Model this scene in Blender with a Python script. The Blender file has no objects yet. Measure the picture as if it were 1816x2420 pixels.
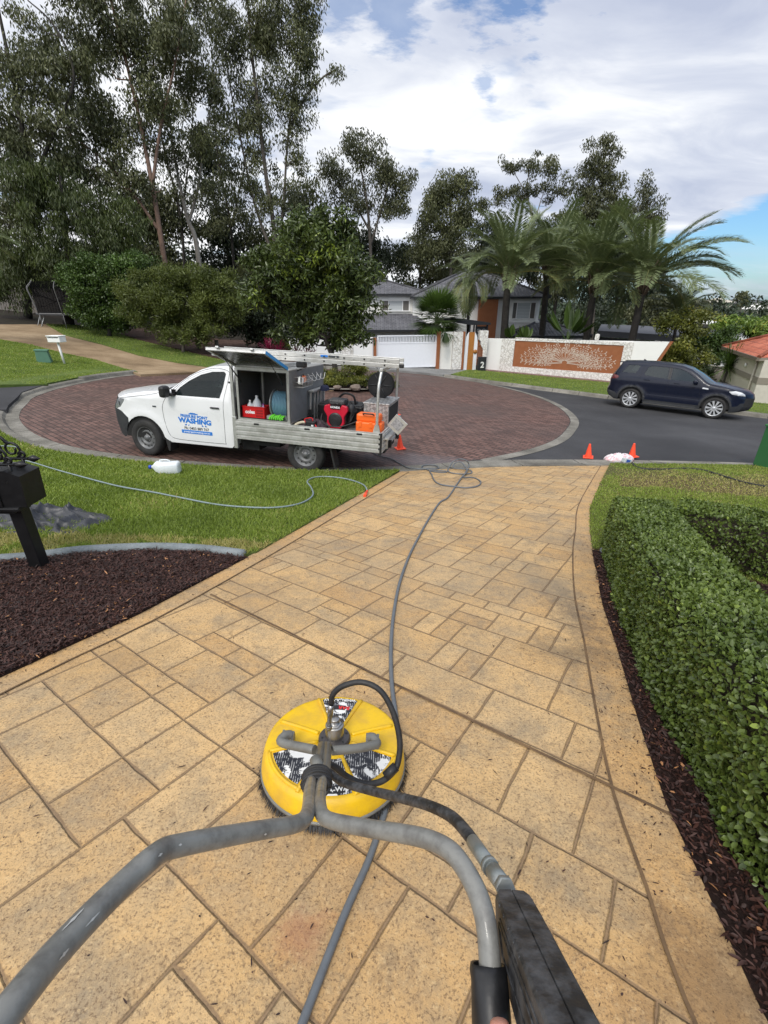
import bpy, bmesh, math, random
import numpy as np
from mathutils import Vector, Matrix, noise
from mathutils.geometry import delaunay_2d_cdt
PI = math.pi
rad = math.radians
random.seed(7)
RNG = np.random.default_rng(11)
SC = bpy.context.scene
COL = SC.collection

# ------------------------------------------------------------------ camera
FPX = 1075.0; PITCH = math.atan(505 / 1075.0); CP, SP = math.cos(PITCH), math.sin(PITCH); CZ = 2.77
cam_d = bpy.data.cameras.new('camera')
cam_d.sensor_fit = 'HORIZONTAL'; cam_d.sensor_width = 36; cam_d.lens = 36 * FPX / 1816
cam_d.clip_start = 0.02; cam_d.clip_end = 3000
cam = bpy.data.objects.new('camera', cam_d); COL.objects.link(cam)
cam.location = (0, 0, CZ); cam.rotation_euler = (PI / 2 - PITCH, 0, 0)
SC.camera = cam
K = 1816 / 1660

def ray(px, py):
    u = (px * K - 908) / FPX; v = (1210 - py * K) / FPX
    return Vector((u, CP + v * SP, -SP + v * CP))
def at(px, py, Y):                     # point of the view ray at distance Y ahead
    r = ray(px, py); t = Y / r.y
    return Vector((r.x * t, Y, CZ + r.z * t))
def az(px, py, Z):                     # same, by depth along the camera axis
    return Vector((0, 0, CZ)) + ray(px, py) * Z

# ------------------------------------------------------------------ sky, sun, exposure
SUN_EL, SUN_AZ = 50, 200               # azimuth clockwise from +Y
W = bpy.data.worlds.new('World'); SC.world = W; W.use_nodes = True
def world():
    nt = W.node_tree; nt.nodes.clear(); N = nt.nodes.new; L = nt.links.new
    out = N('ShaderNodeOutputWorld'); bg = N('ShaderNodeBackground'); L(bg.outputs[0], out.inputs[0])
    sky = N('ShaderNodeTexSky'); sky.sky_type = 'NISHITA'; sky.sun_disc = False
    sky.sun_elevation = rad(SUN_EL); sky.sun_rotation = rad(SUN_AZ); sky.dust_density = 0.6; sky.air_density = 1.1
    geo = N('ShaderNodeTexCoord'); sep = N('ShaderNodeSeparateXYZ'); L(geo.outputs['Generated'], sep.inputs[0])
    def M(op, a, b=None, clamp=False, c=None):
        n = N('ShaderNodeMath'); n.operation = op; n.use_clamp = clamp
        for i, v in enumerate((a, b, c)):
            if v is None: continue
            if isinstance(v, (int, float)): n.inputs[i].default_value = v
            else: L(v, n.inputs[i])
        return n.outputs[0]
    zz = M('ADD', M('MAXIMUM', sep.outputs[2], 0.0), 0.22)
    u = M('DIVIDE', sep.outputs[0], zz); v = M('DIVIDE', sep.outputs[1], zz)
    cmb = N('ShaderNodeCombineXYZ'); L(u, cmb.inputs[0]); L(v, cmb.inputs[1])
    mp = N('ShaderNodeMapping'); mp.inputs['Rotation'].default_value = (0, 0, rad(-50)); mp.inputs['Scale'].default_value = (0.55, 1.0, 1)
    L(cmb.outputs[0], mp.inputs[0])
    def noi(scale, det, rough, off=0.0, dist=0.0):
        n = N('ShaderNodeTexNoise'); n.inputs['Scale'].default_value = scale; n.inputs['Detail'].default_value = det
        n.inputs['Roughness'].default_value = rough; n.inputs['Distortion'].default_value = dist
        m2 = N('ShaderNodeMapping'); m2.inputs['Location'].default_value = (off, off * .7, off * .3); L(mp.outputs[0], m2.inputs[0]); L(m2.outputs[0], n.inputs['Vector'])
        return n.outputs['Fac']
    def ramp(fac, stops):
        r = N('ShaderNodeValToRGB'); L(fac, r.inputs[0]); e = r.color_ramp.elements
        while len(e) < len(stops): e.new(0.5)
        for q, (p, c) in zip(e, stops): q.position = p; q.color = (*c, 1) if len(c) == 3 else c
        return r.outputs[0]
    # how thick the cloud deck is: white where thin, lilac-grey where thick
    body = M('ADD', M('MULTIPLY', noi(.9, 4, 0.5, 3.3, 0.3), .55), M('MULTIPLY', noi(3.1, 7, 0.55, 6.3, 0.5), .45))
    lef = M('MULTIPLY', sep.outputs[0], .10)
    ccol = ramp(M('ADD', body, lef), [(0.40, (1.10, 1.10, 1.12)), (0.47, (0.90, 0.92, 0.96)), (0.53, (0.68, 0.72, 0.82)), (0.62, (0.50, 0.55, 0.69))])
    cov = M('SUBTRACT', noi(1.5, 6, 0.55, 8.1, 0.2), 0.0)
    holes = ramp(cov, [(0.32, (0.1, .1, .1)), (0.41, (1, 1, 1))])
    for (hx, hy, wd_, hk) in ((850, 20, .05, .6), (1052, 175, .018, .55), (1060, 215, .014, .5), (930, 330, .02, .4), (742, 0, .05, .6), (1120, -120, .10, .8)):
        hd = ray(hx, hy).normalized(); hn = N('ShaderNodeVectorMath'); hn.operation = 'DISTANCE'; L(geo.outputs['Generated'], hn.inputs[0]); hn.inputs[1].default_value = hd
        q_ = M('ADD', M('DIVIDE', hn.outputs['Value'], wd_), M('MULTIPLY', M('SUBTRACT', noi(7, 6, .65, hx * .01), .5), 5.0))
        holes = M('MINIMUM', holes, ramp(q_, [(0.25, (1 - hk,) * 3), (1.0, (1, 1, 1))]))
    # clear band of sky low on the right, under the edge of the deck
    a = ray(1660, 432).normalized(); b = ray(1500, 492).normalized(); n = a.cross(b).normalized()
    if n.z < 0: n = -n
    dt = N('ShaderNodeVectorMath'); dt.operation = 'DOT_PRODUCT'; L(geo.outputs['Generated'], dt.inputs[0]); dt.inputs[1].default_value = n
    e2 = M('ADD', dt.outputs['Value'], M('MULTIPLY', M('SUBTRACT', noi(5, 5, 0.6, 1.2), 0.5), 0.05))
    deck = M('MULTIPLY_ADD', e2, 70.0, 0.5, True) if False else M('MULTIPLY', M('ADD', e2, 0.006), 60.0, True)
    deck = M('MINIMUM', M('MAXIMUM', deck, 0.0), 1.0)
    low = noi(2.2, 6, 0.6, 5.5)
    lowm = M('MULTIPLY', ramp(low, [(0.42, (0, 0, 0)), (0.62, (1, 1, 1))]), ramp(sep.outputs[2], [(0.0, (0.75,) * 3), (0.09, (0.0,) * 3)]))
    mask = M('MAXIMUM', M('MULTIPLY', holes, deck), lowm)
    mask = M('MINIMUM', mask, 0.97)
    # the deck glows more towards the sun behind the camera
    sd = Vector((math.sin(rad(SUN_AZ)) * math.cos(rad(SUN_EL)), math.cos(rad(SUN_AZ)) * math.cos(rad(SUN_EL)), math.sin(rad(SUN_EL))))
    ds = N('ShaderNodeVectorMath'); ds.operation = 'DOT_PRODUCT'; L(geo.outputs['Generated'], ds.inputs[0]); ds.inputs[1].default_value = sd
    glow = M('MULTIPLY_ADD', M('POWER', M('MAXIMUM', ds.outputs['Value'], 0.0), 3.0), 0.9, False, 1.0)
    g2 = N('ShaderNodeVectorMath'); g2.operation = 'SCALE'; L(ccol, g2.inputs[0]); L(glow, g2.inputs['Scale'])
    g3 = N('ShaderNodeVectorMath'); g3.operation = 'SCALE'; L(sky.outputs[0], g3.inputs[0]); g3.inputs['Scale'].default_value = 0.10
    tn = N('ShaderNodeVectorMath'); tn.operation = 'MULTIPLY'; L(g3.outputs[0], tn.inputs[0]); tn.inputs[1].default_value = (.62, .92, 1.25); g3 = tn
    mx = N('ShaderNodeMix'); mx.data_type = 'RGBA'; L(mask, mx.inputs[0]); L(g3.outputs[0], mx.inputs[6]); L(g2.outputs[0], mx.inputs[7])
    L(mx.outputs[2], bg.inputs[0]); bg.inputs[1].default_value = 1.0
world()
sun_d = bpy.data.lights.new('sun', 'SUN'); sun_d.energy = 1.5; sun_d.angle = rad(14); sun_d.color = (1, 0.95, 0.87)
sun = bpy.data.objects.new('sun', sun_d); COL.objects.link(sun)
sun.rotation_euler = (rad(90 - SUN_EL), 0, PI - rad(SUN_AZ)) 
SC.view_settings.view_transform = 'Standard'; SC.view_settings.look = 'None'; SC.view_settings.exposure = 0.12; SC.view_settings.gamma = 1
SC.view_settings.use_curve_mapping = False
SC.render.engine = 'CYCLES'
SC.cycles.max_bounces = 6; SC.cycles.transparent_max_bounces = 12

# ------------------------------------------------------------------ terrain heights
def Rd(x, y): return -(.05 * (x + 1.41) + .054 * (y - 7.48))      # the road plane
def Dr(x, y): return 1.27 - .17 * y - (.045 if x < 0 else .025) * x   # the driveway plane
def smax(a, b, k=.08):
    h = max(0, min(1, .5 + .5 * (a - b) / k)); return b + (a - b) * h + k * h * (1 - h)
def Hn(x, y): return smax(Dr(x, y), Rd(x, y) + .06)                    # lawns on the near side
def Hf(x, y):                                                          # land beyond the turning circle
    rho = math.hypot(x + 2.5, y - 17.5); w = max(0, min(1, (1.0 - x) / 6))
    return Rd(x, y) + .11 + max(0, min(rho, 40) - 9.9) * .098 * w * w * (3 - 2 * w)

# ------------------------------------------------------------------ materials
MATS = {}
class NB:
    def __init__(s, m): s.nt = m.node_tree
    def __call__(s, t): return s.nt.nodes.new('ShaderNode' + t)
    def L(s, a, b): s.nt.links.new(a, b)
    def m(s, op, a, b=None, c=None, clamp=False):
        n = s('Math'); n.operation = op; n.use_clamp = clamp
        for i, v in enumerate((a, b, c)):
            if v is None: continue
            if isinstance(v, (int, float)): n.inputs[i].default_value = v
            else: s.L(v, n.inputs[i])
        return n.outputs[0]
    def vm(s, op, a, b=None, sc=None):
        n = s('VectorMath'); n.operation = op
        for i, v in enumerate((a, b)):
            if v is None: continue
            if isinstance(v, (tuple, Vector)): n.inputs[i].default_value = v
            else: s.L(v, n.inputs[i])
        if sc is not None: n.inputs['Scale'].default_value = sc
        return n.outputs[0]
    def noise(s, vec, scale, det=3, rough=.5, dist=0):
        n = s('TexNoise'); s.L(vec, n.inputs['Vector']); n.inputs['Scale'].default_value = scale
        n.inputs['Detail'].default_value = det; n.inputs['Roughness'].default_value = rough; n.inputs['Distortion'].default_value = dist
        return n.outputs['Fac']
    def ramp(s, fac, stops):
        r = s('ValToRGB'); s.L(fac, r.inputs[0]); e = r.color_ramp.elements
        while len(e) < len(stops): e.new(.5)
        for q, (p, c) in zip(e, stops): q.position = p; q.color = (c, c, c, 1) if isinstance(c, (int, float)) else (*c, 1)
        return r.outputs[0]
    def mix(s, f, a, b, mode='MIX'):
        n = s('Mix'); n.data_type = 'RGBA'; n.blend_type = mode
        for i, v in ((0, f), (6, a), (7, b)):
            if isinstance(v, (int, float)): n.inputs[i].default_value = v if i == 0 else (v, v, v, 1)
            elif isinstance(v, tuple): n.inputs[i].default_value = (*v, 1)
            else: s.L(v, n.inputs[i])
        return n.outputs[2]
def newmat(name):
    m = bpy.data.materials.new(name); m.use_nodes = True; nb = NB(m)
    b = m.node_tree.nodes['Principled BSDF']
    return m, nb, b
def setp(b, **k):
    for n, v in k.items():
        s = b.inputs[n.replace('_', ' ')]
        if isinstance(v, tuple): s.default_value = (*v, 1) if (len(v) == 3 and s.type == 'RGBA') else v
        else: s.default_value = v
def mat(name, col, rough=.5, metal=0., dirt=.25, dcol=None, scale=6, bump=.15, coat=0., bscale=40, spec=.5):
    """painted / plastic / metal surface with blotchy wear and a fine bump"""
    if name in MATS: return MATS[name]
    m, n, b = newmat(name)
    tc = n('TexCoord').outputs['Object']
    if dcol is None: dcol = tuple(c * .55 + .02 for c in col)
    f = n.ramp(n.noise(tc, scale, 5, .65), [(.42, 0.), (.72, 1.)])
    n.L(n.mix(n.m('MULTIPLY', f, dirt), col, dcol), b.inputs['Base Color'])
    n.L(n.m('MULTIPLY_ADD', n.noise(tc, scale * 2.3, 4), .25, rough - .1), b.inputs['Roughness'])
    setp(b, Metallic=metal, Coat_Weight=coat, Coat_Roughness=.05, Specular_IOR_Level=spec)
    if bump:
        bp = n('Bump'); bp.inputs['Strength'].default_value = bump; bp.inputs['Distance'].default_value = .004
        n.L(n.noise(tc, bscale, 3), bp.inputs['Height']); n.L(bp.outputs[0], b.inputs['Normal'])
    MATS[name] = m; return m
def leafmat(name, dark, light, rough=.45, tr=.12, yellow=None):
    if name in MATS: return MATS[name]
    m, n, b = newmat(name)
    at_ = n('Attribute'); at_.attribute_name = 'tint'
    f = at_.outputs['Fac']
    stops = [(0, dark), (.8, light)] + ([(1, yellow)] if yellow else [])
    col = n.ramp(f, stops)
    n.L(col, b.inputs['Base Color']); setp(b, Roughness=rough, Specular_IOR_Level=.4)
    t = n('BsdfTranslucent'); n.L(n.mix(.5, col, (light[0] * 1.5, light[1] * 1.6, light[2])), t.inputs[0])
    ms = n('MixShader'); ms.inputs[0].default_value = tr
    n.L(b.outputs[0], ms.inputs[1]); n.L(t.outputs[0], ms.inputs[2])
    n.L(ms.outputs[0], m.node_tree.nodes['Material Output'].inputs[0])
    MATS[name] = m; return m

# ------------------------------------------------------------------ mesh helpers
def link(o, parent=None):
    COL.objects.link(o)
    if parent is not None: o.parent = parent
    return o
def tag(o, label=None, cat=None, group=None, kind=None):
    if label: o['label'] = label
    if cat: o['category'] = cat
    if group: o['group'] = group
    if kind: o['kind'] = kind
    return o
def empty(name, loc=(0, 0, 0), rz=0, label=None, cat=None, group=None, mw=None):
    o = bpy.data.objects.new(name, None); COL.objects.link(o); o.empty_display_size = .1
    if mw is not None: o.matrix_world = mw
    else: o.location = loc; o.rotation_euler = (0, 0, rz)
    return tag(o, label, cat, group)
def copy_tree(o, parent=None):
    c = o.copy(); COL.objects.link(c); c.parent = parent
    for ch in o.children: copy_tree(ch, c)
    return c

class MB:
    """collects shapes, then links them as one mesh object"""
    def __init__(s): s.v = []; s.f = []; s.mi = []; s.sm = []
    def add(s, vs, fs, m=0, smooth=False):
        o = len(s.v); s.v += [tuple(p) for p in vs]
        for f in fs: s.f.append([i + o for i in f]); s.mi.append(m); s.sm.append(smooth)
        return s
    def box(s, c, d, rot=None, m=0, bev=0.0):
        x, y, z = [a / 2 for a in d]
        if bev > 0:
            b = min(bev, x * .9, y * .9, z * .9); bm = bmesh.new()
            bmesh.ops.create_cube(bm, size=2)
            for v in bm.verts: v.co = Vector((v.co.x * x, v.co.y * y, v.co.z * z))
            bmesh.ops.bevel(bm, geom=list(bm.edges), offset=b, segments=2, affect='EDGES', profile=.5)
            vs = [v.co.copy() for v in bm.verts]; fs = [[v.index for v in f.verts] for f in bm.faces]; bm.free(); sm = False
        else:
            vs = [Vector((i * x, j * y, k * z)) for i in (-1, 1) for j in (-1, 1) for k in (-1, 1)]
            fs = [(0, 1, 3, 2), (4, 6, 7, 5), (0, 4, 5, 1), (2, 3, 7, 6), (0, 2, 6, 4), (1, 5, 7, 3)]; sm = False
        R = rot if isinstance(rot, Matrix) else Matrix.Rotation(rot or 0, 3, 'Z')
        c = Vector(c)
        return s.add([c + R @ v for v in vs], fs, m, sm)
    def tube(s, pts, r, n=8, m=0, cap=True, smooth=True):
        pts = [Vector(p) for p in pts]; k = len(pts)
        rs = r if isinstance(r, (list, tuple)) else [r] * k
        vs = []; fs = []; T = []
        for i in range(k):
            t = (pts[min(i + 1, k - 1)] - pts[max(i - 1, 0)]); T.append(t.normalized() if t.length > 1e-9 else Vector((0, 0, 1)))
        a = T[0].orthogonal().normalized()
        for i in range(k):
            a = (a - T[i] * a.dot(T[i])); a = a.normalized() if a.length > 1e-6 else T[i].orthogonal().normalized()
            b = T[i].cross(a)
            for j in range(n):
                th = 2 * PI * j / n; vs.append(pts[i] + (a * math.cos(th) + b * math.sin(th)) * rs[i])
        for i in range(k - 1):
            for j in range(n):
                fs.append((i * n + j, i * n + (j + 1) % n, (i + 1) * n + (j + 1) % n, (i + 1) * n + j))
        s.add(vs, fs, m, smooth)
        if cap and n > 2:
            o = len(s.v) - len(vs)
            s.f.append([o + j for j in reversed(range(n))]); s.mi.append(m); s.sm.append(False)
            s.f.append([o + (k - 1) * n + j for j in range(n)]); s.mi.append(m); s.sm.append(False)
        return s
    def lathe(s, prof, c=(0, 0, 0), axis='Z', n=24, m=0, smooth=True, M=None):
        """prof: list of (radius, height)"""
        vs = []; fs = []; c = Vector(c)
        for (r, h) in prof:
            for j in range(n):
                th = 2 * PI * j / n; x, y = r * math.cos(th), r * math.sin(th)
                p = Vector((x, y, h)) if axis == 'Z' else (Vector((x, h, y)) if axis == 'Y' else Vector((h, x, y)))
                if M is not None: p = M @ p
                vs.append(c + p)
        for i in range(len(prof) - 1):
            for j in range(n): fs.append((i * n + j, i * n + (j + 1) % n, (i + 1) * n + (j + 1) % n, (i + 1) * n + j))
        return s.add(vs, fs, m, smooth)
    def prism(s, poly, h0, h1, axis='Z', m=0, M=None):
        """extrude a simple polygon; axis Z: poly=(x,y); axis Y: poly=(x,z)"""
        n = len(poly)
        def P(a, b, h): return (a, b, h) if axis == 'Z' else ((a, h, b) if axis == 'Y' else (h, a, b))
        vs = [P(a, b, h0) for a, b in poly] + [P(a, b, h1) for a, b in poly]
        if M is not None: vs = [M @ Vector(v) for v in vs]
        fs = [tuple(reversed(range(n))), tuple(range(n, 2 * n))] + [(i, (i + 1) % n, n + (i + 1) % n, n + i) for i in range(n)]
        return s.add(vs, fs, m)
    def build(s, name, mats, parent=None, smooth=None, bev=0, fixn=True):
        me = bpy.data.meshes.new(name); me.from_pydata(s.v, [], s.f)
        for m in (mats if isinstance(mats, (list, tuple)) else [mats]): me.materials.append(m)
        me.polygons.foreach_set('material_index', s.mi)
        me.polygons.foreach_set('use_smooth', [bool(x) if smooth is None else smooth for x in s.sm])
        if fixn:
            bm = bmesh.new(); bm.from_mesh(me); bmesh.ops.recalc_face_normals(bm, faces=bm.faces); bm.to_mesh(me); bm.free()
        me.update()
        o = bpy.data.objects.new(name, me); link(o, parent)
        if bev:
            b = o.modifiers.new('bevel', 'BEVEL'); b.width = bev; b.segments = 2; b.limit_method = 'ANGLE'; b.angle_limit = rad(40)
        return o

def smooth_path(pts, k=6, closed=False):
    pts = [Vector(p) for p in pts]; out = []; n = len(pts)
    for i in range(n if closed else n - 1):
        if closed: p0, p1, p2, p3 = pts[i - 1], pts[i], pts[(i + 1) % n], pts[(i + 2) % n]
        else: p0, p1, p2, p3 = pts[max(i - 1, 0)], pts[i], pts[i + 1], pts[min(i + 2, n - 1)]
        for j in range(k):
            t = j / k
            out.append(.5 * ((2 * p1) + (p2 - p0) * t + (2 * p0 - 5 * p1 + 4 * p2 - p3) * t * t + (3 * p1 - p0 - 3 * p2 + p3) * t ** 3))
    if not closed: out.append(pts[-1])
    return out
def inpoly(x, y, poly):
    c = False; n = len(poly); j = n - 1
    for i in range(n):
        xi, yi = poly[i][0], poly[i][1]; xj, yj = poly[j][0], poly[j][1]
        if (yi > y) != (yj > y) and x < (xj - xi) * (y - yi) / (yj - yi) + xi: c = not c
        j = i
    return c
def cdt(polys, step, jitter=.0):
    """triangulate the first polygon with the other polygons' edges in it and a grid of inner points"""
    vs = []; es = []
    for poly in polys:
        o = len(vs); n = len(poly)
        for i, p in enumerate(poly):
            q = poly[(i + 1) % n]; vs.append(Vector((p[0], p[1])))
        es += [(o + i, o + (i + 1) % n) for i in range(n)]
    ou = polys[0]; x0, x1 = min(p[0] for p in ou), max(p[0] for p in ou); y0, y1 = min(p[1] for p in ou), max(p[1] for p in ou)
    x = x0 + step / 2
    while x < x1:
        y = y0 + step / 2
        while y < y1:
            a, b = x + random.uniform(-jitter, jitter), y + random.uniform(-jitter, jitter)
            if inpoly(a, b, ou): vs.append(Vector((a, b)))
            y += step
        x += step
    r = delaunay_2d_cdt(vs, es, [], 0, 1e-4)
    V, F = r[0], r[2]
    F = [f for f in F if inpoly(sum(V[i].x for i in f) / 3, sum(V[i].y for i in f) / 3, ou)]
    return V, F
def sheet(name, poly, hfun, material, step=.6, off=0., kind='structure', skirt=.16):
    V, F = cdt([poly], step)
    mb = MB(); mb.add([(v.x, v.y, hfun(v.x, v.y) + off) for v in V], F, 0, True)
    o = mb.build(name, material, fixn=False)
    me = o.data
    if me.polygons[0].normal.z < 0: me.flip_normals()
    if skirt:
        n = len(poly); mb = MB(); top = [(x, y, hfun(x, y) + off - .001) for x, y in poly]
        mb.add(top + [(x, y, z - skirt) for x, y, z in top], [(i, (i + 1) % n, n + (i + 1) % n, n + i) for i in range(n)]); tmp = mb.build('skirt', material)
        bm = bmesh.new(); bm.from_mesh(me); bm.from_mesh(tmp.data); bm.to_mesh(me); bm.free(); d_ = tmp.data; bpy.data.objects.remove(tmp); bpy.data.meshes.remove(d_)
    return tag(o, kind=kind)

TINT = {}
def leafmesh(name, P, A, B, mats, tint, mi=None, fold=0.0):
    """one diamond leaf per row: centre base P, axis A (length vector), half width vector B; numpy (n,3)"""
    n = len(P)
    v = np.empty((n, 4, 3), np.float32)
    v[:, 0] = P; v[:, 1] = P + A * .45 + B; v[:, 2] = P + A; v[:, 3] = P + A * .45 - B
    me = bpy.data.meshes.new(name)
    me.vertices.add(n * 4); me.vertices.foreach_set('co', v.reshape(-1))
    me.loops.add(n * 4); me.loops.foreach_set('vertex_index', np.arange(n * 4, dtype=np.int32))
    me.polygons.add(n); me.polygons.foreach_set('loop_start', np.arange(0, n * 4, 4, dtype=np.int32))
    for m in (mats if isinstance(mats, list) else [mats]): me.materials.append(m)
    if mi is not None: me.polygons.foreach_set('material_index', mi.astype(np.int32))
    a = me.attributes.new('tint', 'FLOAT', 'POINT'); a.data.foreach_set('value', np.repeat(np.clip(tint, 0, 1), 4).astype(np.float32))
    me.update(calc_edges=True); me.validate()
    return me
def unit(a): return a / np.maximum(np.linalg.norm(a, axis=1, keepdims=True), 1e-9)
def rdir(n): return unit(RNG.normal(size=(n, 3)))
def font_mesh(txt, size, extrude=.001, align='CENTER', bold=0.0, shear=0., space=1.0):
    cu = bpy.data.curves.new('t', 'FONT'); cu.body = txt; cu.size = size; cu.extrude = extrude; cu.align_x = align
    cu.align_y = 'CENTER'; cu.offset = bold; cu.shear = shear; cu.space_character = space; cu.resolution_u = 3
    ob = bpy.data.objects.new('t', cu); COL.objects.link(ob)
    dg = bpy.context.evaluated_depsgraph_get(); me = bpy.data.meshes.new_from_object(ob.evaluated_get(dg))
    bpy.data.objects.remove(ob); bpy.data.curves.remove(cu)
    return me
def lettering(name, txt, size, M, material, parent, **k):
    """text in the local xy plane moved by matrix M (into the parent's space)"""
    me = font_mesh(txt, size, **k); me.transform(M); me.name = name
    me.materials.clear(); me.materials.append(material)
    return link(bpy.data.objects.new(name, me), parent)
def basis(o, x, y, z=None):
    x = Vector(x).normalized(); y = Vector(y).normalized(); z = x.cross(y)
    M = Matrix((x, y, z)).transposed().to_4x4(); M.translation = Vector(o); return M
def frame_mw(P, ang, up):
    up = Vector(up).normalized(); x = Vector((math.cos(ang), math.sin(ang), 0)); x = (x - up * x.dot(up)).normalized(); y = up.cross(x)
    M = Matrix((x, y, up)).transposed().to_4x4(); M.translation = Vector(P); return M

def hitf(px, py, fn, off=0.):
    r = ray(px, py); t = .3; st = .05
    while t < 300:
        if CZ + r.z * t < fn(r.x * t, r.y * t) + off: break
        t += st; st = max(.02, t * .004)
    lo, hi = t - st * 1.5, t
    for _ in range(20):
        mid = (lo + hi) / 2
        if CZ + r.z * mid < fn(r.x * mid, r.y * mid) + off: hi = mid
        else: lo = mid
    return Vector((r.x * hi, r.y * hi, fn(r.x * hi, r.y * hi) + off))
def leafmesh6(name, P, A, B, Nn, mats, tint, mi=None, fold=.25):
    """pointed oval leaves of two folded halves (6 points each)"""
    n = len(P); v = np.empty((n, 6, 3), np.float32); w = np.linalg.norm(B, axis=1, keepdims=True) * fold
    v[:, 0] = P; v[:, 1] = P + A * .3 + B + Nn * w; v[:, 2] = P + A * .68 + B * .8 + Nn * w
    v[:, 3] = P + A; v[:, 4] = P + A * .68 - B * .8 + Nn * w; v[:, 5] = P + A * .3 - B + Nn * w
    idx = (np.arange(n)[:, None] * 6 + np.array([0, 1, 2, 3, 0, 3, 4, 5])[None]).reshape(-1)
    me = bpy.data.meshes.new(name); me.vertices.add(n * 6); me.vertices.foreach_set('co', v.reshape(-1))
    me.loops.add(n * 8); me.loops.foreach_set('vertex_index', idx.astype(np.int32))
    me.polygons.add(n * 2); me.polygons.foreach_set('loop_start', np.arange(0, n * 8, 4, dtype=np.int32))
    for m in (mats if isinstance(mats, list) else [mats]): me.materials.append(m)
    if mi is not None: me.polygons.foreach_set('material_index', np.repeat(mi, 2).astype(np.int32))
    a = me.attributes.new('tint', 'FLOAT', 'POINT'); a.data.foreach_set('value', np.repeat(np.clip(tint, 0, 1), 6).astype(np.float32))
    me.update(calc_edges=True); me.validate(); return me

# ------------------------------------------------------------------ ground materials
def groundmat(name, cols, scale, rough=.9, bump=.4, bd=.01, fine=60, extra=None, stops=(.3, .5, .7), spec=.3):
    m, n, b = newmat(name); tc = n('TexCoord').outputs['Object']
    a = n.noise(tc, scale, 8, .62); f = n.noise(tc, fine, 6, .75)
    mixf = n.m('ADD', n.m('MULTIPLY', a, .55), n.m('MULTIPLY', f, .45))
    col = n.ramp(mixf, list(zip(stops, cols)))
    if extra: col = extra(n, tc, col)
    n.L(col, b.inputs['Base Color']); setp(b, Roughness=rough, Specular_IOR_Level=spec)
    bp = n('Bump'); bp.inputs['Strength'].default_value = bump; bp.inputs['Distance'].default_value = bd
    n.L(f, bp.inputs['Height']); n.L(bp.outputs[0], b.inputs['Normal'])
    return m
m_soil = groundmat("leaf_litter", [(.008, .006, .004), (.022, .016, .010), (.03, .035, .014)], .6)
m_lawn = groundmat('lawn_base', [(.035, .055, .012), (.075, .11, .022), (.13, .16, .04)], .8, fine=35, bump=.8, bd=.03)
m_lawnfar = groundmat('lawn_far', [(.045, .075, .014), (.09, .135, .026), (.16, .20, .05)], .5, fine=9, bump=.6, bd=.04, stops=(.35, .5, .66))
m_mulchbase = groundmat('mulch_base', [(.010, .004, .003), (.026, .011, .008), (.05, .022, .016)], 12, fine=90, bump=1, bd=.02)
m_asphalt = groundmat('asphalt', [(.028, .028, .030), (.047, .047, .050), (.078, .078, .082)], .35, fine=70, bump=.5, bd=.006, stops=(.36, .5, .64), rough=.82)
m_agg = groundmat('pebble_concrete', [(.10, .065, .035), (.27, .19, .11), (.44, .33, .21)], .5, fine=28, bump=.6, bd=.01, stops=(.34, .5, .66))
m_conc = groundmat('concrete_kerb', [(.075, .07, .06), (.18, .17, .145), (.36, .34, .30)], 1.3, fine=40, bump=.4, bd=.006, stops=(.33, .5, .68))
m_concdark = groundmat('concrete_apron', [(.12, .12, .12), (.22, .22, .215), (.30, .30, .29)], 1.0, fine=40)
m_edge = groundmat('edging_concrete', [(.10, .115, .12), (.20, .225, .235), (.31, .34, .355)], 4, fine=60)

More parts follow.
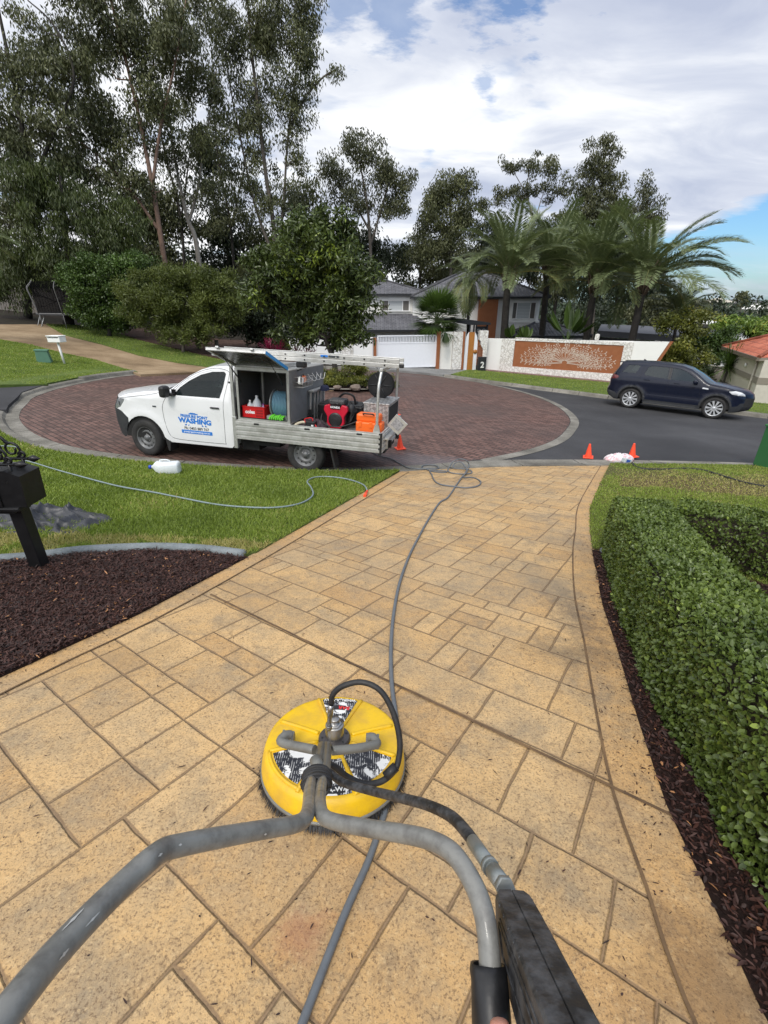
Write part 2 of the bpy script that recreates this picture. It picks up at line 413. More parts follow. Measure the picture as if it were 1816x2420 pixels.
def m_bricks():
    m, n, b = newmat('brick_paving'); tc = n('TexCoord').outputs['Object']
    w = n('TexNoise'); n.L(tc, w.inputs['Vector']); w.inputs['Scale'].default_value = 3
    v = n.vm('ADD', tc, n.vm('SCALE', n.vm('SUBTRACT', w.outputs['Color'], (.5, .5, .5)), sc=.03))
    mp = n('Mapping'); mp.inputs['Rotation'].default_value = (0, 0, rad(40)); n.L(v, mp.inputs[0])
    br = n('TexBrick'); n.L(mp.outputs[0], br.inputs['Vector']); br.inputs['Scale'].default_value = 1
    br.inputs['Brick Width'].default_value = .235; br.inputs['Row Height'].default_value = .125
    br.inputs['Mortar Size'].default_value = .012; br.inputs['Mortar Smooth'].default_value = .3; br.inputs['Bias'].default_value = 0.
    br.inputs['Color1'].default_value = (.115, .055, .042, 1); br.inputs['Color2'].default_value = (.26, .14, .11, 1); br.inputs['Mortar'].default_value = (.022, .015, .012, 1)
    big = n.ramp(n.noise(tc, .35, 5, .6), [(.35, 0.), (.65, 1.)])
    col = n.mix(n.m('MULTIPLY', big, .55), br.outputs['Color'], (.085, .06, .05))
    f = n.noise(tc, 22, 5, .7); col = n.mix(.5, col, n.ramp(f, [(.3, .35), (.7, 1.0)]), 'MULTIPLY')
    # wet grey streak left by the hose water
    px = hitf(905, 995, Rd); d = n.vm('SUBTRACT', tc, tuple(px)); sc = n.vm('MULTIPLY', d, (1 / 1.3, 1 / .8, 0)); ln = n('VectorMath'); ln.operation = 'LENGTH'; n.L(sc, ln.inputs[0])
    wet = n.m('MULTIPLY', n.ramp(n.m('ADD', ln.outputs['Value'], n.m('MULTIPLY', n.m('SUBTRACT', n.noise(tc, 2.2, 4), .5), 1.4)), [(.3, 1.), (1.0, 0.)]), .55)
    col = n.mix(wet, col, (.16, .15, .16))
    n.L(col, b.inputs['Base Color']); n.L(n.m('MULTIPLY_ADD', big, -.2, .75), b.inputs['Roughness'])
    bp = n('Bump'); bp.inputs['Strength'].default_value = .8; bp.inputs['Distance'].default_value = .01
    n.L(n.m('ADD', n.m('MULTIPLY', br.outputs['Fac'], -1.), n.m('MULTIPLY', f, .4)), bp.inputs['Height']); n.L(bp.outputs[0], b.inputs['Normal'])
    return m

def m_stamped(ashlar=True):
    m, n, b = newmat('stamped_concrete' if ashlar else 'stamped_border'); tc = n('TexCoord').outputs['Object']
    big = n.noise(tc, 1.1, 5, .65); med = n.noise(tc, 6.5, 6, .7, .4); fine = n.noise(tc, 62, 4, .78); spk = n.noise(tc, 120, 3, .8)
    if ashlar:
        a1 = n('Attribute'); a1.attribute_name = 'joint'; a2 = n('Attribute'); a2.attribute_name = 'stone'
        rnd = a2.outputs['Fac']
        jw = n.m('MULTIPLY_ADD', n.noise(tc, 9, 4, .7), .9, .12)
        joint = n.m('MULTIPLY', n.m('SUBTRACT', a1.outputs['Fac'], n.m('SUBTRACT', 1., jw)), 2.6, None, True)
        edge = a1.outputs['Fac']
    else:
        joint = n.m('MULTIPLY', big, 0.); edge = joint; rnd = n.m('MULTIPLY', med, .8)
    base = n.ramp(n.m('ADD', n.m('MULTIPLY', rnd, .5), n.m('MULTIPLY', big, .5)), [(.15, (.50, .30, .125)), (.45, (.60, .385, .17)), (.8, (.65, .44, .215))])
    if not ashlar: base = n.ramp(big, [(.3, (.54, .32, .13)), (.7, (.62, .395, .175))])
    col = n.mix(n.m('MULTIPLY', n.ramp(n.m('ADD', n.m('MULTIPLY', med, .5), n.m('MULTIPLY', n.noise(tc, 2.3, 5, .6), .5)), [(.46, 0.), (.62, 1.)]), .60), base, (.32, .255, .17))
    col = n.mix(n.m('MULTIPLY', n.ramp(n.noise(tc, 3.1, 7, .75, .3), [(.49, 0.), (.66, 1.)]), .6), col, (.22, .185, .135))
    col = n.mix(n.m('MULTIPLY', n.ramp(n.noise(tc, 14, 6, .8, 1.5), [(.52, 0.), (.64, 1.)]), .55), col, (.25, .165, .09))
    # dark pits and pale grit
    col = n.mix(n.m('MULTIPLY', n.ramp(spk, [(.52, 0.), (.62, 1.)]), .70), col, (.13, .08, .045))
    col = n.mix(n.m('MULTIPLY', n.ramp(fine, [(.55, 0.), (.66, 1.)]), .55), col, (.68, .49, .26))
    col = n.mix(n.m('MULTIPLY', n.ramp(n.noise(tc, 38, 6, .8, 1.), [(.56, 0.), (.66, 1.)]), .4), col, (.15, .12, .08))
    # grime and old oil marks, mostly towards the hedge side
    for (qx, qy, rx, ry, k, cc) in STAINS:
        d = n.vm('MULTIPLY', n.vm('SUBTRACT', tc, (qx, qy, 0)), (1 / rx, 1 / ry, 0)); ln = n('VectorMath'); ln.operation = 'LENGTH'; n.L(d, ln.inputs[0])
        s_ = n.m('ADD', ln.outputs['Value'], n.m('MULTIPLY', n.m('SUBTRACT', n.noise(tc, 3.2 / max(rx, .2) * .6, 6, .75), .5), 3.4))
        col = n.mix(n.m('MULTIPLY', n.ramp(s_, [(.15, 1.), (1.0, 0.)]), k), col, cc)
    col = n.mix(n.m('MULTIPLY', edge, n.m('MULTIPLY', med, .28)), col, (.26, .15, .07))
    col = n.mix(n.m('MULTIPLY', n.ramp(joint, [(.25, 0.), (.9, 1.)]), .72), col, (.20, .13, .075))
    n.L(col, b.inputs['Base Color']); n.L(n.m('MULTIPLY_ADD', med, .3, .5), b.inputs['Roughness']); setp(b, Specular_IOR_Level=.35)
    h = n.m('ADD', n.m('MULTIPLY', joint, -1.0), n.m('ADD', n.m('MULTIPLY', med, .7), n.m('MULTIPLY', fine, .22)))
    bp = n('Bump'); bp.inputs['Strength'].default_value = .75; bp.inputs['Distance'].default_value = .012
    n.L(h, bp.inputs['Height']); n.L(bp.outputs[0], b.inputs['Normal'])
    return m
def _st(px, py, rx, ry, k, c):
    p = hitf(px, py, Dr); return (p.x, p.y, rx, ry, k, c)
STAINS = [_st(1232, 1320, .20, .55, .55, (.10, .08, .065)), _st(1240, 1410, .30, .20, .5, (.12, .09, .06)), _st(1190, 1270, .35, .30, .35, (.16, .13, .10)), _st(1150, 1250, .7, .5, .3, (.25, .21, .15)),
          _st(1560, 2150, .3, .25, .6, (.17, .10, .05)), _st(560, 1280, .5, .35, .4, (.25, .18, .11)), _st(1000, 1050, 1.2, .7, .35, (.26, .22, .17)),
          _st(900, 1230, 1.0, .9, .22, (.25, .21, .16)), _st(1300, 1720, .2, .35, .35, (.2, .13, .08)), _st(650, 1190, .8, .5, .3, (.25, .20, .14)),
          _st(1225, 1160, .35, 1.0, .3, (.2, .16, .12)), _st(660, 2015, .09, .07, .45, (.33, .13, .07)), _st(260, 1420, .4, .3, .3, (.3, .2, .1))]

# ------------------------------------------------------------------ ground, roads, kerbs
CIRC = [(-10.39, 13.72), (-9.83, 12.63), (-9.2, 11.5), (-8.44, 10.45), (-7.3, 9.3), (-5.99, 8.45), (-4.45, 8.0), (-2.77, 7.82), (-1.2, 7.85), (.35, 8.2), (1.97, 8.98), (3.21, 10.0), (4.2, 11.1),
        (5.0, 12.4), (6.0, 14.6), (6.55, 17.6), (6.4, 20.5), (5.6, 23.2), (4.3, 25.5), (2.6, 27.2), (.8, 28.1), (-1.5, 28.2), (-4, 27.5), (-6.3, 26.2), (-8.4, 24.4), (-9.8, 22.4),
        (-10.6, 20.7), (-10.95, 19.1), (-11.02, 17.5), (-10.85, 15.5)]
circ = [(p.x, p.y) for p in smooth_path([(x, y, 0) for x, y in CIRC], 4, True)]
NEARK = smooth_path([(x, y, 0) for x, y in [(-11.0, 17.6), (-10.85, 15.5), (-10.39, 13.72), (-9.83, 12.63), (-9.2, 11.5), (-8.44, 10.45), (-7.3, 9.3), (-5.99, 8.45), (-4.45, 8.0), (-2.77, 7.82), (-1.2, 7.85), (.35, 8.2), (1.9, 8.85),
                     (3.4, 9.2), (4.8, 9.42), (6.9, 9.68), (8.66, 9.78), (10, 9.55), (12, 8.5), (18, 4), (26, -3)]], 4)
FARK = smooth_path([(x, y, 0) for x, y in [(3.2, 26.65), (4.6, 25.0), (6.29, 23.41), (9.82, 20.32), (14.27, 16.77), (18, 13.8), (24, 9), (34, 0)]], 4)
LEFTK = smooth_path([(x, y, 0) for x, y in [(-11.02, 17.6), (-10.95, 19.1), (-10.6, 20.7)]], 4)
BACKK = smooth_path([(x, y, 0) for x, y in [(-8.2, 24.9), (-6.5, 26.3), (-4, 27.6), (-1.5, 28.35), (.2, 28.35)]], 4)

def ground_mesh():
    xs = sorted(set([-700, -400, -250, -160, -110, -80] + list(range(-60, 61, 2)) + [80, 110, 160, 250, 400, 700]))
    ys = sorted(set([-60, -30] + list(range(-16, 80, 2)) + [90, 110, 140, 180, 240, 320, 450, 700, 1100]))
    def g(x, y):
        a, b_ = max(-45, min(x, 55)), min(y, 75)
        t = max(0, min(1, (9.5 - b_) / 3)); z = Hn(a, b_) * t + Hf(a, b_) * (1 - t) - .16
        if math.hypot(a + 2.5, b_ - 18) < 11: z = min(z, Rd(a, b_) - .1)
        return z
    mb = MB(); n = len(ys)
    mb.add([(x, y, g(x, y)) for x in xs for y in ys], [(i * n + j, (i + 1) * n + j, (i + 1) * n + j + 1, i * n + j + 1) for i in range(len(xs) - 1) for j in range(n - 1)], 0, True)
    tag(mb.build('ground', m_soil, fixn=False), kind='structure')
ground_mesh()
sheet('road', [(.8, 8.0), (4.8, 9.4), (8.66, 9.75), (12, 8.45), (18, 3.95), (26, -3), (34.2, -.2), (24, 9.1), (18, 13.9), (14.3, 16.9), (9.9, 20.45), (6.4, 23.5), (4.6, 25.1), (3.2, 26.8), (1, 27)], Rd, m_asphalt, 4)
sheet('brick_paving', circ, Rd, m_bricks(), 2.5, .004)
def strip(name, path, d0, d1, z0, z1, hfun, material, kind='structure', parent=None):
    """flat band along a path between two sideways offsets"""
    mb = MB(); vs = []
    for i, p in enumerate(path):
        t = (path[min(i + 1, len(path) - 1)] - path[max(i - 1, 0)]).normalized(); nn = Vector((-t.y, t.x, 0))
        for d, z in ((d0, z0), (d1, z1)):
            q = p + nn * d; vs.append((q.x, q.y, hfun(q.x, q.y) + z))
    mb.add(vs, [(2 * i, 2 * i + 1, 2 * i + 3, 2 * i + 2) for i in range(len(path) - 1)], 0, True)
    o = mb.build(name, material, parent); 
    if kind: tag(o, kind=kind)
    return o
eb = smooth_path([(x, y, 0) for x, y in CIRC[10:21]], 4)
strip('concrete_band', eb, -.02, -.27, .009, .009, Rd, m_conc)
def kerb(name, path, side, rise, gutter=.26, top=.13, seg=1.25):
    """concrete kerb swept outwards from the edge of the carriageway, cast in lengths with joints"""
    mb = MB(); s = 0; 
    def prof(i, cut=0.):
        t = (path[min(i + 1, len(path) - 1)] - path[max(i - 1, 0)]).normalized(); nn = Vector((-t.y, t.x, 0)) * side
        r = rise(path[i].x, path[i].y)
        out = []
        for d, z in ((0, -.05), (0, .012), (gutter, .004), (gutter + .05, r * .75 + .008), (gutter + .09, r), (gutter + .09 + top, r + .012), (gutter + .1 + top, r - .01), (gutter + .1 + top, -.2)):
            q = path[i] + nn * d + t * cut; out.append((q.x, q.y, Rd(q.x, q.y) + z))
        return out
    acc = 0
    for i in range(len(path) - 1):
        acc += (path[i + 1] - path[i]).length; c1 = 0.
        last = acc > seg
        A, B = prof(i, .012 if s == 0 else 0), prof(i + 1, -.012 if last else 0)
        mb.add(A + B, [(j, j + 1, 9 + j, 8 + j) for j in range(7)] + [tuple(range(8)), tuple(range(8, 16))], 0)
        if last: acc = 0; s = 0
        else: s = 1
    return tag(mb.build(name, m_conc), kind='structure')
kerb('kerb', NEARK, -1, lambda x, y: .02 if 0.2 < x < 4.9 else (.075 if x < 5 else .07))
kerb('kerb', FARK, 1, lambda x, y: .13)
kerb('kerb', LEFTK, 1, lambda x, y: .14)
kerb('kerb', BACKK, 1, lambda x, y: .13 if x < -1 else .03)

DL = [(-2.95, -.8), (-2.6, 0), (-1.9, 1.67), (-1.56, 2.34), (-1.15, 3.41), (-.4, 5.6), (.32, 7.72)]     # driveway's left edge
DR = [(4.72, 8.98), (3.6, 7.0), (2.72, 5.4), (2.27, 4.39), (2.01, 3.82), (1.74, 3.16), (1.55, 2.65), (1.39, 2.14), (1.18, 1.52), (1.04, 1.07), (.98, .75), (.93, .5), (.9, 0), (.88, -.8)]
dre = smooth_path([(x, y, 0) for x, y in DR], 3); dle = smooth_path([(x, y, 0) for x, y in DL], 3)
drive_poly = [(p.x, p.y) for p in dle] + [(1.8, 8.36), (3.4, 8.74), (4.55, 8.95)] + [(p.x, p.y) for p in dre]
drive_poly += [(0, -.8)]
def stamped_drive():
    U = .131; ca, sa = math.cos(rad(-34.6)), math.sin(rad(-34.6)); ox, oy = -1.31, 2.69
    def toW(a, b_): return (ox + (a * ca - b_ * sa) * U, oy + (a * sa + b_ * ca) * U)
    def toL(x, y):
        x, y = (x - ox) / U, (y - oy) / U; return (x * ca + y * sa, -x * sa + y * ca)
    rnd = random.Random(5); L = [toL(*p) for p in drive_poly]; a0, a1 = int(min(p[0] for p in L)) - 2, int(max(p[0] for p in L)) + 2; b0, b1 = int(min(p[1] for p in L)) - 2, int(max(p[1] for p in L)) + 2
    b0 -= b0 % 6; occ = {}; rects = []
    sizes = [(3, 2)] * 5 + [(2, 3)] * 5 + [(2, 2)] * 4 + [(2, 4)] + [(3, 3)] + [(4, 2)] + [(1, 2), (2, 1)]
    for bb in range(b0, b1, 6):
        for a in range(a0, a1):
            for b_ in range(bb, bb + 6):
                if (a, b_) in occ: continue
                ss = sizes[:]; rnd.shuffle(ss); ss += [(1, 2), (2, 1), (1, 1)]
                for (w, h) in ss:
                    cells = [(a + i, b_ + j) for i in range(w) for j in range(h)]
                    if b_ + h > bb + 6 or any(c in occ for c in cells): continue
                    rem = bb + 6 - (b_ + h)
                    if rem == 1: continue
                    break
                for c in cells: occ[c] = len(rects)
                rects.append((a, b_, w, h))
    vs = []; es = []; ins = .013 / U
    def seg(pts):
        o = len(vs); vs.extend(Vector(p) for p in pts); k = len(pts); es.extend((o + i, o + (i + 1) % k) for i in range(k))
    def wob(a, b_, k=.045):
        return toW(a + k * noise.noise(Vector((a * .9, b_ * .9, 0))), b_ + k * noise.noise(Vector((a * .9, b_ * .9, 9))))
    seg(drive_poly)
    box = (min(p[0] for p in drive_poly) - .6, max(p[0] for p in drive_poly) + .6, min(p[1] for p in drive_poly) - .6, max(p[1] for p in drive_poly) + .6)
    keep = []
    for i, (a, b_, w, h) in enumerate(rects):
        cx, cy = toW(a + w / 2, b_ + h / 2)
        if not (box[0] < cx < box[1] and box[2] < cy < box[3]): continue
        if not any(inpoly(*toW(a + u_ * w, b_ + v_ * h), drive_poly) for u_ in (-.1, .5, 1.1) for v_ in (-.1, .5, 1.1)): continue
        for q in (0, ins):
            pts = []
            A = [(a + q, b_ + q), (a + w - q, b_ + q), (a + w - q, b_ + h - q), (a + q, b_ + h - q)]
            for j in range(4):
                p, r = A[j], A[(j + 1) % 4]; k = 3
                for t in range(k): pts.append(wob(p[0] + (r[0] - p[0]) * t / k, p[1] + (r[1] - p[1]) * t / k))
            seg(pts)
    r = delaunay_2d_cdt(vs, es, [], 0, 1e-5); V, F = r[0], r[2]
    def jv(x, y):
        a, b_ = toL(x, y); i = occ.get((math.floor(a), math.floor(b_)))
        if i is None: return 0.
        a_, c_, w, h = rects[i]; d = min(a - a_, a_ + w - a, b_ - c_, c_ + h - b_)
        return 1. if d < ins * .55 else 0.
    fs = []; st = []
    for f in F:
        x = sum(V[i].x for i in f) / len(f); y = sum(V[i].y for i in f) / len(f)
        if not inpoly(x, y, drive_poly): continue
        a, b_ = toL(x, y); i = occ.get((math.floor(a), math.floor(b_)), 0); fs.append(f); st.append((i * .6180339) % 1)
    me = bpy.data.meshes.new('driveway'); me.from_pydata([(v.x, v.y, Dr(v.x, v.y)) for v in V], [], fs); me.materials.append(m_stamped())
    me.attributes.new('joint', 'FLOAT', 'POINT').data.foreach_set('value', [jv(v.x, v.y) for v in V])
    me.attributes.new('stone', 'FLOAT', 'FACE').data.foreach_set('value', st)
    if me.polygons[0].normal.z < 0: me.flip_normals()
    o = bpy.data.objects.new('driveway', me); link(o); tag(o, kind='structure')
stamped_drive()
# borders each side of the pattern, with the saw-cut line between
mbd = m_stamped(False); m_groove = mat('groove', (.10, .062, .034), .9, dirt=.8, dcol=(.25, .15, .07), scale=5)
strip('driveway_border', dle, -.13, .02, .004, .004, Dr, mbd); strip('driveway_border', dre, -.165, .02, .004, .004, Dr, mbd)
strip('driveway_joint', dle, -.138, -.128, .007, .007, Dr, m_groove); strip('driveway_joint', dre, -.176, -.165, .007, .007, Dr, m_groove)
for a, b in (((455, 1285), (1455, 1765)),):
    p, q = hitf(*a, Dr), hitf(*b, Dr); pts = [p.lerp(q, i / 60) + Vector((noise.noise(Vector((i * .7, 0, 0))) * .006, noise.noise(Vector((0, i * .7, 3))) * .006, 0)) for i in range(61)]
    strip('driveway_joint', pts, -.007, .007, .0075, .0075, Dr, m_groove)

EDG = smooth_path([(x, y, 0) for x, y in [(-5.5, 2.3), (-4, 2.85), (-2.97, 3.14), (-2.58, 3.36), (-2.04, 3.50), (-1.6, 3.50), (-1.22, 3.42)]], 4)
def off_path(path, d):
    out = []
    for i, p in enumerate(path):
        t = (path[min(i + 1, len(path) - 1)] - path[max(i - 1, 0)]).normalized(); out.append(p + Vector((-t.y, t.x, 0)) * d)
    return out
kback = off_path(NEARK, -.49)
left_kb = [(p.x, p.y) for p in kback if p.x < .12 and p.y < 11.3]; right_kb = [(p.x, p.y) for p in kback if p.x > 4.75 and p.y > 5]
lawnL = [(p.x, p.y) for p in EDG] + [(-1.13, 3.48), (-.41, 5.62), (.28, 7.7)] + left_kb[::-1] + [(-13.0, 9.5), (-15, 8.5), (-14, 2)]
lawnR = [(4.68, 8.93), (3.58, 7.02), (2.7, 5.42), (2.25, 4.41), (2.02, 3.84), (2.6, 3.7), (5.0, .5), (14, -4)] + right_kb[::-1]
sheet('lawn', lawnL, Hn, m_lawn, .5, .012); 
def m_lawn_dry():
    def ex(n, tc, col):
        p = hitf(1480, 1050, Hn)
        d = n.vm('MULTIPLY', n.vm('SUBTRACT', tc, tuple(p)), (1 / 2.2, 1 / 1.3, 0)); ln = n('VectorMath'); ln.operation = 'LENGTH'; n.L(d, ln.inputs[0])
        s = n.m('ADD', ln.outputs['Value'], n.m('MULTIPLY', n.m('SUBTRACT', n.noise(tc, 1.5, 5), .5), 1.2))
        return n.mix(n.m('MULTIPLY', n.ramp(s, [(.3, 1.), (1.1, 0.)]), .85), col, (.10, .065, .03))
    return groundmat('lawn_thin', [(.05, .05, .015), (.10, .10, .03), (.15, .15, .05)], .8, fine=35, bump=.8, bd=.03, extra=ex)
sheet('lawn', lawnR, Hn, m_lawn_dry(), .5, .012)
mulchL = [(-1.22, 3.36), (-1.17, 3.38), (-1.57, 2.33), (-1.91, 1.66), (-2.62, 0), (-2.97, -.8), (-9, -.8), (-9, 1.6), (-5.5, 2.25)] + [(p.x, p.y - .06) for p in EDG[3:-1]]
mulchR = [(2.0, 3.80), (1.75, 3.16), (1.56, 2.65), (1.40, 2.14), (1.19, 1.52), (1.05, 1.07), (.99, .75), (.94, .5), (.91, 0), (.89, -.8), (3.0, -.8), (5, .5), (2.7, 3.75)]
def bumpy(fn, a, s, o): return lambda x, y: fn(x, y) + o + a * noise.noise(Vector((x * s, y * s, 1.3)))
HmL = bumpy(Dr, .02, 3, .012); HmR = bumpy(Dr, .012, 4, .006)
sheet('mulch_bed', mulchL, HmL, m_mulchbase, .12); sheet('mulch_bed', mulchR, HmR, m_mulchbase, .12)
# concrete garden edging
def edging(path, w, h):
    mb = MB(); vs = []
    prof = [(-w, -.05), (-w, h * .6), (-w * .5, h), (w * .5, h), (w, h * .6), (w, -.05)]
    for i, p in enumerate(path):
        t = (path[min(i + 1, len(path) - 1)] - path[max(i - 1, 0)]).normalized(); nn = Vector((-t.y, t.x, 0))
        for d, z in prof:
            q = p + nn * d; vs.append((q.x, q.y, Hn(p.x, p.y) + z))
    k = len(prof); mb.add(vs, [(i * k + j, i * k + j + 1, (i + 1) * k + j + 1, (i + 1) * k + j) for i in range(len(path) - 1) for j in range(k - 1)] + [tuple(range(k)), tuple(range(len(vs) - k, len(vs)))], 0, True)
    return mb
tag(edging(EDG, .045, .05).build('garden_edging', m_edge), 'pale grey concrete edging between the left lawn and the mulch bed', 'garden edging')
tag(edging([Vector((2.06, 3.72, 0)), Vector((2.2, 3.74, 0)), Vector((2.5, 3.78, 0))], .045, .055).build('garden_edging', m_edge), 'short grey concrete edging end poking out beside the hedge', 'garden edging')

# far side ground
def PX(pts, fn=Hf): return [tuple(hitf(*p, fn)[:2]) for p in pts]
sheet('lawn', PX([(-160, 700), (0, 734), (69, 745.5), (139, 764), (208, 778), (277, 799), (298, 804)]) + [(-11.08, 20.75), (-11.43, 19.15), (-11.5, 17.5), (-11.34, 15.6)] + PX([(104, 831), (-200, 834)]), Hf, m_lawnfar, 1.5, .02)
sheet('driveway', PX([(-200, 672), (-100, 690), (0, 700), (99, 700), (139, 724), (220, 744), (300, 768), (384, 784), (450, 793), (520, 797), (450, 802), (303, 808), (277, 799), (208, 778), (139, 764), (69, 745.5), (0, 734), (-160, 700)]), lambda x, y: Hf(x, y) - .03, m_agg, 1.5, .02)
sheet('lawn', PX([(99, 700), (180, 703), (260, 719), (300, 733), (400, 757), (480, 775), (560, 790), (640, 800), (520, 797), (450, 793), (384, 784), (300, 768), (220, 744), (139, 724)]), Hf, m_lawnfar, 1.5, .02)
sheet('driveway', PX([(-200, 834), (104, 831)]) + [(-11.36, 15.6), (-10.88, 13.9), (-10.3, 12.9), (-9.7, 11.8), (-9.3, 11.2), (-13, 9.5), (-22, 10)], lambda x, y: Rd(x, y) + .1, m_asphalt, 2., 0)
fkb = [(p.x, p.y) for p in off_path(FARK, .49)]
sheet('lawn', [(3.9, 27.3)] + fkb[2:] + [(38, 6), (26, 19), (20.2, 24.5), (16.0, 26.3), (13.4, 28.1), (6.7, 32.3), (5.5, 31.2)], Hf, m_lawnfar, 1.5, .02)
sheet('apron', [(-.2, 28.6), (3.4, 26.9), (4.1, 27.5), (6.5, 32.0), (5, 33), (-1.5, 32), (-1.8, 28.9)], Hf, m_concdark, 2., .0)

# ================================================================== near objects
m_tube = mat('grey_powdercoat', (.165, .165, .15), .5, .0, dirt=.6, dcol=(.075, .07, .065), scale=14, coat=.15)
m_black = mat('black_plastic', (.012, .012, .013), .38, dirt=.35, dcol=(.05, .05, .052), scale=18, bump=.3)
m_rubber = mat('black_rubber', (.014, .014, .015), .55, dirt=.5, dcol=(.045, .043, .04), scale=22, bump=.3)
m_steel = mat('steel', (.42, .41, .39), .32, 1., dirt=.4, dcol=(.2, .18, .16), scale=20)
m_zinc = mat('dull_zinc', (.36, .38, .37), .5, .7, dirt=.6, dcol=(.16, .2, .19), scale=30)
m_yellow = mat('yellow_plastic', (.80, .50, .008), .40, dirt=.75, dcol=(.50, .30, .05), scale=9, bump=.15, bscale=25)
m_white = mat('white_plastic', (.78, .79, .78), .35, dirt=.15)
m_red = mat('red_plastic', (.62, .012, .015), .35, dirt=.15)
m_coneo = mat('cone_orange', (.95, .085, .03), .4, dirt=.12, dcol=(.7, .05, .02))
m_hose = mat('grey_hose', (.13, .145, .16), .5, dirt=.35, dcol=(.08, .085, .095), scale=30)
m_ghose = mat('garden_hose', (.22, .28, .29), .5, dirt=.3)
m_dirtyblk = mat('dirty_black', (.014, .014, .015), .5, dirt=.95, dcol=(.11, .113, .12), scale=34, bump=.7)
def m_torn():
    m, n, b = newmat('torn_sticker'); tc = n('TexCoord').outputs['Object']
    t = n.ramp(n.noise(tc, 17, 6, .6, .8), [(.53, 0.), (.56, 1.)])
    w = n('TexWave'); n.L(n.vm('MULTIPLY', tc, (1., 1.35, 1.)), w.inputs['Vector']); w.inputs['Scale'].default_value = 38; w.inputs['Distortion'].default_value = 1.5
    ln = n.m('MULTIPLY', n.ramp(w.outputs['Fac'], [(.72, 0.), (.82, 1.)]), n.ramp(n.noise(tc, 60, 3), [(.45, 0.), (.55, 1.)]))
    c = n.mix(ln, (.018, .02, .028), (.45, .45, .45)); c = n.mix(t, c, (.80, .80, .78))
    n.L(c, b.inputs['Base Color']); setp(b, Roughness=.45); return m
m_sticker = m_torn()

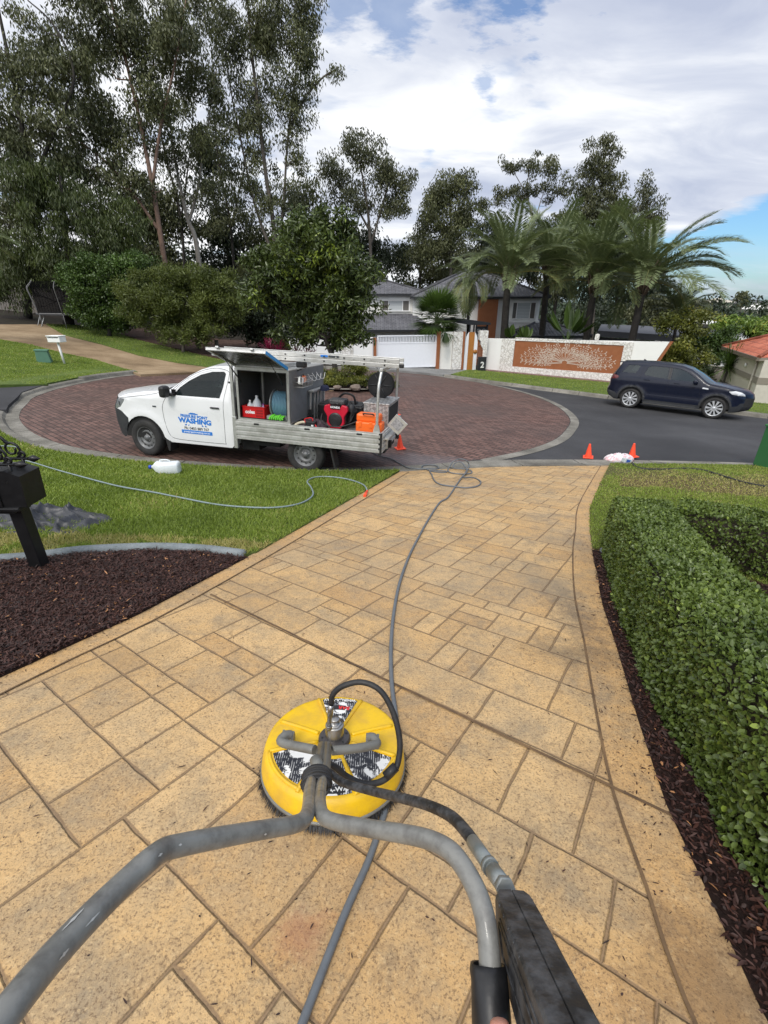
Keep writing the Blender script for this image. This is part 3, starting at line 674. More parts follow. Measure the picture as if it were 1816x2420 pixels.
def cleaner():
    P0 = Vector((-.2, 1.21, Dr(-.2, 1.21)))
    up = Vector((.045, .17, 1)).normalized(); F = frame_mw(P0, 0, up)
    root = empty('surface_cleaner', tuple(P0), label='yellow round pressure surface cleaner with grey tube handlebar and black hoses on the driveway', cat='surface cleaner')
    Rm = F.to_3x3().to_4x4()
    def prt(name, mb, m, **k):
        o = mb.build(name, m, root, **k); o.data.transform(Rm); return o
    def A(px, py, Z): return az(px, py, Z) - P0
    def zd(r): return .137 - .16 * max(0, r - .05) ** 2 * 1.0 - (.5 * max(0, r - .235) ** 1.5)
    mb = MB(); prof = [(.276, .042), (.279, .05), (.276, .075), (.270, .104)] + [(r, zd(r)) for r in (.262, .255, .245, .23, .2, .16, .12, .08, .06, .001)]
    mb.lathe(prof, n=72)
    # moulded ridges round the sticker wedges
    def pol(r, a, dz=0): return Vector((r * math.cos(rad(a)), r * math.sin(rad(a)), zd(r) + dz))
    WED = [(90, 18, .095, .248), (221, 22, .085, .235), (319, 22, .085, .235), (270, 20, .10, .25)]
    for c, hw, r0, r1 in WED:
        for s_ in (-1, 1):
            a_ = c + s_ * (hw + 3.5)
            mb.tube([pol(r0 - .02 + (r1 - r0 + .03) * t, a_, .0005) for t in [i / 12 for i in range(13)]], .0075, 8)
        if c not in (90, 270):
            mb.tube([pol(r1 + .012, c - hw - 3.5 + (2 * hw + 7) * t / 12, .0) for t in range(13)], .0065, 8)
    for a_ in (22, 158):
        mb.tube([pol(.07 + .175 * i / 12, a_, .0005) for i in range(13)], .008, 8)
    prt('deck', mb, m_yellow)
    prt('trim_ring', MB().lathe([(.277, .034), (.283, .036), (.283, .045), (.277, .047)], n=72), m_tube)
    n = 2600; th = RNG.uniform(0, 2 * PI, n); rr = RNG.uniform(.255, .278, n)
    P = np.stack([rr * np.cos(th), rr * np.sin(th), np.full(n, .046)], 1)
    d = np.stack([np.cos(th), np.sin(th), np.zeros(n)], 1)
    A_ = d * RNG.uniform(.0, .03, (n, 1)) + np.array([0, 0, -1.]) * RNG.uniform(.032, .046, (n, 1)) + RNG.normal(0, .003, (n, 3))
    B_ = np.stack([-np.sin(th), np.cos(th), np.zeros(n)], 1) * .0022
    me = leafmesh('brush_skirt', P, A_, B_, m_rubber, RNG.random(n)); me.transform(Rm); link(bpy.data.objects.new('brush_skirt', me), root)
    for c, hw, r0, r1 in WED:
        mb = MB(); vs = []; k = 10
        for i in range(k + 1):
            for j in range(7):
                a_ = c - hw + 2 * hw * i / k; r = r0 + (r1 - r0) * j / 6; vs.append(pol(r, a_, .0016))
        mb.add(vs, [(i * 7 + j, i * 7 + j + 1, i * 7 + j + 8, i * 7 + j + 7) for i in range(k) for j in range(6)], 0, True)
        prt('sticker', mb, m_sticker)
    # words still legible on the stickers
    m_ink = mat('sticker_white', (.78, .78, .76), .5); m_inkr = mat('sticker_red', (.75, .03, .03), .5); m_inkk = mat('sticker_black', (.015, .016, .02), .5)
    def onpl(txt, size, a_, r, mm, rot=0, **k):
        p = pol(r, a_, .0032); M = Matrix.Translation(p) @ Matrix.Rotation(rad(a_ - 90 + rot), 4, 'Z'); o = lettering('lettering', txt, size, Rm @ M, mm, root, extrude=.0004, bold=.0006, **k)
    def patch(c, hw, r0, r1, mm):
        mb = MB(); vs = []
        for i in range(9):
            for r in (r0, r1): vs.append(pol(r, c - hw + 2 * hw * i / 8, .0024))
        mb.add(vs, [(2 * i, 2 * i + 1, 2 * i + 3, 2 * i + 2) for i in range(8)]); prt('sticker', mb, mm)
    patch(90, 15, .222, .244, m_inkk); patch(90, 9, .168, .198, m_inkk); patch(270, 15, .214, .244, m_inkk)
    onpl('WHIRL-A-WAY', .0205, 90, .233, m_ink, 180); onpl('BAR', .027, 83, .183, m_inkr, 180)
    onpl('A-WAY', .026, 281, .229, m_ink, 180); onpl('BE', .024, 280, .150, m_inkr, 180)
    # swivel
    mb = MB().lathe([(.062, .134), (.062, .146), (.057, .153), (.036, .154)], n=36); prt('flange', mb, mat('dark_steel', (.13, .12, .12), .45, .8, dirt=.4), smooth=False)
    for i in range(6): prt('bolt', MB().lathe([(.0045, .150), (.0045, .1555), (0.0005, .1555)], (.048 * math.cos(i * PI / 3 + .3), .048 * math.sin(i * PI / 3 + .3), 0), n=8), m_black)
    prt('swivel', MB().lathe([(.036, .15), (.036, .205), (.033, .209), (.019, .209), (.019, .232), (.017, .235), (.0, .235)], n=28).lathe([(.030, .209), (.030, .214), (.019, .214)], n=6), m_steel)
    wh = [A(711, 1566, 1.665), A(713, 1545, 1.655), A(716, 1522, 1.64)]
    MB().tube([wh[0] + Vector((0, 0, -.02)), wh[0]], .012, 6).tube(wh, .0085, 10).tube([wh[1], wh[2]], .0105, 10).build('hose_fitting', m_steel, root)
    loop = smooth_path([A(716, 1520, 1.64), A(720, 1500, 1.63), A(742, 1482, 1.62), A(782, 1474, 1.61), (A(822, 1492, 1.60)), A(850, 1540, 1.59), A(864, 1600, 1.58), A(860, 1648, 1.57), A(846, 1672, 1.55), A(820, 1690, 1.53),
                        A(785, 1693, 1.51), A(750, 1678, 1.49), A(728, 1660, 1.47), A(708, 1650, 1.45), A(694, 1648, 1.44)], 5)
    MB().tube(loop, .0105, 10).build('whip_hose', m_rubber, root)
    MB().tube([A(856, 1656, 1.555), A(833, 1678, 1.545)], .0165, 14).build('hose_clamp', m_black, root)
    th_ = smooth_path([A(688, 1651, 1.44), A(700, 1655, 1.43), A(716, 1672, 1.38), A(745, 1692, 1.32), A(800, 1708, 1.24), A(858, 1722, 1.13), A(922, 1739, 1.02), A(975, 1764, .93), A(1012, 1803, .85), A(1028, 1828, .815)], 6)
    MB().tube(th_, .0118, 12).build('feed_hose', m_dirtyblk, root)
    f0, f1, f2, f3 = A(1022, 1818, .825), A(1056, 1868, .755), A(1062, 1876, .745), A(1094, 1922, .69)
    MB().tube([f0, f1], .0125, 14).tube([f1, f2], .0145, 14).tube([f2, f2.lerp(f3, .15)], .0115, 14).tube([f2.lerp(f3, .15), f2.lerp(f3, .8)], .0132, 14).tube([f2.lerp(f3, .8), f3], .0155, 6).build('hose_coupling', m_zinc, root)
    # lugs and yoke
    for (px, py) in ((613, 1600), (633, 1603), (793, 1607), (816, 1609)):
        g = hitf(px, py, Dr, .14) - P0
        mb = MB(); M = Rm.to_3x3().to_4x4(); prf = [(-.028, -.006), (-.028, .012), (-.012, .040), (.012, .040), (.028, .012), (.028, -.006)]
        mb.prism(prf, -.0045, .0045, 'X'); o = mb.build('lug', m_tube, root); o.data.transform(Matrix.Translation(g) @ M)
    YL = smooth_path([A(629, 1588, 1.70), A(618, 1588, 1.69), A(606, 1600, 1.665), A(618, 1607, 1.645), A(650, 1614, 1.61), A(680, 1620, 1.58)], 5)
    YR = smooth_path([A(797, 1593, 1.70), A(806, 1593, 1.69), A(815, 1606, 1.665), A(803, 1611, 1.645), A(770, 1617, 1.61), A(718, 1622, 1.58)], 5)
    MB().tube(YL, .0158, 12).tube(YR, .0158, 12).tube([A(696, 1612, 1.60), A(684, 1668, 1.38), A(680, 1690, 1.25)], .0165, 12).tube([A(707, 1612, 1.60), A(703, 1668, 1.38), A(700, 1690, 1.25)], .0165, 12).build('yoke', m_tube, root)
    MB().tube([A(682, 1640, 1.44), A(690, 1664, 1.40)], .019, 12).build('clamp_bracket', m_tube, root)
    # rubber strip wound round the joint
    mb = MB()
    for i in range(9):
        c = A(686 - i * .3, 1672 + i * 3.6, 1.30 - i * .013); r = .031 + .003 * math.sin(i * 2.3)
        ax = (A(667, 1736, .98) - A(690, 1640, 1.44)).normalized(); e1 = ax.orthogonal().normalized()
        e1 = Vector((1, 0, 0)) - ax * ax.x; e1.normalize(); e2 = ax.cross(e1)
        mb.tube([c + e1 * r * 1.15 * math.cos(t * PI / 8) + e2 * r * .72 * math.sin(t * PI / 8) + ax * .006 * math.sin(t * PI / 8 + i) for t in range(17)], .0052, 6)
    mb.build('rubber_wrap', m_rubber, root)
    HL = smooth_path([A(680, 1668, 1.36), A(673, 1690, 1.20), A(669, 1715, 1.06), A(668, 1742, .94), A(662, 1764, .87), A(640, 1780, .825), A(560, 1794, .75), A(470, 1810, .68), A(390, 1826, .63), A(352, 1837, .605), A(318, 1862, .575), A(280, 1897, .55), A(210, 1965, .50), A(120, 2060, .445), A(40, 2156, .395), A(-40, 2262, .36)], 5)
    HR = smooth_path([A(702, 1668, 1.36), A(696, 1690, 1.20), A(692, 1715, 1.06), A(691, 1740, .94), A(698, 1762, .88), A(722, 1775, .85), A(800, 1790, .79), A(880, 1803, .735), A(935, 1817, .70), A(975, 1840, .67), A(1005, 1878, .645), A(1030, 1925, .62), A(1046, 1975, .60), A(1055, 2030, .585), A(1060, 2100, .565), A(1064, 2190, .545), A(1066, 2260, .53)], 5)
    m_tb = mat('worn_grey_tube', (.21, .21, .195), .42, .0, dirt=.9, dcol=(.085, .08, .075), scale=26, coat=.2, bump=.35)
    MB().tube(HL, .0145, 18).tube(HR, .0138, 18).build('handlebar', m_tb, root)
    # bare scuffs in the paint
    m_sc = mat('bare_scuff', (.62, .62, .60), .4, .3)
    def scuff(c, dirv, L, w, side):
        t = dirv.normalized(); vv = (Vector((0, 0, CZ)) - P0 - c).normalized(); b_ = t.cross(vv).normalized(); nn = b_.cross(t)
        vs = []; mb = MB()
        for i in range(7):
            f = i / 6; hw = w * math.sin(PI * min(.97, f + .03)) * (1 + .35 * math.sin(i * 2.7))
            for s_ in (-1, 0, 1):
                off = side + s_ * hw; q = c + t * L * (f - .5) + b_ * off; vs.append(q + nn * (math.sqrt(max(.0152 ** 2 - off ** 2, 1e-7)) * (1 if 1 else 1)))
        mb.add(vs, [(i * 3 + j, i * 3 + j + 1, i * 3 + j + 4, i * 3 + j + 3) for i in range(6) for j in range(2)], 0, True); mb.build('scuff', m_sc, root)
    for i, L, w, s_ in ((-10, .016, .0011, -.007), (-14, .020, .0009, -.004), (-27, .008, .0014, -.004), (-34, .006, .0014, .0), (-46, .006, .0014, -.007), (-13, .03, .0010, .0105)):
        c = HL[i]; scuff(c, HL[i + 1] - c, L, w, s_)
    # trigger gun
    p1, p2 = A(1106, 1924, .665), A(1296, 2330, .37); ax = (p2 - p1).normalized()
    w = ax.cross(Vector((0, 0, 1))).normalized(); w = -w if w.x < 0 else w; dn = ax.cross(w).normalized(); dn = -dn if dn.z > 0 else dn
    L = (p2 - p1).length
    mb = MB(); vs = []; sts = [(0, .0215, .040), (.012, .0265, .050), (.06, .0275, .070), (.14, .0275, .078), (.3, .0275, .086), (L, .027, .09)]
    for t, hw, dp in sts:
        o = p1 + ax * t
        for (a_, b_) in ((-hw + .004, -.0005), (-.0011, -.0012), (0, .0006), (.0011, -.0012), (hw - .004, -.0005), (hw - .001, .003), (hw, .008), (hw, dp), (-hw, dp), (-hw, .008), (-hw + .001, .003)):
            vs.append(o + w * a_ + dn * b_)
    k = 11; mb.add(vs, [(i * k + j, i * k + (j + 1) % k, (i + 1) * k + (j + 1) % k, (i + 1) * k + j) for i in range(len(sts) - 1) for j in range(k)] + [tuple(range(k)), tuple(range((len(sts) - 1) * k, len(sts) * k))])
    g = mb.build('trigger_gun', m_dirtyblk, root)
    # raised rib on the gun's left side, bumps on its back, and the trigger
    mb = MB(); hw = .0277
    rb = [(.04, .022), (.30, .030), (.30, .055), (.06, .048)]
    mb.tube([p1 + ax * a_ - w * hw + dn * b_ for a_, b_ in rb + rb[:1]], .0018, 6)
    mb.tube([p1 + ax * a_ - w * hw + dn * b_ for a_, b_ in ((.05, .013), (.33, .017))], .0016, 6)
    for i in range(5): mb.box(p1 + ax * (.035 + i * .028) - w * (.0245) + dn * .004, (.006, .011, .006), Matrix((w, ax, dn)).transposed(), bev=.002)
    mb.build('gun_ribs', m_dirtyblk, g)
    t0 = p1 + ax * .15 + dn * .066 - w * .002
    MB().tube(smooth_path([t0, t0 + ax * .03 + dn * .022, t0 + ax * .08 + dn * .034, t0 + ax * .16 + dn * .028], 4), .0075, 8).build('trigger', m_black, g)
    gp = [A(1054, 2082, .575), A(1058, 2120, .56), A(1062, 2200, .545), A(1066, 2280, .53)]
    mb = MB(); vs = []
    def ring(c, a_, r):
        e = Vector((1, 0, 0)) - a_ * a_.x; e.normalize(); f = a_.cross(e); return [c + e * r * math.cos(t * PI / 10) + f * r * math.sin(t * PI / 10) for t in range(20)]
    gx = (gp[-1] - gp[0]).normalized()
    for c, r in ((gp[0] + gx * .012, .0185), (gp[0] + gx * .001, .0185), (gp[0], .0215), (gp[0] + gx * .006, .0232), (gp[1], .0225), (gp[2], .0235), (gp[3], .023)): vs += ring(c, gx, r)
    mb.add(vs, [(i * 20 + j, i * 20 + (j + 1) % 20, (i + 1) * 20 + (j + 1) % 20, (i + 1) * 20 + j) for i in range(6) for j in range(20)], 0, True)
    mb.build('grip', m_black, root)
    return P0, gp, gx, (p1, ax, w, dn)
P0C, GP, GX, GUN = cleaner()

def skinmesh(name, chains, material, parent=None, sub=2):
    """chains: list of [(point, radius), ...]; chain points equal to earlier points are shared"""
    vs = []; rs = []; es = []
    def vi(p, r):
        for i, q in enumerate(vs):
            if (Vector(q) - Vector(p)).length < 1e-5: return i
        vs.append(tuple(p)); rs.append(r); return len(vs) - 1
    for ch in chains:
        ids = [vi(p, r) for p, r in ch]; es += list(zip(ids[:-1], ids[1:]))
    me = bpy.data.meshes.new(name); me.from_pydata(vs, es, [])
    o = bpy.data.objects.new(name, me); link(o, parent); me.materials.append(material)
    md = o.modifiers.new('skin', 'SKIN'); md.use_smooth_shade = True
    sv = me.skin_vertices[0].data
    for i, r in enumerate(rs): sv[i].radius = (r, r); sv[i].use_root = (i == 0)
    s = o.modifiers.new('sub', 'SUBSURF'); s.levels = sub; s.render_levels = sub
    return o
def hand():
    m, n, b = newmat('skin'); tc = n('TexCoord').outputs['Object']
    c = n.ramp(n.noise(tc, 30, 5), [(.35, (.40, .17, .12)), (.65, (.50, .25, .18))]); n.L(c, b.inputs['Base Color']); setp(b, Roughness=.5, Subsurface_Weight=.12, Subsurface_Radius=(.01, .004, .002))
    bp = n('Bump'); bp.inputs['Strength'].default_value = .3; bp.inputs['Distance'].default_value = .001; n.L(n.noise(tc, 400, 3), bp.inputs['Height']); n.L(bp.outputs[0], b.inputs['Normal'])
    g = GP[3] + P0C; ax = -GX                                  # along the grip, away from the camera
    e = Vector((1, 0, 0)) - ax * ax.x; e.normalize(); f = ax.cross(e); f = f if f.dot(Vector((0, -.5, 1))) > 0 else -f     # f: off the grip towards the eye
    palm = g - ax * .045 + f * .02 - e * -.034
    tip = az(1078, 2196, .475)
    wrist = palm - ax * .07 + e * .03 - f * .005
    tk = tip - ax * .030 + e * .006 - f * .004; tb = palm - ax * .02 + f * .006
    ch = [[(wrist - ax * .16 + e * .05, .038), (wrist, .027), (palm, .030)], [(palm, .030), (tb, .017), (tk, .0115), (tip - ax * .010, .0115), (tip, .0105)]]
    for i in range(4):
        k0 = palm + ax * (.035 - i * .021) + e * .006 - f * .006; ln = (1., 1.08, 1.0, .82)[i]
        ch.append([(palm, .030), (k0, .0095), (k0 - e * .022 * ln - f * .026 * ln, .0088), (k0 - e * .048 * ln - f * .034 * ln, .0082), (k0 - e * .066 * ln - f * .014 * ln, .0072)])
    root = empty('person', tuple(wrist), label='thumb and hand of the person gripping the right handle at the bottom edge', cat='person')
    ch = [[(Vector(p) - wrist, r) for p, r in c_] for c_ in ch]
    skinmesh('hand', ch, m, root)
    nm = MB(); tdir = (tip - tk).normalized(); sd = tdir.cross(f).normalized(); vs = []
    for i in range(5):
        t = i / 4
        for s_ in (-1, -.5, 0, .5, 1): vs.append(tip - wrist - tdir * (.020 - .013 * t) + sd * .0062 * s_ * math.sqrt(max(0, 1 - (t * .9) ** 3)) + f * (.0088 - .002 * s_ * s_ - .0035 * t * t))
    nm.add(vs, [(i * 5 + j, i * 5 + j + 1, i * 5 + j + 6, i * 5 + j + 5) for i in range(4) for j in range(4)], 0, True)
    nm.build('thumb_nail', mat('nail', (.66, .42, .36), .3, dirt=0), root)
hand()

# ------------------------------------------------------------------ hoses
def G(px, py, off=.011, fn=Dr): return hitf(px, py, fn, off)
def zz(x, y): return ((x / 8.3 + 960) / K, (y / 8.3 + 1060) / K)
main = [G(x, y) for x, y in [(560, 2500), (625, 2290), (690, 2115), (752, 1958), (800, 1850), (836, 1738), (856, 1650), (857, 1560), (847, 1480), (845, 1400), (851, 1325), (864, 1258), (884, 1202), (904, 1162), (925, 1124), (950, 1086)]]
def onroad(x, y): return max(Dr(x, y), Rd(x, y) + .012) if y < 8.6 else Rd(x, y) + .012
def GZ(x, y, off=.012): return hitf(*zz(x, y), onroad, off)
path = main + [GZ(820, 960), GZ(1000, 700), GZ(1090, 570, .03), GZ(1180, 470, .05)]
Ys = 8.15
loops = [at(*zz(x, y), Ys) for x, y in [(1235, 330), (1200, 250), (1110, 210)]] + [at(*zz(1020, 215), 8.2), at(*zz(920, 260), 8.2), at(*zz(860, 350), 8.05)] + [GZ(820, 430, .03), GZ(900, 480), GZ(1080, 500), GZ(1250, 490), GZ(1295, 460, .02), GZ(1240, 420, .03)] + \
        [GZ(1100, 400, .03), GZ(950, 385, .03), at(*zz(935, 320), 8.1), at(*zz(1000, 265), 8.1), at(*zz(1080, 270), 8.1), at(*zz(1150, 340), 8.0), GZ(1190, 410, .05), GZ(1160, 490, .03), GZ(1110, 560, .02)] + \
        [GZ(1300, 565), GZ(1420, 610), GZ(1470, 670), GZ(1390, 740), GZ(1180, 770), GZ(950, 745), GZ(720, 715), GZ(590, 660), GZ(530, 580), GZ(500, 500), GZ(468, 450), GZ(500, 425, .02), GZ(620, 430, .02), GZ(790, 445, .02), GZ(780, 465), GZ(650, 465), GZ(500, 445), GZ(400, 410)] + \
        [GZ(310, 375, .02), GZ(330, 335, .02), GZ(420, 318, .02), GZ(560, 325, .02), GZ(640, 365, .02), GZ(600, 395, .02), GZ(450, 392, .03), GZ(300, 400, .02), GZ(130, 385, .02), GZ(0, 360)]
tail = [hitf(*p, onroad, .012) for p in [(845, 991), (820, 985), (806, 977), (798, 970)]]; t_ = tail[-1]; tail += [t_ + Vector((-.08, .12, .12)), t_ + Vector((-.12, .25, .42))]
pth = smooth_path(path + loops + tail, 4)
tag(MB().tube(pth, .0115, 8).build('pressure_hose', m_hose), 'long grey hose running up the driveway to a loose coil behind the work truck', 'hose')
gh = [hitf(*p, Hn, .05) for p in [(-60, 985), (-10, 965), (24, 964), (38, 967), (44, 975), (40, 984), (46, 992), (75, 1000), (120, 1014), (200, 1036), (260, 1051), (330, 1063), (400, 1077), (470, 1090), (540, 1096), (600, 1096), (650, 1087), (676, 1070), (672, 1052), (664, 1040), (680, 1031), (715, 1030), (755, 1036), (785, 1047), (794, 1060)]]
gr = empty('garden_hose', tuple(gh[-1]), label='thin blue grey garden hose snaking over the left lawn with an orange connector', cat='hose')
MB().tube([p - gh[-1] for p in smooth_path(gh, 5)], .0105, 8).build('hose_pipe', m_ghose, gr)
e1 = hitf(788, 1071, Hn, .022) - gh[-1]
MB().tube([Vector((0, 0, 0)), e1 * .35], .014, 10).tube([e1 * .35, e1], .02, 10).build('connector', m_coneo, gr)
bh = [hitf(*p, Hn, .02) for p in [(1366, 1000), (1374, 1008), (1392, 1013), (1430, 1014), (1480, 1012), (1515, 1015), (1555, 1026), (1600, 1040), (1660, 1052), (1760, 1062)]]
tag(MB().tube(smooth_path(bh, 5), .021, 8).build('flexible_hose', m_rubber), 'thick black hose lying over the patchy lawn right of the cones', 'hose')

# ------------------------------------------------------------------ cones, bag, bottle, tarp, letterbox
def cone_proto():
    r = empty('traffic_cone')
    MB().box((0, 0, .011), (.21, .21, .022), bev=.008).build('base', m_coneo, r)
    MB().lathe([(.075, .018), (.072, .03), (.022, .295), (.020, .305), (.012, .305), (.012, .29)], n=20).build('cone', m_coneo, r)
    return r
c0 = cone_proto()
for i, (p, lab, rz) in enumerate([((865, 969), 'orange traffic cone under the hanging panel at the back of the truck', .3), ((856, 897), 'orange traffic cone half hidden behind the truck tray on the brick circle', .9),
                              ((1271, 988), 'orange traffic cone standing alone on the asphalt at the end of the driveway', -.4), ((1365, 989), 'orange traffic cone standing beside the white rubbish bag', .2)]):
    c = c0 if i == 0 else copy_tree(c0)
    q = hitf(*p, Rd, .012); c.location = q + (Vector((0, 0, .03)) if i == 3 else Vector((0, 0, 0))); c.rotation_euler = (0, -.045, rz); c['label'] = lab; c['category'] = 'traffic cone'; c['group'] = 'orange traffic cones'
def crumple(name, w, d, h, mats, seed, n=26, sharp=3., fold=False):
    mb = MB(); vs = []
    for i in range(n + 1):
        for j in range(n + 1):
            u, v = i / n * 2 - 1, j / n * 2 - 1; a = math.atan2(v, u); rmax = 1 / max(abs(math.cos(a)), abs(math.sin(a))); r0 = math.hypot(u, v) / rmax
            rr = r0 * (1 + .22 * noise.noise(Vector((math.cos(a) * 1.7, math.sin(a) * 1.7, seed)))); x, y = rr * math.cos(a), rr * math.sin(a)
            f = max(0, 1 - r0 ** 2.2); rg = 1 - abs(noise.noise(Vector((x * sharp, y * sharp * .8, seed + 5)))) * 2.2; r2 = 1 - abs(noise.noise(Vector((x * sharp * 2.3, y * sharp * 2.3, seed + 9)))) * 2
            if fold:
                wx, wy = x + .35 * noise.noise(Vector((x * 1.6, y * 1.6, 4))), y + .35 * noise.noise(Vector((x * 1.6, y * 1.6, 8)))
                a1 = 1 - abs(math.sin(wx * 5.2 + wy * 2.3 + .8)); a2 = 1 - abs(math.sin(wy * 6.3 - wx * 2.9)); a3 = 1 - abs(noise.noise(Vector((wx * 5, wy * 5, 3)))) * 3
                vs.append((x * w, y * d, h * min(1, f * 3) * (.06 + .62 * a1 ** 2.2 * (.4 + .6 * f) + .38 * a2 ** 2.5 + .12 * a3) + .004)); continue
            vs.append((x * w, y * d, h * f ** .6 * (.45 + .4 * rg + .2 * r2) + .004))
    mb.add(vs, [(i * (n + 1) + j, (i + 1) * (n + 1) + j, (i + 1) * (n + 1) + j + 1, i * (n + 1) + j + 1) for i in range(n) for j in range(n)], 0, True)
    o = mb.build(name, mats, fixn=False); so = o.modifiers.new('s', 'SOLIDIFY'); so.thickness = .002; return o
def m_bag():
    m, n, b = newmat('plastic_bag'); tc = n('TexCoord').outputs['Object']
    c = n.ramp(n.noise(tc, 9, 4, .6, 1.), [(.40, (.72, .70, .72)), (.52, (.70, .62, .64)), (.60, (.62, .30, .33)), (.68, (.75, .74, .74))])
    n.L(c, b.inputs['Base Color']); setp(b, Roughness=.3); return m
bg = crumple('rubbish_bag', .34, .16, .16, m_bag(), 3.); bg.location = hitf(1338, 994, Rd, .01); bg.rotation_euler = (0, 0, rad(4))
tag(bg, 'crumpled white and pink plastic bag lying on the kerb between two cones', 'plastic bag')
q = hitf(1353, 1000, Rd, .02); r = empty('container', tuple(q), rad(20), 'small clear container with a blue label lying on the plastic bag', 'container')
MB().box((0, 0, .05), (.2, .11, .1), Matrix.Rotation(.25, 3, 'Y'), bev=.02).build('bottle_body', mat('clear_plastic', (.45, .5, .5), .2, dirt=.1), r)
MB().box((-.01, -.056, .052), (.11, .006, .07), Matrix.Rotation(.25, 3, 'Y')).build('label_patch', mat('blue_label', (.03, .09, .35), .4), r)
# white jug on the lawn
q = hitf(360, 1024, Hn, .0); r = empty('plastic_jug', tuple(q), rad(186), 'empty white plastic jug with a blue cap lying on the left lawn', 'plastic jug')
mb = MB(); vs = []; st = [(-.22, .02, .05), (-.215, .07, .085), (-.19, .085, .1), (.05, .085, .1), (.12, .07, .085), (.165, .03, .04), (.175, .02, .022), (.20, .02, .022)]
for x, a, b_ in st:
    zc = .10 if x < .1 else .125
    for t in range(16):
        th = 2 * PI * t / 16; ct, s_ = math.cos(th), math.sin(th); ex = .55
        vs.append((x, a * abs(ct) ** ex * (1 if ct > 0 else -1) * 1.15, zc + b_ * abs(s_) ** ex * (1 if s_ > 0 else -1) * .98))
mb.add(vs, [(i * 16 + j, i * 16 + (j + 1) % 16, (i + 1) * 16 + (j + 1) % 16, (i + 1) * 16 + j) for i in range(len(st) - 1) for j in range(16)] + [tuple(range(16)), tuple(range(len(vs) - 16, len(vs)))], 0, True)
mb.tube(smooth_path([(.03, 0, .19), (.06, 0, .225), (-.05, 0, .23), (-.1, 0, .195)], 4), .012, 8)
mb.build('jug_body', mat('milky_plastic', (.74, .78, .80), .35, dirt=.2, dcol=(.5, .55, .55), scale=9), r)
MB().tube([(.195, 0, .125), (.235, 0, .125)], .03, 14).build('cap', mat('blue_cap', (.02, .07, .45), .4), r)
# tarp
tp = crumple('tarpaulin', .64, .44, .13, mat('grey_tarp', (.030, .032, .037), .42, dirt=.5, dcol=(.07, .073, .085), scale=5, bump=.3, bscale=90), 7., 90, 4.2, True)
q = hitf(60, 1128, Hn, .03); tp.location = (-3.45, 4.12, Hn(-3.45, 4.12) + .02); tp.rotation_euler = (rad(-8), rad(1), rad(-12))
tag(tp, 'crumpled dark grey tarpaulin heaped on the lawn behind the black letterbox', 'tarpaulin')
def letterbox():
    y = 3.03; x0 = -2.68; zb = HmL(x0, y) - .05; m_ = mat('black_iron', (.011, .011, .012), .36, .3, dirt=.35, dcol=(.03, .03, .032), scale=12)
    r = empty('letterbox', (x0, y, zb), label='black cast iron letterbox with scrollwork on a square post in the left mulch bed', cat='letterbox')
    MB().box((0, 0, .27), (.092, .092, .62), bev=.006).box((0, 0, .03), (.105, .105, .06), bev=.01).box((0, 0, .55), (.11, .11, .03), bev=.005).build('post', m_, r)
    zt = 1.40 - zb
    MB().box((-.18, .0, zt + .015), (.56, .24, .03), bev=.008).box((-.20, -.0, zt - .012), (.48, .19, .03), bev=.008).build('base_shelf', m_, r)
    MB().prism([(-.43, zt + .03), (.155, zt + .03), (.172, zt + .26), (.07, zt + .30), (-.43, zt + .30)], -.10, .10, 'Y').build('box_body', m_, r)
    MB().box((-.2, -.106, zt + .10), (.38, .012, .13), bev=.004).box((-.2, -.115, zt + .06), (.30, .015, .012)).build('door', m_, r)
    MB().lathe([(.006, 0), (.006, .008), (.001, .009)], (.075, -.102, zt + .22), 'Y', 8).build('rivet', m_steel, r)
    mb = MB(); zr = 1.735 - zb
    for yy in (-.06, .07):
        mb.tube([(-.4, yy, zr), (.14, yy, zr)], .011, 8); mb.lathe([(.004, .135), (.016, .15), (.026, .175), (.018, .195), (.003, .225)], (.0, yy, zr), 'X', 10)
        for x in (-.30, -.17, .0, .10): mb.tube([(x, yy, zr), (x - .006, yy, zr - .06), (x + .01, yy, zr - .13)], .0115, 6)
        def scroll(cx, cz, r0, a0, turns, s_):
            mb.tube([(cx + (r0 * (1 - .62 * t / 20)) * math.cos(a0 + s_ * t / 20 * turns * 2 * PI), yy, cz + (r0 * (1 - .62 * t / 20)) * math.sin(a0 + s_ * t / 20 * turns * 2 * PI)) for t in range(21)], .0085, 7)
        scroll(.045, zr + .068, .062, -1.2, 1.25, 1); scroll(.105, zr + .028, .026, 3.0, 1.2, -1); scroll(-.075, zr + .07, .066, 4.0, 1.3, -1)
        mb.tube(smooth_path([(-.22, yy, zr + .19), (-.08, yy, zr + .20), (.0, yy, zr + .15), (.02, yy, zr + .12), (.03, yy, zr + .125)], 5), .011, 8)
        scroll(-.2, zr + .09, .06, 0, 1.2, 1)
    mb.build('scrollwork', m_, r)
letterbox()
r = empty('electrical_pillar', tuple(Vector((8.24, 9.16, Hn(8.24, 9.16)))), rad(2), 'green metal service box on the verge cut off by the right edge', 'service box')
mg = mat('green_paint', (.035, .16, .05), .45, dirt=.25)
MB().box((0, 0, .42), (.52, .4, .84), bev=.02).build('cabinet', mg, r); MB().box((0, 0, .86), (.56, .44, .05), bev=.015).build('lid', mg, r); MB().box((0, -.205, .45), (.40, .012, .62), bev=.004).build('door', mg, r)

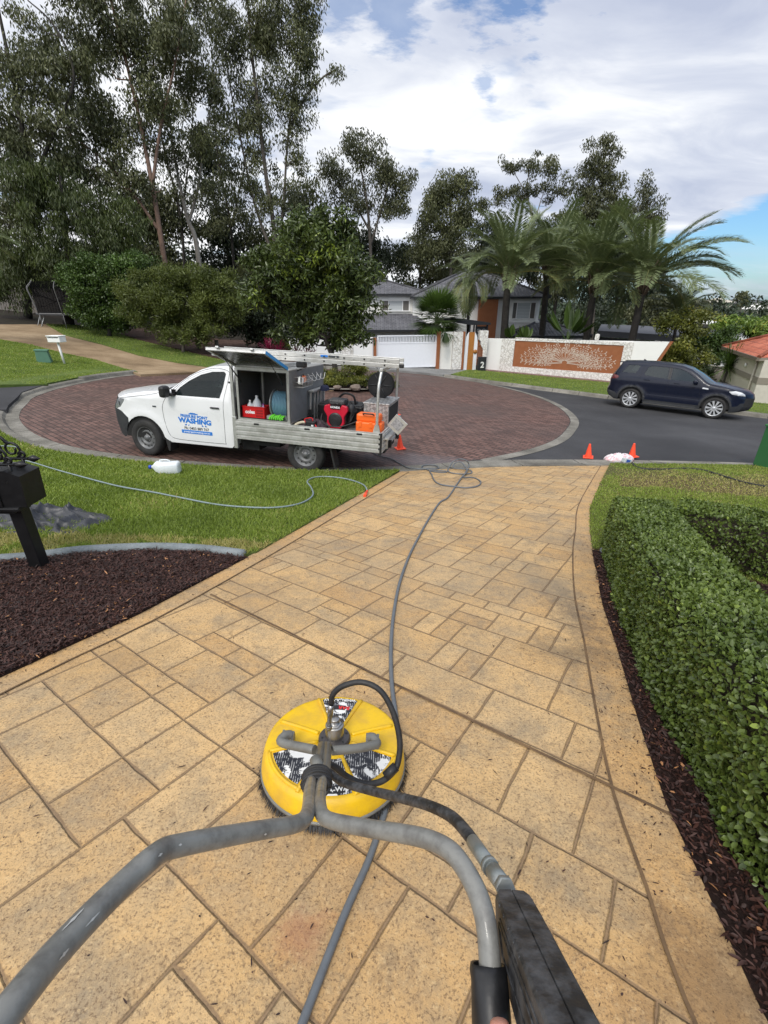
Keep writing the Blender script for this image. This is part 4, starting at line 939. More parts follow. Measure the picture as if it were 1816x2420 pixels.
# ------------------------------------------------------------------ grass blades, chips, litter
m_grass = leafmat('grass_blade', (.06, .10, .014), (.27, .35, .06), .5, .3, (.42, .36, .14))
m_chip = leafmat('mulch_chip', (.011, .004, .003), (.090, .034, .023), .6, 0., (.40, .19, .08))
def scatter(poly, n, ymax=99, dens=None):
    xs = [p[0] for p in poly]; ys = [p[1] for p in poly]; out = []
    x0, x1, y0, y1 = min(xs), max(xs), min(ys), max(ys)
    while len(out) < n:
        X = RNG.uniform(x0, x1, n); Y = RNG.uniform(y0, y1, n); Q = RNG.random(n)
        for x, y, q in zip(X, Y, Q):
            if y < ymax and (dens is None or q < dens(x, y)) and inpoly(x, y, poly): out.append((x, y))
            if len(out) >= n: break
    return np.array(out)
def blades(name, poly, n, hfun, L, w, dens, dryf, label):
    p = scatter(poly, n, dens=dens); z = np.array([hfun(x, y) for x, y in p])
    nz = np.array([noise.noise(Vector((x * 1.3, y * 1.3, 0))) for x, y in p]); dry = np.array([dryf(x, y) for x, y in p])
    P = np.column_stack([p, z]); a = RNG.uniform(0, 2 * PI, n); lean = RNG.uniform(.3, 1.6, n)
    A = np.stack([np.cos(a) * lean, np.sin(a) * lean, np.ones(n)], 1); A = unit(A) * (L * RNG.uniform(.5, 1.25, n))[:, None]
    b = RNG.uniform(0, 2 * PI, n); B = unit(np.cross(A, np.stack([np.cos(b), np.sin(b), np.zeros(n)], 1))) * w
    sz = np.clip(np.hypot(p[:, 0], p[:, 1]) / 5, .7, 2.2)[:, None]; B = B * sz
    tint = .55 + .30 * nz + RNG.normal(0, .15, n) + dry * .5
    me = leafmesh(name, P, A, B, m_grass, np.clip(tint, 0, 1)); o = link(bpy.data.objects.new(name, me)); return tag(o, label, 'grass', kind='stuff')
def near(x, y): return min(1., (4.2 / max(2.5, math.hypot(x, y))) ** 1.3)
inview = [(-9.5, 12), (-9, 8), (-4.9, 2.3), (0.5, 2), (.5, 8), (-6.2, 9.5), (-8.5, 12)]
vl = [p for p in lawnL]
def dl(x, y): return near(x, y) if (x > -y * 1.02 - .3) else 0
blades('grass', lawnL, 105000, lambda x, y: Hn(x, y) + .008, .058, .0045, dl, lambda x, y: 1. if (y < 3.75 + .12 * noise.noise(Vector((x * 3, y * 3, 0)))) and x > -4 and noise.noise(Vector((x * 4, y * 4, 5))) > -.25 else 0., 'lush green grass of the left front lawn')
cb = hitf(1400, 1040, Hn)
def dryR(x, y):
    d = math.hypot((x - 6.2) / 2.6, (y - 7.4) / 1.2) + .5 * noise.noise(Vector((x * 1.4, y * 1.4, 2))); return .9 if d < .9 else (.35 if d < 1.3 else .1)
def dr(x, y): return near(x, y) * (1.0 if dryR(x, y) < .5 else .42) if x < y * 1.02 + .5 else 0
blades('grass', lawnR, 60000, lambda x, y: Hn(x, y) + .006, .04, .0035, dr, dryR, 'thin patchy grass of the right verge between the kerb and the hedges')
def chips(name, poly, n, hfun, label, dens=None, pale=.012):
    p = scatter(poly, n, dens=dens); z = np.array([hfun(x, y) for x, y in p]) + RNG.uniform(.001, .016, n)
    P = np.column_stack([p, z]); a = RNG.uniform(0, 2 * PI, n); A = np.stack([np.cos(a), np.sin(a), RNG.normal(0, .3, n)], 1) * (RNG.uniform(.008, .038, n))[:, None]
    Nn = unit(RNG.normal(0, .45, (n, 3)) + np.array([0, 0, 1.])); B = unit(np.cross(A, Nn)) * (RNG.uniform(.0018, .0055, n))[:, None]
    t = RNG.uniform(0, .62, n); t[RNG.random(n) < pale] = 1.
    me = leafmesh6(name, P, A, B, Nn, m_chip, t, fold=.3); o = link(bpy.data.objects.new(name, me)); return tag(o, label, 'mulch', kind='stuff')
chips('mulch_chips', [p for p in mulchL if p[0] > -9.1], 46000, HmL, 'dark red brown bark chips covering the left garden bed', lambda x, y: (1. if x > -y * 1.0 - .9 and y > .5 else 0) * min(1, 2.2 / math.hypot(x, y)))
chips('mulch_chips', mulchR, 46000, HmR, 'dark bark chips in the strip under the right hedge', lambda x, y: (1. if x < 1.2 + y * .45 and y > .3 else .45), .02)
# twigs and crumbs of bark blown onto the drive
def litter():
    n = 2300; px = []
    while len(px) < n:
        x, y = RNG.uniform(-2.4, 4.5), RNG.uniform(.3, 8.8)
        if not inpoly(x, y, drive_poly): continue
        e = min(min((q.x - x) ** 2 + (q.y - y) ** 2 for q in dre) ** .5, 1.3 * min((q.x - x) ** 2 + (q.y - y) ** 2 for q in dle) ** .5)
        if RNG.random() < (.05 + .95 * math.exp(-e * 9) * (1 if noise.noise(Vector((x * 2, y * 2, 0))) > -.1 else .25)): px.append((x, y))
    p = np.array(px); P = np.column_stack([p, [Dr(x, y) + .006 for x, y in px]]); a = RNG.uniform(0, 2 * PI, n)
    A = np.stack([np.cos(a), np.sin(a), RNG.normal(0, .08, n)], 1) * (RNG.uniform(.004, .028, n) * (RNG.random(n) + .3))[:, None]
    Nn = np.tile([0, 0, 1.], (n, 1)); B = unit(np.cross(A, Nn)) * RNG.uniform(.0008, .0028, (n, 1))
    o = link(bpy.data.objects.new('leaf_litter', leafmesh6('leaf_litter', P, A, B, Nn, m_chip, RNG.uniform(0, .5, n)))); tag(o, 'scattered twigs and bark crumbs on the driveway', 'litter', kind='stuff')
litter()

# ------------------------------------------------------------------ clipped hedges
m_hl = leafmat('hedge_leaf', (.030, .052, .012), (.145, .20, .04), .36, .14, (.26, .34, .05))
m_twig = mat('twig', (.035, .025, .015), .9, dirt=.5)
def hedge(name, cpts, wid, hgt, n, label, lsz=.03, bend=None, seed=1):
    """cpts: centre line (x, y) points; a rounded box of leaves along it over a twiggy core"""
    root = empty(name, (cpts[0][0], cpts[0][1], Hn(*cpts[0])), label=label, cat='hedge', group='clipped green hedges by the driveway'); P0 = root.location.copy()
    cp = smooth_path([(x, y, 0) for x, y in cpts], 8); seg = [(cp[i + 1] - cp[i]).length for i in range(len(cp) - 1)]; cum = np.concatenate([[0], np.cumsum(seg)]); LT = cum[-1]
    pr = np.array([(p.x, p.y) for p in cp])
    s = RNG.uniform(-.06, LT + .06, n); sc = np.clip(s, 0, LT); X = np.interp(sc, cum, pr[:, 0]); Y = np.interp(sc, cum, pr[:, 1])
    i = np.clip(np.searchsorted(cum, sc) - 1, 0, len(seg) - 1); T = unit(pr[i + 1] - pr[i]); Nn = np.stack([-T[:, 1], T[:, 0]], 1)
    per = 2 * hgt + wid; u = RNG.uniform(0, per, n); hw = wid / 2
    off = np.where(u < hgt, -hw, np.where(u < hgt + wid, u - hgt - hw, hw)); h = np.where(u < hgt, u, np.where(u < hgt + wid, hgt, per - u))
    nx = np.where(u < hgt, -1., np.where(u < hgt + wid, 0, 1.)); nzv = np.where((u > hgt) & (u < hgt + wid), 1., 0.)
    # ends
    ne = int(n * wid / (LT + wid) * .8); eid = RNG.choice(n, ne * 2, replace=False); half = eid[:ne]; other = eid[ne:]
    for ids, ss, sg in ((half, 0., -1.), (other, LT, 1.)):
        X[ids] = np.interp(ss, cum, pr[:, 0]); Y[ids] = np.interp(ss, cum, pr[:, 1]); off[ids] = RNG.uniform(-hw, hw, len(ids)); h[ids] = RNG.uniform(0, hgt, len(ids)); nx[ids] = 0; nzv[ids] = 0
    en = np.zeros(n); en[half] = -1.; en[other] = 1.
    # round the edges
    q = np.clip((h / hgt - .8) / .2, 0, 1); off *= 1 - .12 * q ** 2; r2 = np.clip((np.abs(off) / hw - .7) / .3, 0, 1); h -= .05 * hgt * r2 ** 2
    bum = np.array([noise.noise(Vector((x * 4 + o * 3, y * 4, z * 4 + seed))) for x, y, z, o in zip(X, Y, h, off)])
    dep = RNG.exponential(.014, n) - .012 - bum * .03
    N3 = np.column_stack([Nn[:, 0] * nx + T[:, 0] * en, Nn[:, 1] * nx + T[:, 1] * en, nzv]); N3 = unit(N3 + 1e-6)
    Z = np.array([Hn(x, y) for x, y in zip(X, Y)]) + h
    P = np.column_stack([X + Nn[:, 0] * off, Y + Nn[:, 1] * off, Z]) - N3 * dep[:, None]
    lf = unit(N3 * .9 + RNG.normal(0, .6, (n, 3)) + np.array([0, 0, .25])); A = unit(np.cross(lf, rdir(n)) + N3 * .35 + np.array([0, 0, .12])) * (lsz * RNG.uniform(.6, 1.25, n))[:, None]
    B = unit(np.cross(A, lf)) * (np.linalg.norm(A, axis=1) * .30)[:, None]
    patch = np.array([noise.noise(Vector((x * 2.2, y * 2.2, z * 3 + 4 + seed))) for x, y, z in P]); tint = .48 + .24 * patch + RNG.normal(0, .15, n); tint[RNG.random(n) < .012] = .95
    me = leafmesh6('foliage', P - np.array(P0), A, B, lf, m_hl, tint, fold=.35); link(bpy.data.objects.new('foliage', me), root)
    mb = MB(); vs = []
    for k, p in enumerate(cp):
        t = (cp[min(k + 1, len(cp) - 1)] - cp[max(k - 1, 0)]).normalized(); nn = Vector((-t.y, t.x, 0)); z = Hn(p.x, p.y)
        for o_, hh in ((-.78, .03), (-.84, .5), (-.74, .88), (0, .90), (.74, .88), (.84, .5), (.78, .03)):
            v = p + nn * o_ * hw; vs.append((v.x - P0.x, v.y - P0.y, z + hgt * hh - P0.z))
    mb.add(vs, [(i_ * 7 + j, i_ * 7 + j + 1, i_ * 7 + j + 8, i_ * 7 + j + 7) for i_ in range(len(cp) - 1) for j in range(6)] + [tuple(range(7)), tuple(range(len(vs) - 7, len(vs)))], 0, True)
    mb.build('branches', m_twig, root)
H1 = [(2.40, 3.86), (2.14, 3.2), (1.88, 2.5), (1.68, 1.9), (1.52, 1.3), (1.42, .8), (1.35, .2), (1.33, -.3)]
H2 = [(2.72, 3.78), (3.3, 3.35), (4.1, 2.8), (5.0, 2.2), (6.0, 1.6)]
hedge('hedge', H1, .50, .52, 92000, 'long clipped green hedge running along the right side of the driveway', .0255)
hedge('hedge', H2, .46, .50, 40000, 'second clipped green hedge angling away behind the long one', .03, seed=5)

for i, (poly, n) in enumerate(((PX([(-40, 745), (0, 734), (69, 745.5), (139, 764), (208, 778), (277, 799), (298, 804)]) + [(-11.08, 20.75), (-11.43, 19.15), (-11.5, 17.5), (-11.34, 15.6)] + PX([(104, 831), (-40, 832)]), 30000),
                             (PX([(99, 700), (180, 703), (260, 719), (300, 733), (400, 757), (480, 775), (560, 790), (640, 800), (520, 797), (450, 793), (384, 784), (300, 768), (220, 744), (139, 724)]), 16000),
                             ([(3.9, 27.3)] + [q for q in fkb[2:] if q[0] < 21] + [(20.2, 24.5), (16.0, 26.3), (13.6, 26.9), (6.4, 31.2), (5.5, 31.0)], 26000))):
    blades('grass', poly, n, lambda x, y: Hf(x, y) + .015, .055, .006, None, lambda x, y: .12, ['short grass round the white letterbox and green service box', 'short grass between the pebble driveway and the bushes', 'short grass verge in front of the panelled wall'][i])

# ================================================================== vehicles
def m_glass(name, tint=(.02, .025, .03), tr=.3):
    if name in MATS: return MATS[name]
    m, n, b = newmat(name); setp(b, Base_Color=tint, Roughness=.03, Specular_IOR_Level=.6)
    t = n('BsdfTransparent'); t.inputs[0].default_value = (.55, .62, .62, 1); ms = n('MixShader'); ms.inputs[0].default_value = tr
    n.L(b.outputs[0], ms.inputs[1]); n.L(t.outputs[0], ms.inputs[2]); n.L(ms.outputs[0], m.node_tree.nodes['Material Output'].inputs[0])
    MATS[name] = m; return m
m_carwhite = mat('white_paint', (.80, .81, .82), .28, dirt=.12, dcol=(.6, .58, .54), scale=2.2, bump=0, coat=.6)
m_navy = mat('navy_paint', (.004, .007, .020), .30, .0, dirt=.1, dcol=(.01, .012, .025), bump=0, coat=.25, spec=.3)
m_trim = mat('dark_trim', (.022, .024, .027), .55, dirt=.3, dcol=(.05, .05, .05))
m_tyre = mat('tyre', (.018, .018, .018), .8, dirt=.5, dcol=(.055, .05, .045), scale=9, bump=.4)
m_rimgrey = mat('steel_rim', (.17, .175, .18), .5, .4, dirt=.5, dcol=(.09, .085, .08), scale=14)
m_alloy = mat('alloy_rim', (.62, .64, .66), .3, .6, dirt=.2)
m_alu = mat('raw_aluminium', (.58, .58, .56), .42, .75, dirt=.55, dcol=(.33, .32, .29), scale=7, bump=.15)
m_aluside = mat('tray_aluminium', (.60, .60, .58), .45, .6, dirt=.7, dcol=(.30, .29, .26), scale=5, bump=.2)
m_gap = mat('panel_gap', (.01, .01, .01), .8)
m_under = mat('underbody', (.012, .012, .012), .85, dirt=.5, dcol=(.04, .035, .03))
m_lamp = mat('lamp_lens', (.70, .72, .74), .12, dirt=.1, coat=.8)
m_lampdark = mat('lamp_dark', (.10, .11, .12), .15, .3)
m_clear_screen = m_glass('screen_glass', (.03, .035, .04), .35)
m_cglass = m_glass('cab_glass', (.02, .03, .032), .55)

def arc(cx, cz, r, a0, a1, n=14): return [(cx + r * math.cos(rad(a0 + (a1 - a0) * i / n)), cz + r * math.sin(rad(a0 + (a1 - a0) * i / n))) for i in range(n + 1)]
def body_sides(root, outline, regions, wf, width, base, step=.07, seams=(), proud=.0):
    """regions: [(part name, material, polygon, inset)]; both side walls cut from the side outline and bent by wf(x, z)"""
    V, F = cdt([outline] + [r[2] for r in regions], step)
    groups = {}
    for f in F:
        x = sum(V[i].x for i in f) / 3; z = sum(V[i].y for i in f) / 3; key = -1
        for k, r in enumerate(regions):
            if inpoly(x, z, r[2]): key = k; break
        groups.setdefault(key, []).append(f)
    for side in (0, 1):
        for k, fs in groups.items():
            nm, mt, ins = (base[0], base[1], 0) if k < 0 else (regions[k][0], regions[k][1], regions[k][3])
            ids = sorted({i for f in fs for i in f}); mp = {i: j for j, i in enumerate(ids)}; mb = MB(); vs = []
            for i in ids:
                x, z = V[i].x, V[i].y; y = wf(x, z) + ins
                vs.append((x, y if side == 0 else width - y, z))
            mb.add(vs, [tuple(mp[i] for i in f) for f in fs], 0, True)
            if k < 0: mb.build(nm, mt, root)
            else: mb.build(nm, mt, root)
    for pts, w in seams:
        pts = smooth_path([(p[0], 0, p[1]) for p in pts], 4)
        for side in (0, 1):
            mb = MB(); mb.tube([(p.x, (wf(p.x, p.z) - .0005) if side == 0 else width - wf(p.x, p.z) + .0005, p.z) for p in pts], w, 5); mb.build('panel_gap', m_gap, root)
def body_top(root, prof, wf, width, names, bulge, crown, ny=10):
    """prof: [(x, z)], names: one (part, material) per segment; strips across the body between the two side walls"""
    groups = {}
    for i in range(len(prof) - 1):
        groups.setdefault(names[i], []).append(i)
    for (nm, mt), segs in groups.items():
        mb = MB(); done = {}
        def row(i):
            x, z = prof[i]; y0 = wf(x, z); out = []
            for j in range(ny + 1):
                t = j / ny; y = y0 + (width - 2 * y0) * t; q = 1 - (2 * t - 1) ** 2; q2 = 1 - abs(2 * t - 1) ** 3
                out.append((x - bulge(x, z) * q2, y, z + crown(x, z) * q))
            return out
        for i in segs:
            a, b_ = row(i), row(i + 1); mb.add(a + b_, [(j, j + 1, ny + 2 + j, ny + 1 + j) for j in range(ny)], 0, True)
        o = mb.build(nm, mt, root)
        bm = bmesh.new(); bm.from_mesh(o.data); bmesh.ops.remove_doubles(bm, verts=bm.verts, dist=1e-4); bm.to_mesh(o.data); bm.free()
def wheel(root, x, z, y, r, wd, rr, style, side=1, steer=0.):
    """y: outer plane; side 1: outer face looks to -y"""
    g = bpy.data.objects.new('wheel', None); link(g, root); g.location = (x, y, z); g.rotation_euler = (0, 0, steer + (0 if side == 1 else PI))
    MB().lathe([(rr, .012), (rr + .01, .0), (r - .045, -.008), (r - .02, .004), (r - .004, .028), (r, .06), (r, wd - .06), (r - .01, wd - .02), (r - .05, wd), (rr, wd)], (0, 0, 0), 'Y', 40).build('tyre', m_tyre, g)
    if style == 'steel':
        MB().lathe([(rr, .010), (rr - .012, .012), (rr - .02, .045), (rr - .05, .05), (rr * .62, .03), (rr * .55, .035), (rr * .45, .06), (.075, .055), (.05, .03), (.045, .012), (.0, .010)], (0, 0, 0), 'Y', 32).build('rim', m_rimgrey, g)
        for i in range(12):
            a = 2 * PI * i / 12; rc = rr * .76
            MB().lathe([(.013, .034), (.0, .033)], (rc * math.cos(a), -.0025 + .006, rc * math.sin(a)), 'Y', 8).build('vent_hole', m_gap, g)
        for i in range(5):
            a = 2 * PI * i / 5 + .3; MB().lathe([(.011, .06), (.011, .03), (.0, .028)], (.06 * math.cos(a), .008, .06 * math.sin(a)), 'Y', 6).build('wheel_nut', m_steel, g)
    else:
        MB().lathe([(rr, .008), (rr - .012, .010), (rr - .018, .05), (rr - .03, .11)], (0, 0, 0), 'Y', 36).build('rim', m_alloy, g)
        MB().lathe([(rr - .02, .075), (.0, .075)], (0, 0, 0), 'Y', 24).build('brake', m_gap, g)
        for i in range(10):
            a = 2 * PI * i / 10; M = Matrix.Rotation(-a, 4, 'Y')
            mb = MB(); mb.prism([(.03, -.018), (rr * .55, -.026), (rr - .012, -.044), (rr - .012, .034), (rr * .55, .020), (.03, .018)], .014, .04, 'Y', M=M); mb.build('spoke', m_alloy, g)
        MB().lathe([(.055, .04), (.055, .016), (.04, .008), (.0, .008)], (0, 0, 0), 'Y', 16).build('hub_cap', m_alloy, g)
    return g
def inv_y(y, w): return w - y

UP = (.05, .054, 1)
P_U = Vector((-4.4, 8.1, Rd(-4.4, 8.1))); MU = frame_mw(P_U, rad(-12), UP)
def ute():
    root = empty('work_truck', mw=MU, label='white single cab work truck with aluminium tray and open canopy on the brick circle', cat='truck')
    Wd = 1.74
    AF = arc(0, .335, .405, 182, -2)
    AF = [p for p in AF]
    outline = [(-.50, .30), (-.60, .36), (-.655, .55), (-.66, .79), (-.625, .88), (-.56, 1.0), (-.50, 1.035), (-.3, 1.10), (.05, 1.165), (.40, 1.205), (.56, 1.235), (.74, 1.36), (.93, 1.49), (1.14, 1.60), (1.36, 1.665), (1.60, 1.69), (1.76, 1.68), (1.79, 1.60),
               (1.785, .9), (1.76, .36), (1.72, .315), (.52, .305), (.44, .36)] + [(x, z) for x, z in arc(0, .335, .405, 8, 172)] + [(-.42, .33)]
    ztop = sorted([p for p in outline[3:16]], key=lambda p: p[0])
    def zt(x):
        if x <= ztop[0][0]: return ztop[0][1]
        for a, b_ in zip(ztop[:-1], ztop[1:]):
            if a[0] <= x <= b_[0]: return a[1] + (b_[1] - a[1]) * (x - a[0]) / max(1e-6, b_[0] - a[0])
        return ztop[-1][1]
    def wf(x, z):
        y = .03
        if z > 1.12: y += (z - 1.12) * .30                                   # tumblehome
        y += .02 * max(0, (.62 - z) / .3) ** 2
        if x < -.1: y += .13 * ((-.1 - x) / .56) ** 2.4                        # nose in plan
        d = max(0, zt(x) - z); r = .055
        if d < r and z > .9: y += r * (1 - math.sqrt(max(0, 1 - (1 - d / r) ** 2)))
        # flared arch and shoulder crease
        rr = math.hypot(x, z - .335); y -= .022 * max(0, 1 - abs(rr - .44) / .09)
        if x > .4: y -= .008 * max(0, 1 - abs(z - .93) / .08)
        return y
    win = [(.665, 1.155), (1.545, 1.165), (1.60, 1.35), (1.635, 1.565), (1.60, 1.60), (1.38, 1.585), (1.17, 1.525), (.95, 1.41), (.78, 1.29)]
    bump = [(-.75, .25), (-.30, .25), (-.33, .45), (-.30, .68), (-.46, .775), (-.58, .81), (-.75, .81)]
    hl = [(-.75, .815), (-.59, .815), (-.48, .855), (-.36, .975), (-.345, 1.015), (-.50, 1.01), (-.75, .99)]
    fw = [(.625, 1.13), (.60, 1.155), (.76, 1.31), (.94, 1.44), (1.165, 1.555), (1.38, 1.618), (1.625, 1.632), (1.668, 1.59), (1.63, 1.33), (1.575, 1.135)]
    seam = [(.585, 1.19), (.46, 1.02), (.425, .88), (.44, .68), (.50, .46), (.60, .385), (.9, .37), (1.55, .375), (1.60, .42), (1.61, .8), (1.62, 1.1), (1.69, 1.5), (1.68, 1.61), (1.5, 1.648), (1.3, 1.625), (1.05, 1.53), (.8, 1.37), (.62, 1.225)]
    body_sides(root, outline, [('side_window', m_cglass, win, .018), ('front_bumper', m_trim, bump, 0), ('headlight', mat('lamp_glass', (.20, .21, .22), .1, coat=1.), hl, .002), ('window_frame', m_carwhite, fw, .006)], wf, Wd, ('body', m_carwhite),
               seams=[(seam, .0035), ([(-.62, .99), (-.45, 1.02), (-.2, 1.065), (.1, 1.115), (.35, 1.17), (.5, 1.225)], .003), ([(-.345, .69), (-.46, .775), (-.58, .808), (-.655, .81)], .003)])
    prof = [(-.50, .30), (-.60, .36), (-.655, .55), (-.66, .79), (-.64, .84), (-.60, .92), (-.56, 1.0), (-.50, 1.035), (-.3, 1.10), (.05, 1.165), (.40, 1.205), (.56, 1.235), (.74, 1.36), (.93, 1.49), (1.14, 1.60), (1.36, 1.665), (1.60, 1.69), (1.76, 1.68), (1.79, 1.60), (1.785, .9), (1.76, .36)]
    B, GR, HD, SC_, RF = ('front_bumper', m_trim), ('grille', m_gap), ('bonnet', m_carwhite), ('windscreen', m_clear_screen), ('roof', m_carwhite)
    names = [B, B, B, GR, GR, GR, HD, HD, HD, HD, ('cowl', m_trim), SC_, SC_, SC_, RF, RF, RF, RF, RF, RF]
    def bulge(x, z):
        if x < .0: return .28 * min(1, (0 - x) / .5) ** 1.2
        if .4 < x < 1.2: return .14 * (1 - (x - .4) / .8) if z < 1.6 else 0
        return 0
    def crown(x, z): return (.05 if z > .99 else 0) * (1. if x < 1.5 else .6)
    body_top(root, prof, wf, Wd, names, bulge, crown)
    MB().box((-.62, .87, .95), (.02, .9, .09)).build('grille_bar', m_trim, root)
    # cabin
    MB().box((.95, .87, .55), (1.4, 1.5, .3)).box((1.72, .87, 1.0), (.06, 1.5, .9)).build('cabin_floor', m_under, root)
    for y in (.45, 1.28): MB().box((1.42, y, .92), (.22, .46, .6), Matrix.Rotation(.18, 3, 'Y'), bev=.05).box((1.48, y, 1.33), (.11, .26, .18), bev=.04).box((1.2, y, .72), (.5, .48, .14), bev=.05).build('seat', mat('seat_cloth', (.05, .05, .055), .9), root)
    MB().box((.62, .87, 1.05), (.35, 1.42, .16), bev=.05).build('dashboard', m_under, root)
    mb = MB(); M = Matrix.Rotation(rad(62), 4, 'Y'); mb.tube([Vector((.86, 1.25, 1.12)) + (M @ Vector((.18 * math.cos(t * PI / 12), .18 * math.sin(t * PI / 12), 0))) for t in range(25)], .014, 6, cap=False); mb.build('steering_wheel', m_trim, root)
    # mirror, handle, indicator
    for sd in (0, 1):
        f = (lambda y: y) if sd == 0 else (lambda y: Wd - y)
        MB().box((.60, f(-.10), 1.225), (.13, .17, .20), Matrix.Rotation(-.2 if sd == 0 else .2, 3, 'Z'), bev=.045).box((.66, f(.01), 1.17), (.08, .12, .05), bev=.015).box((.675, f(.045), 1.2), (.07, .02, .11)).build('side_mirror', m_black, root)
        MB().box((1.455, f(.012), 1.0), (.17, .022, .028), bev=.01).build('door_handle', m_black, root)
        MB().box((.265, f(.028), .93), (.075, .012, .028), bev=.005).build('indicator', m_lampdark, root)
        MB().box((-.52, f(.20), .92), (.16, .22, .10), Matrix.Rotation(.9 if sd == 0 else -.9, 3, 'Z'), bev=.02).build('lamp_unit', m_lampdark, root)
        MB().prism([(.40, .34), (.50, .34), (.47, .14), (.44, .14)], f(.04), f(.28), 'Y').build('mudflap', m_rubber, root)
        MB().prism([(3.50, .62), (3.53, .62), (3.64, .16), (3.61, .16)], f(.03), f(.26), 'Y').build('mudflap', m_rubber, root)
    MB().box((.9, .87, .42), (2.1, 1.15, .22)).box((2.7, .87, .48), (3.4, .9, .16)).build('chassis', m_under, root)
    mb = MB(); 
    for y in (.5, 1.24): mb.box((3.0, y, .56), (3.0, .08, .12))
    mb.box((2.0, .35, .42), (.32, .3, .28)).box((2.35, .3, .50), (.5, .4, .2)).tube([(3.085, .2, .34), (3.085, 1.5, .34)], .05, 8).box((3.085, .87, .36), (.25, .28, .26), bev=.08).tube([(2.65, .22, .58), (2.60, .22, .40)], .012, 6)
    mb.build('underframe', m_under, root)
    for y0, y1 in ((.06, .40), (1.34, 1.68)): MB().prism(arc(0, .335, .41, 0, 180), y0, y1, 'Y').build('wheel_well', m_gap, root)
    wheel(root, 0, .335, .02, .335, .21, .205, 'steel', 1, rad(-6)); wheel(root, 3.085, .335, .03, .335, .21, .205, 'steel')
    wheel(root, 0, .335, Wd - .02, .335, .21, .205, 'steel', -1, rad(-6)); wheel(root, 3.085, .335, Wd - .03, .335, .21, .205, 'steel', -1)
    # tray
    TW = 1.80; x0, x1 = 1.86, 4.42; ty = -.03
    def side_prof():      # ribbed extrusion: (out, z)
        pts = []; z = .515
        for k in range(4):
            pts += [(0, z), (.014, z + .006), (.014, z + .052), (0, z + .060), (0, z + .072)]; z += .082
        pts.append((0, .845)); return pts
    sp = side_prof()
    for nm, f, rng in (('side_gate', -1, (x0, x1 - .015)), ('side_gate', 1, (x0, x1 - .015))):
        mb = MB(); yb = ty if f == -1 else ty + TW; vs = []
        for x in rng:
            for o_, z in sp: vs.append((x, yb + f * o_, z))
            vs += [(x, yb - f * .03, .845), (x, yb - f * .03, .515)]
        k = len(sp) + 2; mb.add(vs, [(j, (j + 1) % k, k + (j + 1) % k, k + j) for j in range(k)] + [tuple(range(k)), tuple(range(k, 2 * k))])
        o = mb.build(nm, m_aluside, root)
        for x in (2.25, 3.16, 4.06):
            MB().box((x, yb + f * .004, .80), (.10, .026, .034), bev=.008).build('latch', m_black, o)
    mb = MB(); vs = []
    for y in (ty + .03, ty + TW - .03):
        for o_, z in sp: vs.append((x1 + .012 + o_, y, z))
        vs += [(x1 - .015, y, .845), (x1 - .015, y, .515)]
    k = len(sp) + 2; mb.add(vs, [(j, (j + 1) % k, k + (j + 1) % k, k + j) for j in range(k)] + [tuple(range(k)), tuple(range(k, 2 * k))]); mb.build('tailgate', m_aluside, root)
    MB().box(((x0 + x1) / 2, ty + TW / 2, .72), (x1 - x0 - .01, TW - .07, .03)).build('tray_floor', mat('checker_floor', (.22, .21, .2), .6, .3, dirt=.7, dcol=(.06, .05, .045), scale=5), root)
    MB().box((x1 - .01, ty + .012, .66), (.05, .05, .36), bev=.004).build('corner_post', m_gap, root)
    mb = MB()                                                        # headboard
    for y in (ty + .02, ty + TW - .02): mb.box((1.835, y, 1.12), (.05, .045, 1.26), bev=.006); mb.box((1.84, y, .62), (.07, .06, .55), bev=.006)
    mb.box((1.835, ty + TW / 2, 1.76), (.05, TW, .045), bev=.006).box((1.835, ty + TW / 2, 1.0), (.02, TW - .06, .42))
    mb.build('headboard', m_alu, root)
    # canopy box, open towards the kerb
    m_can = mat('canopy_grey', (.20, .205, .205), .6, .2, dirt=.5, dcol=(.13, .13, .13), scale=6); m_inside = mat('canopy_inside', (.10, .10, .10), .8, .1, dirt=.3)
    a, b_, zb, ztp, yf, yb = 1.90, 2.84, .855, 1.70, .0, 1.70
    MB().box(((a + b_) / 2, (yf + yb) / 2, ztp + .006), (b_ - a, yb - yf, .012)).build('canopy_roof', m_alu, root)
    MB().box((b_, (yf + yb) / 2 + .02, (zb + ztp) / 2), (.012, yb - yf - .04, ztp - zb - .004)).build('canopy_end', m_can, root)
    MB().box((a, (yf + yb) / 2 + .02, (zb + ztp) / 2), (.012, yb - yf - .04, ztp - zb - .004)).box(((a + b_) / 2, yb, (zb + ztp) / 2), (b_ - a - .014, .012, ztp - zb)).box(((a + b_) / 2, .85, 1.28), (b_ - a - .03, .01, ztp - zb - .03)).build('canopy_wall', m_inside, root)
    MB().box(((a + b_) / 2, (yf + yb) / 2, zb - .006), (b_ - a + .02, yb - yf, .012)).build('canopy_floor', m_alu, root)
    mb = MB()
    for x in (a + .02, b_ - .02): mb.box((x, yf + .012, (zb + ztp) / 2), (.045, .03, ztp - zb), bev=.003)
    for z in (zb + .016, ztp - .016): mb.box(((a + b_) / 2, yf + .010, z), (b_ - a - .05, .028, .035), bev=.003)
    mb.box((a + .19, .6, (zb + ztp) / 2), (.03, .03, ztp - zb)).box((b_ - .35, .8, (zb + ztp) / 2), (.03, .03, ztp - zb)); mb.build('canopy_frame', m_alu, root)
    sl = MB()
    for x in (a + .046, b_ - .046): sl.box((x, yf + .002, (zb + ztp) / 2), (.012, .02, ztp - zb - .07))
    for z in (zb + .038, ztp - .038): sl.box(((a + b_) / 2, yf + .002, z), (b_ - a - .08, .02, .012))
    sl.build('canopy_seal', m_black, root)
